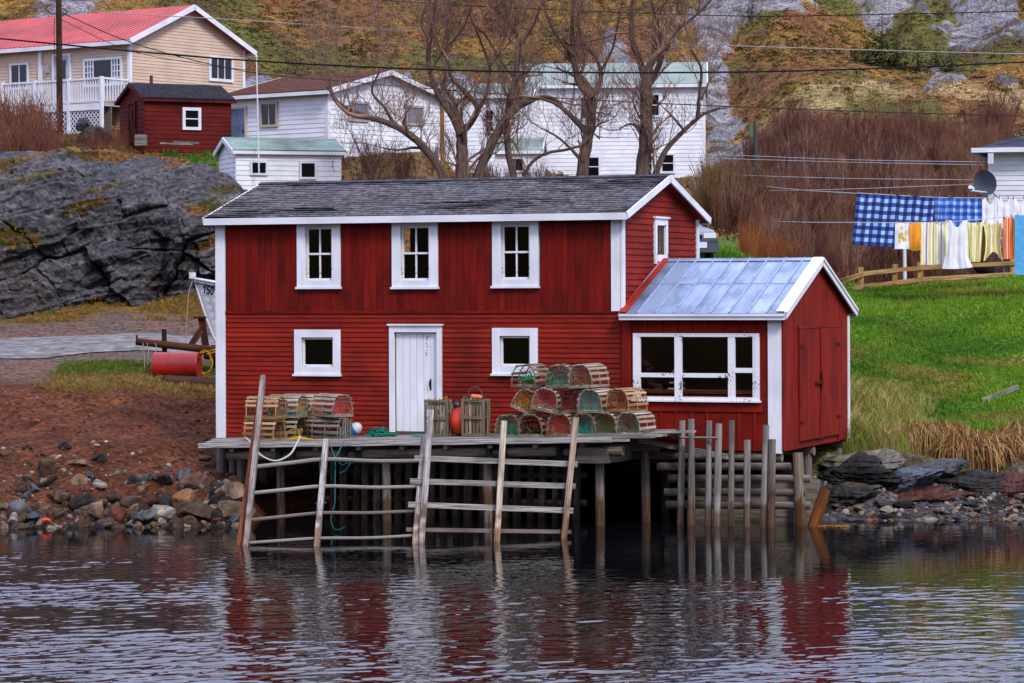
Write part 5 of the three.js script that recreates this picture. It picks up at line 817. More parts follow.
{ // tiny white shed, green roof
  const h = house('white_shed', 'low white shed with a pale green roof in front of the bungalow', { p: at(341, 181, 99), th: -20 * Math.PI / 180, L: 3.75, W: 2.3, H: 1.02, rise: 0.42, over: 0.15, rake: 0.15, wall: SID.white, roofM: mat('#7d9188', { map: T.paint, roughness: 0.8 }), exp: 0.17, fasciaH: 0.11, corner: 0.08 });
  h.put('front', -2.95, 0.42, 0.62, 0.5, { cols: 2, frame: 0.07 }); h.put('front', -1.2, 0.36, 0.62, 0.62, { frame: 0.07 });
}
{ // big white house behind the trees
  const h = house('white_house', 'large two storey white house with a pale green roof behind the bare trees', { p: at(705, 182, 140), th: 4 * Math.PI / 180, L: 9.4, W: 7.5, H: 4.85, rise: 1.25, over: 0.3, rake: 0.12, wall: SID.white, roofM: mat('#87948e', { map: T.paintW, roughness: 0.8 }), exp: 0.2 });
  for (const [px, py, w, hh] of [[655, 105, 0.62, 1.2], [586, 107, 0.62, 1.2], [592, 166, 0.9, 1.1], [647, 163, 0.7, 1.0], [668, 163, 0.75, 1.0]]) h.put('front', -(705 - px) / 20.3, (182 - py) / 20.3, w, hh, { rows: 2, frame: 0.1 });
  const k = house('white_side_house', 'white clapboard wing between the bungalow and the large white house', { p: at(530, 182, 137), th: 8 * Math.PI / 180, L: 4.6, W: 6, H: 4.2, rise: 0.7, over: 0.25, rake: 0.15, wall: SID.white, roofM: mat('#7a8a84', { map: T.paint, roughness: 0.8 }), exp: 0.2 });
  k.put('front', -1.95, 2.95, 0.5, 1.15, { rows: 2, frame: 0.08 });
  const q = house('white_porch_shed', 'small white porch with a green hipped roof behind the tree trunks', { p: at(541, 183, 131), th: 6 * Math.PI / 180, L: 2.1, W: 1.8, H: 1.55, rise: 0.5, over: 0.2, rake: 0.1, wall: SID.white, roofM: mat('#808d87', { map: T.paint, roughness: 0.8 }), exp: 0.18 });
  q.put('front', -1.1, 0.85, 0.75, 0.7, { frame: 0.08 }); 
  const dk = thing('side_deck', 'grey balustraded deck at the right end of the large white house', 'deck', at(693, 208, 134).toArray(), -0.1);
  for (let x = 0; x < 1.0; x += 0.11) part(dk, 'baluster', box(0.055, 1.15, 0.04, x, 0.75, 0), M.grey[2]); part(dk, 'handrail', box(1.15, 0.07, 0.1, 0.45, 1.35, 0), M.grey[0]); part(dk, 'floor', box(1.2, 0.12, 2.4, 0.45, 0.14, -1.1), M.grey[1]); for (const x of [-0.1, 1.0]) part(dk, 'post', box(0.1, 2.6, 0.1, x, 0.1, 0.01), M.grey[1]);
  const lt = []; for (let i = -6; i < 8; i++) for (const s of [1, -1]) lt.push(beam([0.62 + (s > 0 ? 0 : 0.32), -1.0 + i * 0.12, 0.01 * s], [0.62 + (s > 0 ? 0.32 : 0), -0.68 + i * 0.12, 0.01 * s], 0.03, 0.01)); part(dk, 'lattice', merge(lt), M.grey[2]).userData.kind = 'stuff';
}
{ // house at the right edge
  const P0 = at(990, 268, 88), g = thing('grey_white_house', 'white clapboard house corner with a blue grey roof at the right edge', 'house', P0.toArray(), -0.25);
  const H = 3.62; part(g, 'wall', merge(siding(0.55, H, () => 0, () => 7, 0.15)), SID.white); part(g, 'wall', merge(siding(0.55, H, () => 0, () => 7, 0.15)).rotateY(-Math.PI / 2).translate(0, 0, -7), SID.white);
  part(g, 'foundation', box(7.02, 1.6, 0.3, 3.52, -0.25, -0.13), mat('#86868a', { map: T.mott })); part(g, 'foundation', box(0.3, 1.6, 7, 0.13, -0.25, -3.6), mat('#86868a', { map: T.mott }));
  part(g, 'corner_board', box(0.14, H - 0.5, 0.14, 0.03, (H + 0.55) / 2, -0.03), SID.trim);
  const e = 0.5, rp = [[-e, H, e], [7 + e, H, e], [7 + e, H, -7 - e], [-e, H, -7 - e]], ax = [2.4, H + 1.05, -3.5], bx = [4.6, H + 1.05, -3.5], f = (a) => a.map((v, i) => v + (i === 1 ? 0.04 : 0)); 
  const rf = part(g, 'roof', quadGeo([[f(rp[0]), f(rp[1]), bx, ax], [f(rp[1]), f(rp[2]), bx, bx], [f(rp[2]), f(rp[3]), ax, bx], [f(rp[3]), f(rp[0]), ax, ax], [rp[3], rp[2], rp[1], rp[0]]]), mat('#3f4656', { map: T.fine, roughness: 0.95 }));
  part(rf, 'fascia', box(7 + 2 * e, 0.14, 0.03, 3.5, H + 0.0, e + 0.01), SID.trim); part(rf, 'fascia', box(0.03, 0.14, 7 + 2 * e, -e - 0.01, H, -3.5), SID.trim); part(rf, 'soffit', box(7 + 2 * e - 0.02, 0.02, e, 3.5, H - 0.06, e / 2), SID.trim);
  const di = thing('satellite_dish', 'grey satellite dish on the corner of the house above the washing', 'satellite dish', at(986, 182, 87.4).toArray(), -0.5);
  part(di, 'reflector', new THREE.SphereGeometry(0.75, 24, 10, 0, 6.2832, 0, 0.52).rotateX(Math.PI / 2).scale(1, 1.1, 1).translate(0, 0, -0.75).rotateX(Math.PI + 0.3), mat('#4d5660', { roughness: 0.5 }));
  part(di, 'feed_arm', stick([0, -0.32, -0.1], [-0.25, -0.28, 0.62], 0.03, 0.025, 8), mat('#b9bcc4')); part(di, 'feed_horn', new THREE.CylinderGeometry(0.06, 0.09, 0.18, 10).rotateX(1.2).translate(-0.27, -0.2, 0.6), mat('#c9ccd4')); part(di, 'bracket', stick([0, -0.1, -0.05], [0.2, -0.45, -0.5], 0.035, 0.035, 8), mat('#b9bcc4'));
  part(di, 'mast_box', box(0.14, 0.32, 0.12, 0.12, 0.72, -0.1), SID.trim);
}
// ------------------------------------------------------------------ car behind the stage
{
  const d = 79.5, P0 = at(667, 262, d), gy = groundH(P0.x, P0.z), c = thing('parked_car', 'dark silver car parked behind the right rear corner of the stage', 'car', [P0.x, gy, -d], 0.22);
  const sec = (y, z, w) => [w, y, z];
  const prof = [[0.28, 2.05, 0.80], [0.55, 2.12, 0.86], [0.78, 2.06, 0.86], [0.92, 1.75, 0.82], [1.02, 0.9, 0.80], [1.06, 0.75, 0.78], [1.5, 0.05, 0.62], [1.58, -0.4, 0.60], [1.56, -1.3, 0.60], [1.05, -2.0, 0.78], [0.95, -2.15, 0.82], [0.3, -2.1, 0.8]];
  const q = []; for (let i = 0; i < prof.length - 1; i++) { const [y0, z0, w0] = prof[i], [y1, z1, w1] = prof[i + 1]; q.push([[-w0, y0, z0], [w0, y0, z0], [w1, y1, z1], [-w1, y1, z1]]); }
  const sidePts = prof.map(([y, z, w]) => [w, y, z]); for (const s of [1, -1]) for (let i = 1; i < prof.length - 2; i++) { const A = [s * 0.86, 0.6, -0.2], B = sidePts[i].slice(), C = sidePts[i + 1].slice(); B[0] *= s; C[0] *= s; q.push(s > 0 ? [A, B, C, C] : [A, C, B, B]); }
  for (const s of [1, -1]) q.push([[s * 0.86, 0.6, -0.2], [s * 0.8, 0.3, -2.1], [s * 0.8, 0.28, 2.05], [s * 0.86, 0.55, 2.12]]);
  let bg = quadGeo(q); bg.deleteAttribute('normal'); bg.deleteAttribute('uv'); bg = toCreasedNormals(mergeVertices(bg, 1e-3), 0.6);
  part(c, 'body', bg, new THREE.MeshPhysicalMaterial({ color: col('#434b55'), roughness: 0.3, metalness: 0.4, clearcoat: 0.8, side: THREE.DoubleSide }));
  part(c, 'windscreen', quadGeo([[[-0.70, 1.09, 0.74], [0.70, 1.09, 0.74], [0.60, 1.47, 0.12], [-0.60, 1.47, 0.12]]]), M.darkGlass, [0, 0.012, 0.012]);
  part(c, 'bumper', box(1.72, 0.24, 0.12, 0, 0.42, 2.12), mat('#3a3f47', { roughness: 0.5 })); part(c, 'grille', box(0.8, 0.12, 0.04, 0, 0.72, 2.1), mat('#121418'));
  for (const s of [1, -1]) { part(c, 'headlight', box(0.34, 0.14, 0.08, s * 0.62, 0.76, 2.07), mat('#c9cdd4', { roughness: 0.15 })); part(c, 'marker_light', box(0.1, 0.1, 0.09, s * 0.82, 0.77, 2.04), mat('#c46a1c', { roughness: 0.3 })); part(c, 'mirror', box(0.16, 0.12, 0.1, s * 0.9, 1.08, 0.55), mat('#2a2e34')); }
  part(c, 'number_plate', box(0.42, 0.16, 0.015, 0.3, 0.5, 2.19), mat('#c4c3dc'));
  for (const s of [1, -1]) for (const z of [1.35, -1.35]) { const w = part(c, 'wheel', new THREE.CylinderGeometry(0.31, 0.31, 0.2, 20).rotateZ(Math.PI / 2), mat('#141416', { roughness: 0.9 }), [s * 0.76, 0.31, z]); part(w, 'rim', new THREE.CylinderGeometry(0.19, 0.19, 0.21, 14).rotateZ(Math.PI / 2), mat('#7c828a', { metalness: 0.6, roughness: 0.4 })); }
}
// ------------------------------------------------------------------ poles and overhead wires
{
  const pole = thing('utility_pole', 'brown wooden utility pole in front of the cream house', 'utility pole');
  const b = at(60, 135, 104), t = at(58, -70, 104); part(pole, 'shaft', stick(b, t, 0.12, 0.1, 12), wood('#4a352a')); 
  part(pole, 'crossarm', beam(at(20, -40, 104), at(100, -42, 104), 0.12, 0.1), wood('#4a352a')); part(pole, 'service_bracket', merge([tube([at(52, 5, 103.8), at(46, 8, 103.6), at(52, 14, 103.8), at(57, 12, 103.8)], 0.02, 16, 5), tube([at(62, 8, 103.8), at(67, 12, 103.7), at(62, 16, 103.8)], 0.02, 12, 5)]), mat('#1c1c1e')); part(pole, 'ground_wire', tube([at(55, 18, 103.8), at(54, 30, 103.8), at(55, 60, 103.8)], 0.012, 8, 4), mat('#2a2a2c'));
  const fp = thing('flag_pole', 'thin white pole standing above the low white shed', 'pole', [0, 0, 0]); const fb = at(259, 172, 97.5); part(fp, 'shaft', stick(fb, at(256.5, 57, 97.5), 0.026, 0.02, 8), mat('#c9ccd2')); part(fp, 'cap', new THREE.SphereGeometry(0.045, 8, 6).translate(...at(256.5, 56.6, 97.5).toArray()), mat('#c9ccd2'));
  const p2 = thing('wire_post', 'short dark grey post with a green cap among the red shrubs', 'post'); part(p2, 'shaft', stick(at(757.5, 190, 112), at(755, 121, 112), 0.07, 0.06, 8), mat('#3c4448')); part(p2, 'insulator', new THREE.CylinderGeometry(0.08, 0.08, 0.5, 8).translate(...at(751, 131, 112).toArray()), mat('#4d6a4e'));
  const p3 = thing('yard_post', 'slim grey post below the white bungalow', 'post'); part(p3, 'shaft', stick(at(385.5, 178, 112), at(385, 149, 112), 0.035, 0.03, 7), mat('#8a8f98')); part(p3, 'cap', new THREE.SphereGeometry(0.04, 8, 6).translate(...at(385, 149, 112).toArray()), mat('#8a8f98'));
  const wire = (label, pts, r, c) => { const q = pts.map(([x, y, d]) => at(x, y, d)); solo('overhead_wire', tube(q, r, 60, 5), mat(c), label, 'wire', 'overhead wires'); };
  wire('thick black cable sagging right across the picture above the trees', [[-60, 33, 97], [0, 38.7, 95], [240, 60, 92], [480, 71, 90], [700, 72.5, 90], [880, 68.5, 92], [1024, 62, 95], [1100, 58, 97]], 0.03, '#0e0f12');
  wire('pale wire running from the chimney side across to the right', [[62, 10, 104], [228, 19.5, 101], [480, 35, 98], [740, 46, 98], [1024, 54, 102], [1100, 55, 104]], 0.016, '#8d8a8a');
  wire('thin dark wire along the top of the picture over the trees', [[300, -6, 100], [394, 1, 99], [480, 6.5, 98], [740, 16, 98], [871, 14.5, 99], [1024, 11, 101], [1100, 8, 102]], 0.02, '#1a1b20');
  wire('thin dark wire crossing the white houses at window height', [[62, 13, 104], [130, 42, 103], [243, 71, 101], [339, 81, 99], [557, 98, 97], [740, 107, 97], [877, 112, 98], [1024, 116, 100], [1100, 118, 101]], 0.018, '#24242a');
  wire('second thin wire from the utility pole past the cream gable', [[62, 20, 104], [128, 50, 103], [200, 64, 102], [243, 69.5, 101], [340, 76, 100], [470, 80, 99]], 0.012, '#2a2a30');
}
console.log('houses done');
// ------------------------------------------------------------------ bare trees
function taper(pts, r0, r1, seg, rad, wob = 0, seed = 1) {
  const c = new THREE.CatmullRomCurve3(pts), P = [], N = [], I = [], fr = c.computeFrenetFrames(seg, false), r = rng(seed);
  const ph = r() * 9;
  for (let i = 0; i <= seg; i++) {
    const t = i / seg, p = c.getPoint(t), R = lerp(r0, r1, Math.pow(t, 0.8));
    for (let j = 0; j < rad; j++) { const a = j / rad * 6.28318, k = R * (1 + wob * Math.sin(a * 3 + ph + t * 7) + wob * Math.sin(t * 31 + a)), n = fr.normals[i].clone().multiplyScalar(Math.cos(a)).addScaledVector(fr.binormals[i], Math.sin(a)); P.push(p.x + n.x * k, p.y + n.y * k, p.z + n.z * k); N.push(n.x, n.y, n.z); }
    if (i < seg) for (let j = 0; j < rad; j++) { const a = i * rad + j, b = i * rad + (j + 1) % rad; I.push(a, b, a + rad, b, b + rad, a + rad); }
  }
  const g = new THREE.BufferGeometry(); g.setAttribute('position', new THREE.Float32BufferAttribute(P, 3)); g.setAttribute('normal', new THREE.Float32BufferAttribute(N, 3)); g.setAttribute('uv', new THREE.Float32BufferAttribute(new Float32Array(P.length / 3 * 2), 2)); const uv = g.attributes.uv; for (let i = 0; i < uv.count; i++) uv.setXY(i, Math.floor(i / rad) * 0.3, (i % rad) / rad); g.setIndex(I); return g.toNonIndexed();
}
function grow(out, p, dir, len, r, lev, R, up = 0.12) {
  const n = lev > 1 ? 5 : 3, pts = [p.clone()]; let q = p.clone(), d = dir.clone().normalize();
  for (let i = 0; i < n; i++) { d.add(V(R() - 0.5, R() - 0.5 + up * 0.5, R() - 0.5).multiplyScalar(lev > 1 ? 0.75 : 0.7)).normalize(); q = q.clone().addScaledVector(d, len / n); pts.push(q); }
  out.push(taper(pts, r, lev ? r * 0.45 : 0.004, n, lev > 2 ? 6 : lev > 1 ? 4 : 3));
  if (lev <= 0) return;
  const kids = lev === 3 ? 6 : lev === 2 ? 5 : 4;
  for (let k = 0; k < kids; k++) { const t = 0.2 + 0.8 * (k + R()) / kids, i = Math.min(n - 1, Math.floor(t * n)), b = pts[i].clone().lerp(pts[i + 1], t * n - i), nd = d.clone().multiplyScalar(0.5).add(V(R() - 0.5, R() * 0.9 - 0.15 + up, R() - 0.5).multiplyScalar(1.5)); grow(out, b, nd, len * (0.45 + R() * 0.3), Math.max(0.0055, r * (0.34 + R() * 0.16)), lev - 1, R, up); }
}
const bark = wood('#7a645a', { bumpScale: 0.02 }), twigM = mat('#98786a', { map: T.mott });
function bareTree(label, d, limbs, seed, density = 1) {
  const b0 = at(limbs[0][0][0], limbs[0][0][1], d), t = thing('bare_tree', label, 'tree', [0, 0, 0], 0, 'bare trees behind the stage'), R = rng(seed), crown = [];
  limbs.forEach((L, k) => {
    const [r0, r1] = L[L.length - 1], off = (R() - 0.5) * 1.6, pts = L.slice(0, -1).map(([x, y, dd], i, a) => at(x, y, d + (dd ?? 0) + off * i / a.length));
    if (k === 0 || L[0][1] > 168) { const g = pts[0].clone(); g.y = groundH(g.x, g.z) - 0.25; g.x += (R() - 0.5) * 0.1; pts.unshift(g); }
    part(t, k === 0 ? 'trunk' : 'limb', taper(pts, r0, r1, 10 + pts.length * 3, 9, 0.07, seed + k), bark);
    const c = new THREE.CatmullRomCurve3(pts), len = c.getLength(), n = Math.round(len / 0.27 * density);
    for (let i = 0; i < n; i++) {
      const u = lerp(k === 0 ? 0.45 : 0.2, 1, (i + R()) / n), p = c.getPointAt(Math.min(1, u)), tg = c.getTangentAt(Math.min(1, u)), thick = lerp(r0, r1, u), big = R();
      const dir = tg.clone().multiplyScalar(0.35).add(V(R() - 0.5, R() * 0.8 - 0.1, R() - 0.5).normalize());
      grow(crown, p, dir, big > 0.78 ? 1.6 + R() * 1.3 : 0.6 + R() * 1.0, clamp(thick * (big > 0.8 ? 0.42 : 0.2), 0.009, 0.055), big > 0.78 ? 3 : 2, R);
    }
    grow(crown, pts[pts.length - 1], c.getTangentAt(1), 1.7, r1, 3, R);
  });
  part(t, 'crown', merge(crown), twigM);
}
{
  const d = 97;
  bareTree('leftmost bare tree leaning far to the left over the white bungalow', d, [[[443, 176], [428, 152], [411, 136], [390, 124], [367, 117], [0.19, 0.09]], [[367, 117], [350, 110], [339, 103], [331, 90], [329, 74], [0.09, 0.03]], [[411, 136], [396, 126], [385, 108], [372, 92], [380, 70], [0.08, 0.03]], [[425, 148], [412, 148], [396, 150], [380, 147], [0.06, 0.02]]], 101, 0.7);
  bareTree('forked bare tree second from the left behind the stage roof', d + 0.6, [[[462, 177], [462, 155], [461, 134], [0.24, 0.19]], [[461, 134], [450, 112], [438, 94], [430, 72], [428, 50], [433, 24], [437, -10], [0.14, 0.05]], [[461, 134], [474, 118], [477, 108], [467, 94], [452, 78], [448, 60], [0.13, 0.05]], [[474, 116], [484, 100], [490, 72], [482, 45], [470, 15], [0.08, 0.03]], [[430, 72], [444, 50], [462, 30], [472, 5], [0.06, 0.025]]], 102, 0.6);
  bareTree('bare tree with one arching limb in the middle of the row', d + 0.3, [[[478, 177], [488, 152], [499, 129], [510, 114], [0.19, 0.14]], [[510, 114], [524, 104], [542, 97], [556, 100], [566, 112], [0.12, 0.05]], [[514, 177], [508, 150], [508, 110], [515, 75], [519, 44], [508, 16], [500, -12], [0.15, 0.05]], [[519, 46], [531, 30], [540, 8], [0.06, 0.03]], [[525, 174], [540, 156], [569, 149], [580, 146], [0.09, 0.04]], [[516, 80], [500, 60], [486, 36], [470, 22], [0.06, 0.025]]], 103, 0.6);
  bareTree('bare tree with a smooth upright fork right of centre', d, [[[582, 177], [586, 146], [591, 123], [592, 98], [0.23, 0.16]], [[592, 98], [580, 84], [574, 60], [572, 30], [575, -12], [0.13, 0.06]], [[592, 98], [601, 78], [597, 60], [584, 44], [0.10, 0.05]], [[586, 132], [570, 115], [556, 104], [540, 98], [0.10, 0.05]], [[581, 160], [570, 148], [556, 136], [541, 128], [0.07, 0.025]], [[574, 55], [560, 40], [548, 18], [540, -8], [0.06, 0.025]], [[600, 72], [612, 50], [618, 22], [625, -10], [0.05, 0.02]]], 104, 0.6);
  bareTree('thickest bare tree at the right with a limb reaching out right', d - 0.4, [[[642, 177], [645, 150], [646, 120], [646, 86], [0.26, 0.2]], [[646, 86], [640, 60], [633, 44], [631, 20], [634, -12], [0.14, 0.06]], [[646, 86], [656, 72], [663, 46], [655, 20], [650, -10], [0.13, 0.06]], [[656, 174], [666, 150], [688, 127], [704, 114], [720, 108], [0.15, 0.04]], [[698, 118], [699, 97], [701, 68], [693, 52], [0.08, 0.03]], [[701, 100], [708, 84], [0.05, 0.03]], [[684, 130], [672, 116], [664, 108], [0.05, 0.02]], [[663, 46], [680, 28], [700, 12], [715, -5], [0.07, 0.03]], [[644, 130], [630, 124], [618, 130], [0.05, 0.02]]], 105, 0.6);
}
console.log('trees done');
// ------------------------------------------------------------------ shrubs, heath and grass
function shrubGeo(seed, stems, h, spread) { const R = rng(seed), out = []; for (let i = 0; i < stems; i++) { const a = R() * 6.28, k = R() * 0.22, p = V(Math.cos(a) * k, 0, Math.sin(a) * k), hh = h * (0.6 + R() * 0.5), e = V(Math.cos(a) * spread * (0.3 + R()), hh, Math.sin(a) * spread * (0.3 + R())), m = p.clone().lerp(e, 0.5).add(V((R() - 0.5) * 0.2, 0.08, (R() - 0.5) * 0.2)); out.push(taper([p, m, e], 0.016, 0.006, 3, 3)); for (let j = 0; j < 5; j++) { const t = 0.3 + R() * 0.65, b = p.clone().lerp(e, t); out.push(taper([b, b.clone().add(V((R() - 0.5) * 0.45, 0.25 + R() * 0.3, (R() - 0.5) * 0.45))], 0.009, 0.005, 1, 3)); } } return merge(out); }
function instances(name, geo, material, list, label, category) { const m = new THREE.InstancedMesh(geo, material, list.length), o = new THREE.Object3D(), c = new THREE.Color(); list.forEach((q, i) => { o.position.set(q.x, q.y, q.z); o.rotation.set(q.rx || 0, q.ry || 0, q.rz || 0); o.scale.set(q.s, q.sy ?? q.s, q.s); o.updateMatrix(); m.setMatrixAt(i, o.matrix); c.setRGB(...q.c); m.setColorAt(i, c); }); m.name = numbered(name); m.castShadow = m.receiveShadow = true; scene.add(m); tag(m, label, category, null, 'stuff'); return m; }
const vary = (c, R, k = 0.35) => { const v = 1 - k / 2 + k * R(); return [c[0] * v, c[1] * v, c[2] * v]; };
const white1 = mat('#ffffff', { roughness: 0.95 });
{
  const R = rng(500), sc = [L3('#5c3830'), L3('#4d2f2a'), L3('#6b443a'), L3('#6a4a34'), L3('#7a5a4a')];
  const lists = [[], [], []];
  const put = (px0, px1, d0, d1, n, s0, s1, cs = sc) => { for (let i = 0; i < n; i++) { const px = lerp(px0, px1, R()), d = lerp(d0, d1, R()), x = (px - 512) * d / F, z = -d, cl = fbm(x * 0.3 + 5, z * 0.22, 0, 3); if (cl < -0.22 && R() < 0.8) continue; lists[i % 3].push({ x, y: groundH(x, z) - 0.05, z, ry: R() * 6.28, rx: (R() - 0.5) * 0.2, s: lerp(s0 * 0.7, s1, R()) * (1 + 0.9 * cl), c: vary(mix3(pick(cs, R), L3('#8a6a4a'), clamp(-cl * 1.5)), R, 0.7) }); } };
  put(716, 1010, 94, 138, 2800, 0.5, 0.9); put(760, 1020, 86, 97, 420, 0.5, 0.85); put(740, 800, 82, 90, 110, 0.35, 0.6, [L3('#7a4426'), L3('#8a5530')]); put(706, 760, 98, 132, 240, 0.7, 1.1, [L3('#6a5436'), L3('#5c4030')]);
  const sg = [shrubGeo(1, 13, 1.9, 0.5), shrubGeo(2, 12, 2.1, 0.42), shrubGeo(3, 14, 1.7, 0.6)];
  lists.forEach((l, i) => instances('alder_thicket', sg[i], white1, l, ['thicket of bare reddish alder stems behind the lawn', 'taller bare alder stems within the thicket', 'spreading bare alder stems within the thicket'][i], 'shrubs'));
  const left = []; for (let i = 0; i < 170; i++) { const px = lerp(-20, 125, Math.pow(R(), 1.2)), d = lerp(98, 107, R()), x = (px - 512) * d / F; left.push({ x, y: groundH(x, -d) - 0.1, z: -d, ry: R() * 6.28, s: lerp(0.5, 0.85, R()) * (px < 45 ? 1.5 : 0.55), c: vary(pick([L3('#6a4038'), L3('#5a3c30'), L3('#7a5238')], R), R, 0.4) }); }
  instances('brush', sg[0], white1, left, 'bare reddish brush in front of the cream house', 'shrubs');
  const mid = []; for (let i = 0; i < 70; i++) { const px = lerp(330, 560, R()), d = lerp(99, 112, R()), x = (px - 512) * d / F; mid.push({ x, y: groundH(x, -d) - 0.1, z: -d, ry: R() * 6.28, s: lerp(0.4, 0.75, R()), c: vary(L3('#5c463c'), R, 0.4) }); }
  instances('yard_brush', sg[2], white1, mid, 'thin bare brush around the tree trunks', 'shrubs');
  // taller pale saplings among the thicket
  const tall = []; for (let i = 0; i < 11; i++) { const px = lerp(740, 985, R()), d = lerp(94, 120, R()), x = (px - 512) * d / F; tall.push({ x, y: groundH(x, -d) - 0.1, z: -d, ry: R() * 6.28, s: lerp(1.3, 1.8, R()), c: vary(L3('#75605a'), R, 0.3) }); }
  instances('birch_saplings', shrubGeo(8, 3, 2.0, 0.25), white1, tall, 'pale thin saplings standing above the alder thicket', 'shrubs');
}
function clumpGeo(seed, n, leaf) { const R = rng(seed), q = []; for (let i = 0; i < n; i++) { const a = R() * 6.28, b = Math.acos(R()), r = Math.pow(R(), 0.4), p = V(Math.cos(a) * Math.sin(b) * r, Math.cos(b) * r * 0.75, Math.sin(a) * Math.sin(b) * r), u = V(R() - 0.5, R() - 0.5, R() - 0.5).normalize(), w = new THREE.Vector3().crossVectors(u, V(R() - 0.5, R(), R() - 0.5).normalize()).normalize(), s = leaf * (0.6 + R() * 0.8), v = (x, y) => p.clone().addScaledVector(u, x * s).addScaledVector(w, y * s * 0.7).toArray(); q.push([v(-1, 0), v(0, -0.6), v(1, 0), v(0, 0.6)]); } return quadGeo(q); }
{
  const R = rng(600), list = [];
  for (let i = 0; i < 46000; i++) {
    const d = 136 + 64 * Math.pow(R(), 0.8), px = lerp(-20, 1044, R()), x = (px - 512) * d / F, z = -d, r = rockAmount(x, z); if (r > 0.4 && R() < 0.93) continue;
    let c = hillColor(x, z); const dk = fbm(x * 0.35 + 50, z * 0.25, 0, 3); if (dk > 0.12) c = mix3(c, mix3(HC.olive, HC.dark, R()), 0.7);
    if (dk < -0.3) c = mix3(c, HC.purple, 0.5);
    list.push({ x, y: groundH(x, z) - 0.06, z, ry: R() * 6.28, s: 0.09 + 0.22 * R() * R() + (dk > 0.2 ? 0.2 * R() * R() : 0), c: vary(c, R, 0.7) });
  }
  instances('heath', clumpGeo(4, 26, 0.30), white1, list, 'low rusty and olive heath covering the hillside', 'heath');
  const l2 = []; for (let i = 0; i < 5200; i++) { const d = lerp(88, 140, R()), px = lerp(-20, 1044, R()), x = (px - 512) * d / F, z = -d; if (px > 120 && px < 240 && d < 104) continue; const c = mix3(mix3(GC.heath, GC.drygrass, R()), GC.heath2, R() * 0.7); l2.push({ x, y: groundH(x, z) - 0.05, z, ry: R() * 6.28, s: 0.12 + 0.2 * R(), c: vary(c, R, 0.6) }); }
  instances('dry_heath', clumpGeo(5, 22, 0.28), white1, l2, 'low dry growth on the slope around the houses', 'heath');
  // spruce scrub on the hill
  const sp = (px, py, d, h, label) => { const p = at(px, py, d); p.y = groundH(p.x, p.z) - 0.2; const t = thing('spruce_tree', label, 'spruce', p.toArray(), 0, 'small spruces on the hillside'), q = rng(px * 7), out = []; part(t, 'trunk', taper([V(0, 0, 0), V(0.02, h * 0.5, 0), V(0, h, 0)], 0.06, 0.015, 6, 5), bark);
    for (let i = 0; i < 46; i++) { const u = i / 46, y = h * (0.12 + 0.86 * u), L = (1 - u) * h * 0.34 + 0.08, a = i * 2.4 + q(); out.push(clumpGeo(i + 3, 12, 0.34).scale(L * 0.8, L * 0.35, L * 0.3).rotateY(-a).translate(Math.cos(a) * L * 0.55, y - L * 0.15, Math.sin(a) * L * 0.55)); } part(t, 'crown', merge(out), mat('#2c3a18', { roughness: 0.95 })); };
  [[882, 62, 158, 3.4, 'tallest small spruce on the hillside at the right'], [868, 66, 157, 2.0, 'low spruce left of the tallest one on the hillside'], [897, 68, 157, 2.2, 'low spruce right of the tallest one on the hillside'], [918, 70, 156, 1.9, 'bushy spruce above the roof end of the right house'], [936, 66, 157, 1.7, 'squat spruce farther right on the hillside'], [951, 70, 156, 1.5, 'rightmost squat spruce on the hillside'], [855, 73, 156, 1.5, 'leftmost low spruce of the hillside group'], [752, 40, 165, 1.6, 'lone low spruce beside the pale rock slab on the hillside']].forEach((a) => sp(...a));
}
function tuftGeo(seed, n, h, w, lean = 0.4) { const R = rng(seed), P = []; for (let i = 0; i < n; i++) { const a = R() * 6.28, k = R() * 0.06 * (h / 0.2 + 1) * 0.5, x = Math.cos(a) * k, z = Math.sin(a) * k, hh = h * (0.55 + R() * 0.6), b = R() * 6.28, l = lean * hh * R(), ex = x + Math.cos(b) * l, ez = z + Math.sin(b) * l, mx = x + Math.cos(b) * l * 0.3, mz = z + Math.sin(b) * l * 0.3, c = b + 1.57, u = Math.cos(c) * w, v = Math.sin(c) * w; P.push(x - u, 0, z - v, x + u, 0, z + v, mx + u * 0.8, hh * 0.55, mz + v * 0.8, x - u, 0, z - v, mx + u * 0.8, hh * 0.55, mz + v * 0.8, mx - u * 0.8, hh * 0.55, mz - v * 0.8, mx - u * 0.8, hh * 0.55, mz - v * 0.8, mx + u * 0.8, hh * 0.55, mz + v * 0.8, ex, hh * (1 - l * 0.25), ez); } const g = new THREE.BufferGeometry(); g.setAttribute('position', new THREE.Float32BufferAttribute(P, 3)); g.computeVertexNormals(); return g; }
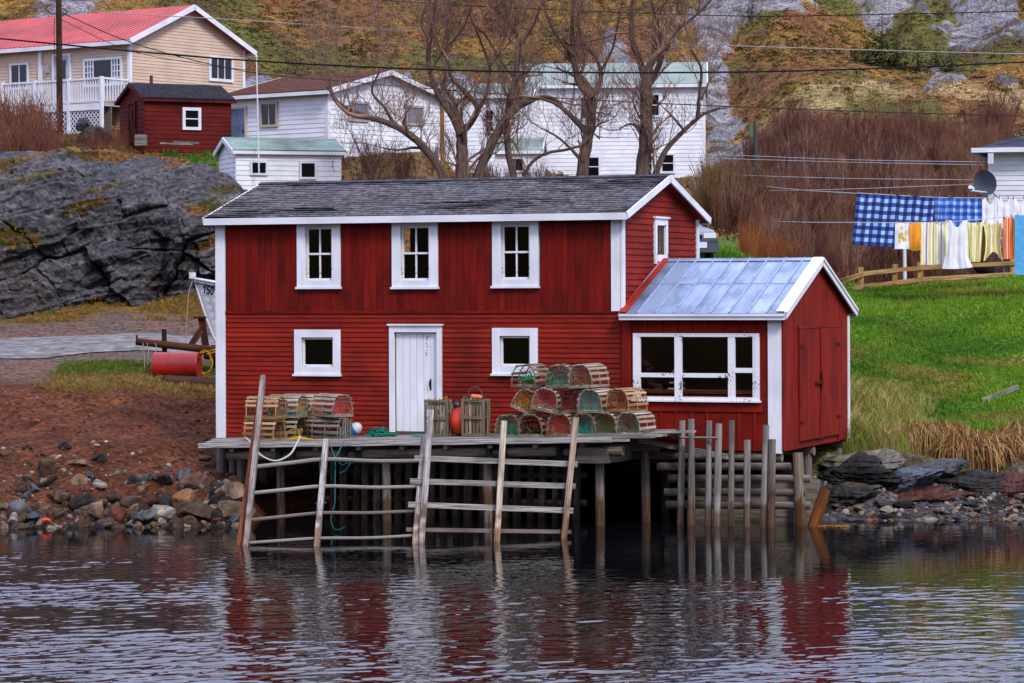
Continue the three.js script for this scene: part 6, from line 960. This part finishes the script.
{
  const R = rng(700), lawn = [], dry = [], tall = [];
  for (let i = 0; i < 60000; i++) { const d = lerp(61, 88, R()), px = lerp(690, 1050, R()), x = (px - 512) * d / F, z = -d; const edge = 62 + 1.8 * fbm(x * 0.5, z * 0.5, 0, 3); if (d < edge || d > 85.5 + 3 * fbm(x * 0.3, 2, 0, 2) || (px < 775 && d < 66)) continue; const n = fbm(x * 0.35, z * 0.35, 0, 3), y = clamp((fbm(x * 0.4 + 30, z * 0.7, 0, 5) - 0.04) * 3.6); const c = mix3(mix3(GC.lawn, GC.lawn2, clamp(0.3 + n * 1.6 + R() * 0.4)), GC.lawnDry, y * 0.85); lawn.push({ x, y: groundH(x, z) - 0.01, z, ry: R() * 6.28, s: 0.4 + R() * 0.6 + (R() < 0.04 ? 0.9 : 0) + Math.max(0, n) * 0.8, c: vary(c, R, 0.5) }); }
  instances('lawn_grass', tuftGeo(1, 9, 0.10, 0.007), white1, lawn, 'short green grass of the lawn', 'grass');
  for (let i = 0; i < 5200; i++) { const d = lerp(67.5, 74, R()), px = lerp(30, 232, R()), x = (px - 512) * d / F, z = -d, n = fbm(x * 0.35, z * 0.35, 0, 4); if (px + 40 * n - (d - 69) * 8 < 45 || (d + n > 73.2)) continue; const g = step(70, 71.4, d + n * 1.4); if (R() > 0.25 + 0.75 * g && R() > 0.5) continue; dry.push({ x, y: groundH(x, z) - 0.01, z, ry: R() * 6.28, s: 0.35 + R() * 0.7, c: vary(mix3(GC.drygrass, GC.green, g * (0.5 + 0.5 * R())), R, 0.5) }); }
  for (let i = 0; i < 2600; i++) { const d = lerp(82.4, 86.8, R()), px = lerp(-10, 235, R()), x = (px - 512) * d / F, z = -d; if (fbm(x * 0.6, z * 0.6, 0, 3) < -0.1) continue; dry.push({ x, y: groundH(x, z) - 0.01, z, ry: R() * 6.28, s: 0.4 + R() * 0.9, c: vary(mix3(GC.drygrass, R() < 0.25 ? GC.green : GC.heath, R()), R, 0.5) }); }
  for (let i = 0; i < 2200; i++) { const d = lerp(95, 110, R()), px = lerp(0, 300, R()), x = (px - 512) * d / F, z = -d; dry.push({ x, y: groundH(x, z), z, ry: R() * 6.28, s: 0.7 + R() * 1.2, c: vary(px > 165 && px < 240 ? GC.green : mix3(GC.drygrass, GC.heath, R()), R, 0.5) }); }
  instances('verge_grass', tuftGeo(2, 10, 0.15, 0.008, 0.7), white1, dry, 'patchy dry and green grass along the road', 'grass');
  for (const [x, y, z, li] of rockSurf) if (li > 0.6 && R() < 0.11) tall.push({ x, y: y - 0.03, z: z + 0.02, ry: R() * 6.28, s: 0.4 + R() * 0.8, c: vary(mix3(L3('#8a5420'), GC.drygrass, R()), R, 0.5) });
  instances('ledge_grass', tuftGeo(3, 10, 0.13, 0.008, 1.6), white1, tall, 'rusty dry grass growing on the rock ledges', 'grass');
  // long straw grass beside the annex
  const straw = [], sc = [L3('#a08a58'), L3('#b39c6c'), L3('#7f7a3a'), L3('#8d6a44')];
  for (let i = 0; i < 4200; i++) { const d = lerp(60.0, 65.5, R()), px = lerp(845, 1010, Math.pow(R(), 2.0)), x = (px - 512) * d / F, z = -d; if (groundH(x, z) < 1.25 || fbm(x * 0.9 + 2, z * 0.9, 0, 3) + 0.35 - (px - 845) / 260 - Math.max(0, d - 63.5) * 0.22 < R() * 0.5 - 0.1) continue; const k = R() < 0.45 ? mix3(GC.lawn2, L3('#8a8a45'), 0.5) : pick(sc, R); straw.push({ x, y: groundH(x, z) - 0.02, z, ry: R() * 6.28, s: (0.35 + 1.0 * Math.pow(R(), 1.6)) * (1 - (px - 845) / 260), c: vary(k, R, 0.45) }); }
  instances('straw_grass', tuftGeo(4, 8, 0.66, 0.005, 0.95), white1, straw, 'tall pale straw grass beside the annex wall', 'grass');
}
// drooping tussocks on the bank edge
{
  const tus = (px, d, s, seed, label) => {
    const R = rng(seed), x = (px - 512) * d / F, y = groundH(x, -d), P = [], K = [], cs = [L3('#7a4e30'), L3('#94693f'), L3('#5e3a22'), L3('#a5855c'), L3('#6f6a34')];
    for (let i = 0; i < 1100; i++) { const a = R() * 6.28, k = Math.sqrt(R()) * 0.5, x0 = Math.cos(a) * k, z0 = Math.sin(a) * k * 0.8, len = 0.35 + R() * 0.4, b = a + (R() - 0.5) * 2.6, o = len * (0.3 + 0.75 * R()), up = 0.05 + 0.34 * R() * R() * (1.2 - k), c = pick(cs, R), w = 0.006, ux = -Math.sin(b) * w, uz = Math.cos(b) * w; const p = [[x0, 0.12 * (1 - k), z0], [x0 + Math.cos(b) * o * 0.35, 0.12 + up, z0 + Math.sin(b) * o * 0.35], [x0 + Math.cos(b) * o * 0.8, 0.05 + up * 0.6, z0 + Math.sin(b) * o * 0.8], [x0 + Math.cos(b) * o, 0.02 - 0.34 * R(), z0 + Math.sin(b) * o]]; for (let j = 0; j < 3; j++) { const [A, B] = [p[j], p[j + 1]]; P.push(A[0] - ux, A[1], A[2] - uz, A[0] + ux, A[1], A[2] + uz, B[0] + ux, B[1], B[2] + uz, A[0] - ux, A[1], A[2] - uz, B[0] + ux, B[1], B[2] + uz, B[0] - ux, B[1], B[2] - uz); const v = 0.75 + R() * 0.4; for (let m = 0; m < 6; m++) K.push(c[0] * v, c[1] * v, c[2] * v); } }
    const g = new THREE.BufferGeometry(); g.setAttribute('position', new THREE.Float32BufferAttribute(P, 3)); g.setAttribute('color', new THREE.Float32BufferAttribute(K, 3)); g.computeVertexNormals();
    const m = solo('grass_tussock', g, mat('#ffffff', { vertexColors: true, roughness: 0.95 }), label, 'tussock', 'dry tussocks on the bank'); m.position.set(x, y, -d); m.scale.setScalar(s);
  };
  tus(968, 61.0, 1.25, 1, 'large drooping rusty tussock hanging over the dark rock at the right'); tus(1004, 61.2, 1.05, 2, 'rusty tussock at the right edge of the bank'); tus(926, 61.6, 1.0, 3, 'rusty tussock left of the largest one on the bank'); tus(895, 61.4, 0.85, 4, 'tussock nearest the annex at the foot of the straw grass'); tus(1024, 61.6, 1.0, 5, 'tussock cut by the right edge of the picture'); tus(945, 62.2, 0.8, 6, 'small tussock set back on the bank among the larger ones');
}
console.log('plants done');
// ------------------------------------------------------------------ shore rocks
function rockGeo(seed, sx, sy, sz, planes = 11, det = 4, rough = 0.05, strata = 0) {
  const R = rng(seed), g = new THREE.IcosahedronGeometry(1, det < 4 ? det : det), p = g.attributes.position, N = [];
  for (let i = 0; i < planes; i++) N.push([V(R() - 0.5, R() - 0.5, R() - 0.5).normalize(), 0.48 + R() * 0.36]);
  const v = V(0, 0, 0);
  for (let i = 0; i < p.count; i++) { v.fromBufferAttribute(p, i).normalize(); let r = 1; for (const [n, k] of N) { const q = v.dot(n); if (q > 0.05) r = Math.min(r, k / q); } r *= 1 + rough * fbm(v.x * 2.5 + seed, v.y * 2.5, v.z * 2.5 + 3, 4) * 2; if (strata) { const q = (v.y + 0.25 * v.x + 0.15 * fbm(v.x * 2, v.z * 2, 1, 2)) * strata, f = q - Math.floor(q); r *= 1 - 0.10 * (f < 0.8 ? 0 : Math.sin((f - 0.8) / 0.2 * 3.14)) + 0.07 * (hash3(Math.floor(q) + 50, seed | 0, 2) - 0.5); } p.setXYZ(i, v.x * r * sx, v.y * r * sy, v.z * r * sz); }
  g.deleteAttribute('normal'); const u = g.attributes.uv; for (let i = 0; i < p.count; i++) u.setXY(i, p.getX(i) + p.getZ(i) * 0.5 + seed, p.getY(i) + p.getZ(i) * 0.5);
  const m = toCreasedNormals(g, 0.32); return m;
}
const stoneTex = tex(512, 512, (u, v) => { const a = pfbm(u, v, 6, 6, 5), b = pfbm(u, v, 30, 30, 3), k = clamp((pfbm(u, v, 9, 14, 4) - 0.15) * 4); const l = 0.80 + 0.35 * a + 0.18 * b; return [l * lerp(1, 0.82, k), l * lerp(1, 0.72, k), l * lerp(1, 0.60, k)]; }, { rx: 1.1, ry: 1.1 });
const stone = (c, r = 0.85) => mat(c, { map: stoneTex, bumpMap: T.rough, bumpScale: 0.03, roughness: r });
const ST = { tan: stone('#7a6550'), orange: stone('#85613f'), pale: stone('#8d867a'), rust: stone('#5f3a2c'), brown: stone('#4f3f34'), grey: stone('#55555a'), dark: stone('#2b2928'), white: stone('#b9bbc2'), blue: stone('#474c56'), pink: stone('#694a40') };
{
  const R = rng(900);
  // w, h in metres; the stone's middle is placed, then it is bedded in the bank
  const one = (px, py, d, w, h, m, label, flat = 1) => { const o = solo('shore_rock', rockGeo(px * 13 + py, w / 2 * 1.3, h / 2 * 1.35, w / 2 * 1.1 * flat), m, label, 'rock', 'rocks along the shore below the earth bank'); o.position.copy(at(px, py, d)); o.rotation.y = R() * 1.2 - 0.6; return o; };
  one(229, 493, 57.0, 0.72, 0.36, ST.tan, 'broad tan rock highest beside the corner piles'); one(232, 511, 56.3, 0.85, 0.48, ST.tan, 'big sloping tan rock at the waterline by the pole rack'); one(204, 514, 56.2, 0.75, 0.38, ST.brown, 'brown slab at the waterline left of the big tan rock'); one(182, 500, 56.8, 0.46, 0.42, ST.orange, 'orange tan rock above the pale boulder'); one(161, 514, 56.0, 0.5, 0.34, ST.pale, 'pale rounded boulder at the waterline'); one(117, 515, 56.0, 0.42, 0.40, ST.rust, 'rusty boulder at the waterline'); one(97, 511, 56.1, 0.34, 0.36, ST.tan, 'upright tan stone next to the rusty boulder'); one(134, 506, 56.6, 0.5, 0.3, ST.brown, 'brown rock between the rusty and the pale boulders'); one(21, 510, 56.3, 0.42, 0.34, ST.grey, 'grey rock near the left edge of the shore'); one(42, 508, 56.3, 0.24, 0.32, ST.tan, 'narrow upright tan stone near the left edge'); one(196, 486, 57.8, 0.6, 0.42, ST.pink, 'reddish brown rock in the slope above the orange one'); one(78, 482, 58.2, 0.36, 0.28, ST.tan, 'tan rock standing in the middle of the slope', 1); one(46, 468, 59.2, 0.36, 0.32, ST.brown, 'dull brown rock halfway up the slope at the left'); one(5, 456, 60.0, 0.36, 0.26, ST.pink, 'pinkish rock high on the slope at the left edge'); one(78, 465, 59.5, 0.55, 0.2, ST.tan, 'flat tan slab lying in the slope', 0.7); one(56, 457, 60.0, 0.2, 0.1, ST.white, 'small white stone in the dark earth'); one(169, 470, 58.8, 0.16, 0.1, ST.grey, 'small grey stone in the dark earth'); one(64, 447, 60.6, 0.34, 0.18, ST.dark, 'dark clod at the brow of the slope'); one(28, 449, 60.5, 0.26, 0.14, ST.dark, 'dark clod with pale edge near the left brow'); one(100, 459, 59.8, 0.3, 0.2, ST.dark, 'dark stone beside the flat tan slab'); one(146, 517, 55.8, 0.4, 0.22, ST.grey, 'low grey rock between the rusty and pale boulders at the water'); one(32, 517, 55.9, 0.3, 0.16, ST.blue, 'flat blue grey rock lowest at the left'); one(78, 503, 56.7, 0.36, 0.26, ST.dark, 'dark rock in the gap above the waterline'); one(60, 497, 57.3, 0.34, 0.24, ST.brown, 'brown rock above the gap'); one(204, 458, 59.6, 0.26, 0.14, ST.pink, 'small reddish rock near the wharf end');
  one(45, 521, 55.6, 0.2, 0.1, mat('#b8402c', { roughness: 0.6 }), 'small bright red piece of debris at the waterline');
  const seen = new Set(), cw = { tan: 'tan', brown: 'brown', grey: 'grey', rust: 'rusty', dark: 'blackish', pale: 'pale', pink: 'reddish', blue: 'blue grey' }, lbl = (px, d, cn, s) => { const l = `${s > 0.36 ? 'larger' : 'small'} ${cw[cn]} stone ${d < 56.1 ? 'at the waterline' : d < 57 ? 'just above the waterline' : 'up the earth slope'} ${px < 30 ? 'at the left edge' : px < 62 ? 'near the upright tan stone' : px < 90 ? 'left of the rusty boulder' : px < 120 ? 'beside the rusty boulder' : px < 147 ? 'between the rusty and pale boulders' : px < 175 ? 'around the pale boulder' : px < 205 ? 'below the orange tan rock' : 'by the pole rack'}`; return l; }, pal = ['tan', 'brown', 'grey', 'rust', 'dark', 'grey', 'brown', 'pale', 'brown', 'dark'], geos = []; for (let i = 0; i < 8; i++) geos.push(rockGeo(400 + i, 0.52, 0.36, 0.46, 9, 3, 0.03));
  for (let i = 0; i < 190; i++) { const px = lerp(-8, 250, R()), d = 55.4 + Math.pow(R(), 1.7) * 3.4, x = (px - 512) * d / F, s = 0.2 + 0.34 * R() * R(), cn = pick(pal, R), lab = lbl(px, d, cn, s); if (seen.has(lab) || px < 0) continue; seen.add(lab); const m = part(scene, numbered('shore_stone'), geos[i % 8], ST[cn]); tag(m, lab, 'stone', 'small stones along the earth bank'); m.position.set(x, Math.max(groundH(x, -d), 0.22) + s * 0.10, -d); m.rotation.set(R() * 6, R() * 6, R() * 6); m.scale.setScalar(s * 1.2); }
  const peb = []; for (let i = 0; i < 2600; i++) { const left = R() < 0.5, px = left ? lerp(-10, 250, R()) : lerp(805, 1040, R()), d = left ? 55.3 + Math.pow(R(), 2.6) * 5.5 : 56.2 + Math.pow(R(), 1.4) * 2.6, x = (px - 512) * d / F, c = pick([L3('#655648'), L3('#4a4340'), L3('#77726c'), L3('#553628'), L3('#2f2b28'), L3('#7d6c58')], R); peb.push({ x, y: groundH(x, -d) + 0.005, z: -d, rx: R() * 6, ry: R() * 6, s: (0.04 + 0.15 * Math.pow(R(), 3)), c: vary(c, R, 0.5) }); }
  instances('shingle', rockGeo(77, 0.5, 0.36, 0.46, 9, 1), mat('#ffffff', { roughness: 0.9 }), peb, 'small stones and shingle along the shore', 'stones');
  const clods = []; for (let i = 0; i < 2200; i++) { const px = lerp(-10, 235, R()), d = lerp(58.2, 68.5, R()), x = (px - 512) * d / F, c = R() < 0.02 ? L3('#8a8078') : mix3(GC.dirt, GC.dirt2, R()); clods.push({ x, y: groundH(x, -d), z: -d, rx: R() * 6, ry: R() * 6, s: 0.02 + 0.11 * Math.pow(R(), 5), c: vary(c, R, 0.5) }); }
  instances('earth_clods', rockGeo(78, 0.5, 0.4, 0.46, 9, 1, 0.2), mat('#ffffff', { roughness: 0.97 }), clods, 'loose clods and pebbles on the red earth bank', 'earth');
  // driftwood stick in the slope
  solo('driftwood', tube([at(28, 487, 58.0), at(42, 485, 58.1), at(56, 477, 58.4)], 0.05, 14, 7), wood('#2c211c'), 'dark driftwood branch lying in the earth slope at the left', 'driftwood');
  // ledges right of the annex
  const led = (px, py, d, w, h, dep, m, label, tilt = 0, yaw = 0) => { const o = solo('shore_ledge', rockGeo(px * 3 + py * 7, w / 2 * 1.5, h / 2 * 1.5, dep / 2 * 1.2, 16, 14, 0.12, 4.5), m, label, 'rock ledge', 'rock ledges beside the annex'); o.position.copy(at(px, py, d)); o.rotation.set(0.1, yaw, tilt); };
  const lo = stone('#4c4e52', 0.7), lb2 = stone('#5a6272', 0.6), lk = stone('#2d2c2c', 0.75), lt = stone('#6e6a60', 0.8), lr = stone('#5c3a34', 0.8);
  led(868, 461, 59.2, 1.5, 0.4, 1.6, lt, 'pale topped ledge just below the straw grass', 0.06, 0.2); led(850, 477, 58.6, 1.7, 0.62, 1.6, lk, 'dark undercut ledge below the annex corner', 0.05, 0.1); led(905, 480, 58.6, 1.5, 0.42, 1.3, lb2, 'blue grey slab dipping to the left', 0.30, -0.1); led(938, 470, 58.9, 1.1, 0.36, 1.2, lo, 'grey ledge under the rusty tussocks', 0.22, 0); led(975, 487, 58.9, 1.9, 0.6, 1.8, lk, 'broad dark rock face under the largest tussock', 0.06, 0.1); led(1015, 492, 58.6, 1.2, 0.6, 1.4, lr, 'reddish rock at the right edge of the shore', 0.18, 0); led(920, 497, 58.2, 1.5, 0.3, 1.2, lr, 'low reddish ledge above the shingle', 0.12, 0); led(842, 500, 57.6, 1.1, 0.4, 1.1, lk, 'black rock behind the leaning wedge log', 0, 0.3);
  for (let i = 0; i < 62; i++) { const px = lerp(812, 1034, R()), d = 56.3 + R() * 1.6, x = (px - 512) * d / F, s = 0.18 + 0.34 * R() * R(), cn = pick(['tan', 'brown', 'grey', 'pale', 'dark', 'blue'], R), lab = `${s > 0.34 ? 'larger' : 'small'} flat ${cw[cn]} stone on the beach ${d < 56.9 ? 'at the waterline' : 'above the waterline'} ${px < 850 ? 'nearest the wedge log' : px < 885 ? 'below the black rock' : px < 925 ? 'below the blue grey slab' : px < 965 ? 'below the low reddish ledge' : px < 1000 ? 'below the broad dark face' : 'by the right edge'}`; if (seen.has(lab)) continue; seen.add(lab); const m = part(scene, numbered('beach_stone'), geos[i % 8], ST[cn]); tag(m, lab, 'stone', 'flat stones on the narrow beach'); m.position.set(x, Math.max(groundH(x, -d), 0.25) + s * 0.06, -d); m.rotation.set((R() - 0.5) * 0.5, R() * 6, (R() - 0.5) * 0.5); m.scale.set(s * 1.5, s * 0.6, s); }
  solo('drift_plank', beam(at(982, 401, 65.6), at(1018, 387, 66.8), 0.1, 0.05), M.grey[0], 'grey drift plank lying on the lawn at the right', 'plank');
  // boulders by the verandah
  for (const [px, py, w, h, l] of [[94, 137, 1.5, 0.9, 'dark grey boulder in the brush below the verandah lattice'], [84, 124, 0.8, 0.6, 'smaller grey boulder behind the dark one by the lattice'], [48, 133, 1.0, 0.4, 'flat grey stone in the brush below the verandah']]) { const o = solo('yard_boulder', rockGeo(px, w / 2, h / 2, w / 2), ST.grey, l, 'boulder', 'boulders below the verandah'); o.position.copy(at(px, py, 106)); }
  // floating weed by the right shore
  const wd = []; for (let i = 0; i < 34; i++) { const x = lerp(5.9, 6.5, R()), z = -54.9 - R() * 0.4; wd.push(box(0.05 + 0.14 * R(), 0.012, 0.03).rotateY(R() * 3).translate(x, WATER + 0.015, z)); } solo('floating_weed', merge(wd), mat('#8a5a1e', { roughness: 0.6 }), 'streak of golden weed floating off the annex corner', 'seaweed', null, 'stuff');
}
// ------------------------------------------------------------------ rail fence and washing
{
  const fw = [wood('#c39a62'), wood('#cda66f'), wood('#b68c55')];
  const f = thing('rail_fence', 'two rail timber fence along the top of the lawn behind the washing', 'fence'), D = 82.5;
  const pts = [[826, 284, 301, 80.5], [861, 267, 296, 81.6], [895, 264, 291, 82.2], [920, 262, 289, 82.5], [1013, 258, 284, 83], [1100, 255, 280, 83.3]];
  pts.forEach(([px, a, b, d], k) => { const lo = at(px, b, d), hi = at(px, a, d); lo.y = Math.min(lo.y, groundH(lo.x, lo.z) - 0.1); part(f, 'post', beam(lo, hi, 0.17, 0.15, k, V(0, 0, 1)), fw[k % 3]); });
  const rails = [[272, 273, 270, 267, 264, 261], [293, 290, 286, 283.5, 279, 276]];
  for (let k = 0; k < pts.length - 1; k++) for (let r = 0; r < 2; r++) { const y = r ? [294, 287, 282.5, 279.5, 274, 271] : [286, 274, 270, 268, 263, 260]; part(f, 'rail', beam(at(pts[k][0], y[k], pts[k][3] - 0.09), at(pts[k + 1][0] + 2, y[k + 1], pts[k + 1][3] - 0.09), 0.12, 0.06, k + r * 3), fw[(k + r) % 3]); }
  const cp = thing('clothes_pole', 'white clothes line pole behind the checked sheet', 'pole'); part(cp, 'shaft', stick(at(905, 292, 84), at(904.5, 244, 84), 0.055, 0.05, 9), mat('#c4c6cc')); part(cp, 'crossbar', beam(at(893, 243, 83.9), at(914, 243, 83.9), 0.06, 0.06), mat('#c4c6cc'));
  const mound = solo('dark_mound', rockGeo(314, 0.36, 0.3, 0.3), mat('#1a1412', { map: T.mott, roughness: 0.9 }), 'dark rounded lump behind the fence at the foot of the house', 'mound'); mound.position.copy(at(984, 268, 85)); mound.scale.set(1, 1, 1);
  // lines
  const wm = mat('#a9b0b4'), line = (label, p, r = 0.011, m = wm) => solo('clothes_line', tube(p.map((q) => at(...q)), r, 40, 5), m, label, 'clothes line', 'clothes lines');
  line('upper pale line of the top pair running to the house corner', [[704, 154, 118], [860, 160, 100], [986, 162, 88]]); line('lower pale line of the top pair running to the house corner', [[704, 158, 118], [860, 162.5, 100], [986, 165, 88]]);
  line('pale line running to the satellite dish', [[704, 174, 116], [850, 178.5, 98], [986, 180, 88]]); line('pale line sloping down to the checked sheet', [[704, 179, 116], [790, 189, 96], [857, 193.5, 79]]); line('greenish line rising from the sheet to the dish', [[704, 192, 112], [850, 189, 96], [980, 184, 87.5]]);
  line('back clothes line carrying the checked sheets and white shirts', [[857, 193, 79], [940, 197.5, 79], [1024, 198, 79], [1080, 198, 79]]); line('front clothes line carrying the striped washing', [[704, 219, 108], [780, 221.5, 92], [858, 222.5, 78], [950, 222, 77], [1024, 215, 77], [1080, 211, 77]]);
  // cloth
  const pegM = mat('#8a6a45');
  function cloth(name, label, px0, px1, yTop, yBot, d, material, { folds = 3, amp = 0.05, nU = 36, nV = 18, shape, pegs = 2, top, cat = 'washing', skew = 0 } = {}) {
    const A = at(px0, yTop, d), B = at(px1, typeof top === 'number' ? top : yTop, d), w = A.distanceTo(B), h = (yBot - yTop) * d / F, g = new THREE.PlaneGeometry(1, 1, nU, nV), p = g.attributes.position, uv = g.attributes.uv, R = rng(Math.round(px0 * 3)), ph = R() * 6;
    for (let i = 0; i < p.count; i++) {
      let u = uv.getX(i), v = 1 - uv.getY(i); const sag = pegs > 1 ? 0.02 * (0.5 - 0.5 * Math.cos(u * 6.2832 * (pegs - 1))) : 0, f = amp * (0.25 + 0.75 * v) * (Math.sin(u * folds * 6.2832 + ph) + 0.4 * Math.sin(u * folds * 13.1 + ph * 2 + v * 2));
      let hx = 0, vv = v; if (shape) { const s = shape(u, v); hx = s[0]; vv = s[1]; }
      p.setXYZ(i, (u - 0.5 + hx) * w + skew * v, -vv * h - sag * (1 - v), f + 0.02 * Math.sin(v * 5 + u * 3) + amp * 0.5 * fbm(u * 7 + px0, v * 4, 0, 3)); uv.setXY(i, u * w, vv * h);
    }
    g.computeVertexNormals(); const t = thing(name, label, cat, [(A.x + B.x) / 2, (A.y + B.y) / 2, (A.z + B.z) / 2]); t.rotation.z = Math.atan2(B.y - A.y, B.x - A.x); part(t, 'fabric', g, material);
    for (let k = 0; k < pegs; k++) part(t, 'clothes_peg', box(0.02, 0.1, 0.02, (-0.5 + (k + 0.3 / pegs) / Math.max(1, pegs - 0.4)) * w, 0.015, 0.015), pegM); return t;
  }
  const fab = (t) => new THREE.MeshPhysicalMaterial({ map: t, roughness: 0.95, side: THREE.DoubleSide, transmission: 0.12, thickness: 0 });
  const chk = (a, b, c, n, soft) => tex(128, 128, (u, v, i, j) => { const U = u < 0.5, W = v < 0.5, k = U && W ? a : (U || W) ? b : c, th = ((i + j) % 4 < 2 ? 0.04 : -0.02); return k.map((q) => q + th); }, { rx: n, ry: n });
  const stripes = (list, n) => tex(256, 8, (u) => { let s = 0; for (const [w, c] of list) { s += w; if (u < s) return c; } return list[0][1]; }, { rx: n, ry: n });
  const rgb = (h) => [1, 3, 5].map((i) => parseInt(h.slice(i, i + 2), 16) / 255);
  const c1 = fab(chk(rgb('#0a1338'), rgb('#24479a'), rgb('#9db9e2'), 4.5)), c2 = fab(chk(rgb('#1d3f94'), rgb('#4677c6'), rgb('#a0bfe6'), 5));
  cloth('checked_sheet', 'large navy and pale blue checked sheet, leftmost on the line', 857, 935, 193, 245, 79, c1, { folds: 5, amp: 0.055, nU: 90, pegs: 5, top: 197, skew: -0.08 });
  cloth('checked_curtain', 'pleated light blue checked curtain next to the large checked sheet', 935, 982, 197, 226, 79, c2, { folds: 6, amp: 0.08, nU: 90, pegs: 4, top: 198 });
  const wc = fab(tex(64, 64, (u, v) => { const n = 0.88 + 0.06 * pfbm(u, v, 4, 4, 3); return [n, n, n * 1.03]; }));
  const tee = (u, v) => { const neck = v < 0.12 && Math.abs(u - 0.5) < 0.22 ? 0.14 * (1 - Math.pow(Math.abs(u - 0.5) / 0.22, 2)) : 0; return [0, Math.max(v, neck)]; };
  const wshape = (u, v) => { const n = Math.max(0, 1 - Math.pow(Math.abs(u - 0.5) / 0.24, 2)) * 0.2; return [0, n + v * (1 - n)]; };
  cloth('white_shirt', 'white shirt hung left of the other two shirts, nearest the checked curtain', 982, 998, 198, 226, 79, wc, { folds: 2, amp: 0.03, shape: wshape }); cloth('white_shirt', 'white shirt hung in the middle of the three shirts', 998, 1012, 198, 228, 79, wc, { folds: 2, amp: 0.03, shape: wshape }); cloth('white_shirt', 'white shirt at the right edge behind the blue towel', 1012, 1028, 198, 227, 79, wc, { folds: 2, amp: 0.03, shape: wshape });
  const flower = fab(tex(256, 256, (u, v) => { let c = [0.9, 0.9, 0.94]; for (let i = 0; i < 9; i++) { const fx = 0.25 + hash3(i, 1, 5) * 0.55, fy = 0.15 + hash3(i, 2, 5) * 0.7, q = Math.hypot(u - fx, v - fy); if (q < 0.075) c = q < 0.03 ? [0.55, 0.6, 0.25] : [0.93, 0.74, 0.2]; else if (q < 0.10 && i % 2) c = [0.65, 0.72, 0.45]; } return c; }, { rx: 2.4, ry: 1.35 }));
  cloth('floral_towel', 'white towel with yellow flowers at the left of the front line', 895, 909.5, 222, 249, 77.5, flower, { folds: 1, amp: 0.02 });
  cloth('orange_cloth', 'plain orange cloth beside the floral towel', 909.5, 920.5, 222, 251, 77.5, fab(tex(32, 32, (u, v) => { const n = 0.03 * pfbm(u, v, 4, 4, 2); return [0.93 + n, 0.60 + n, 0.12]; })), { folds: 1, amp: 0.03, shape: (u, v) => [0, v * (0.96 + 0.04 * Math.sin(u * 3.14))] });
  const yw = stripes([[0.10, rgb('#d8cc7a')], [0.08, rgb('#e8e6e6')], [0.06, rgb('#d6bf48')], [0.12, rgb('#ececf0')], [0.05, rgb('#8a6aa8')], [0.10, rgb('#e6e2ea')], [0.12, rgb('#d8cf80')], [0.06, rgb('#e8dc9a')], [0.09, rgb('#ececee')], [0.05, rgb('#b9b45c')], [0.17, rgb('#e4dfc4')]], 2.3);
  cloth('striped_curtain', 'long curtain striped yellow, white and purple left of the white dress', 920.5, 935, 222, 265, 77, fab(yw), { folds: 2, amp: 0.05 }); cloth('striped_curtain', 'second curtain striped yellow, white and purple touching the white dress', 935, 950, 222, 264.5, 77.1, fab(yw), { folds: 2, amp: 0.05 });
  cloth('white_dress', 'white sleeveless dress with a flared hem in the middle of the front line', 946, 968, 220, 269, 76.8, wc, { folds: 2, amp: 0.05, nU: 50, shape: (u, v) => { const n = Math.max(0, 1 - Math.pow(Math.abs(u - 0.5) / 0.26, 2)) * 0.13, fl = 0.38 * Math.max(0, v - 0.72) / 0.28, na = -0.10 * Math.sin(Math.min(1, v / 0.5) * 3.14); return [(u - 0.5) * (fl + na) + 0.12 * Math.max(0, v - 0.75), n + v * (1 - n) - 0.10 * Math.max(0, v - 0.8) * Math.pow((u - 0.3) * 2, 2)]; } });
  const ys = stripes([[0.08, rgb('#e2d24e')], [0.07, rgb('#eeeee4')], [0.10, rgb('#d9c23a')], [0.05, rgb('#9fae4c')], [0.10, rgb('#f0efe8')], [0.12, rgb('#dccb62')], [0.06, rgb('#b3b85e')], [0.14, rgb('#efece0')], [0.08, rgb('#e0c83c')], [0.20, rgb('#e9e4c4')]], 3.1);
  cloth('striped_shorts', 'yellow and white striped cloth right of the white dress', 965, 983, 222, 262, 77.2, fab(ys), { folds: 2, amp: 0.06, shape: (u, v) => [(0.5 - u) * 0.35 * v, v] }); cloth('striped_shorts', 'yellow striped cloth gathered at its peg nearest the orange striped one', 983, 1003, 223, 261, 77.2, fab(ys), { folds: 3, amp: 0.05, shape: (u, v) => [(0.5 - u) * 0.25 * Math.sin(v * 3), v * (0.88 + 0.12 * Math.cos(u * 6))] });
  cloth('orange_striped_cloth', 'orange and white striped cloth next to the blue towel', 1003, 1015, 217, 259, 77, fab(stripes([[0.2, rgb('#e8641c')], [0.06, rgb('#f0d8c4')], [0.18, rgb('#ee7a2a')], [0.08, rgb('#f3e2d4')], [0.22, rgb('#dd5412')], [0.05, rgb('#f0c8a0')], [0.21, rgb('#ea8a30')]], 4.2)), { folds: 2, amp: 0.04 });
  cloth('blue_towel', 'plain sky blue towel at the right edge of the front line', 1014.5, 1046, 215, 275, 76.9, fab(tex(64, 64, (u, v) => { const n = 0.06 * pfbm(u, v, 16, 16, 3); return [0.30 + n, 0.62 + n, 0.80 + n]; })), { folds: 2, amp: 0.025 });
}
console.log('shore and washing done');
renderer.render(scene, camera);
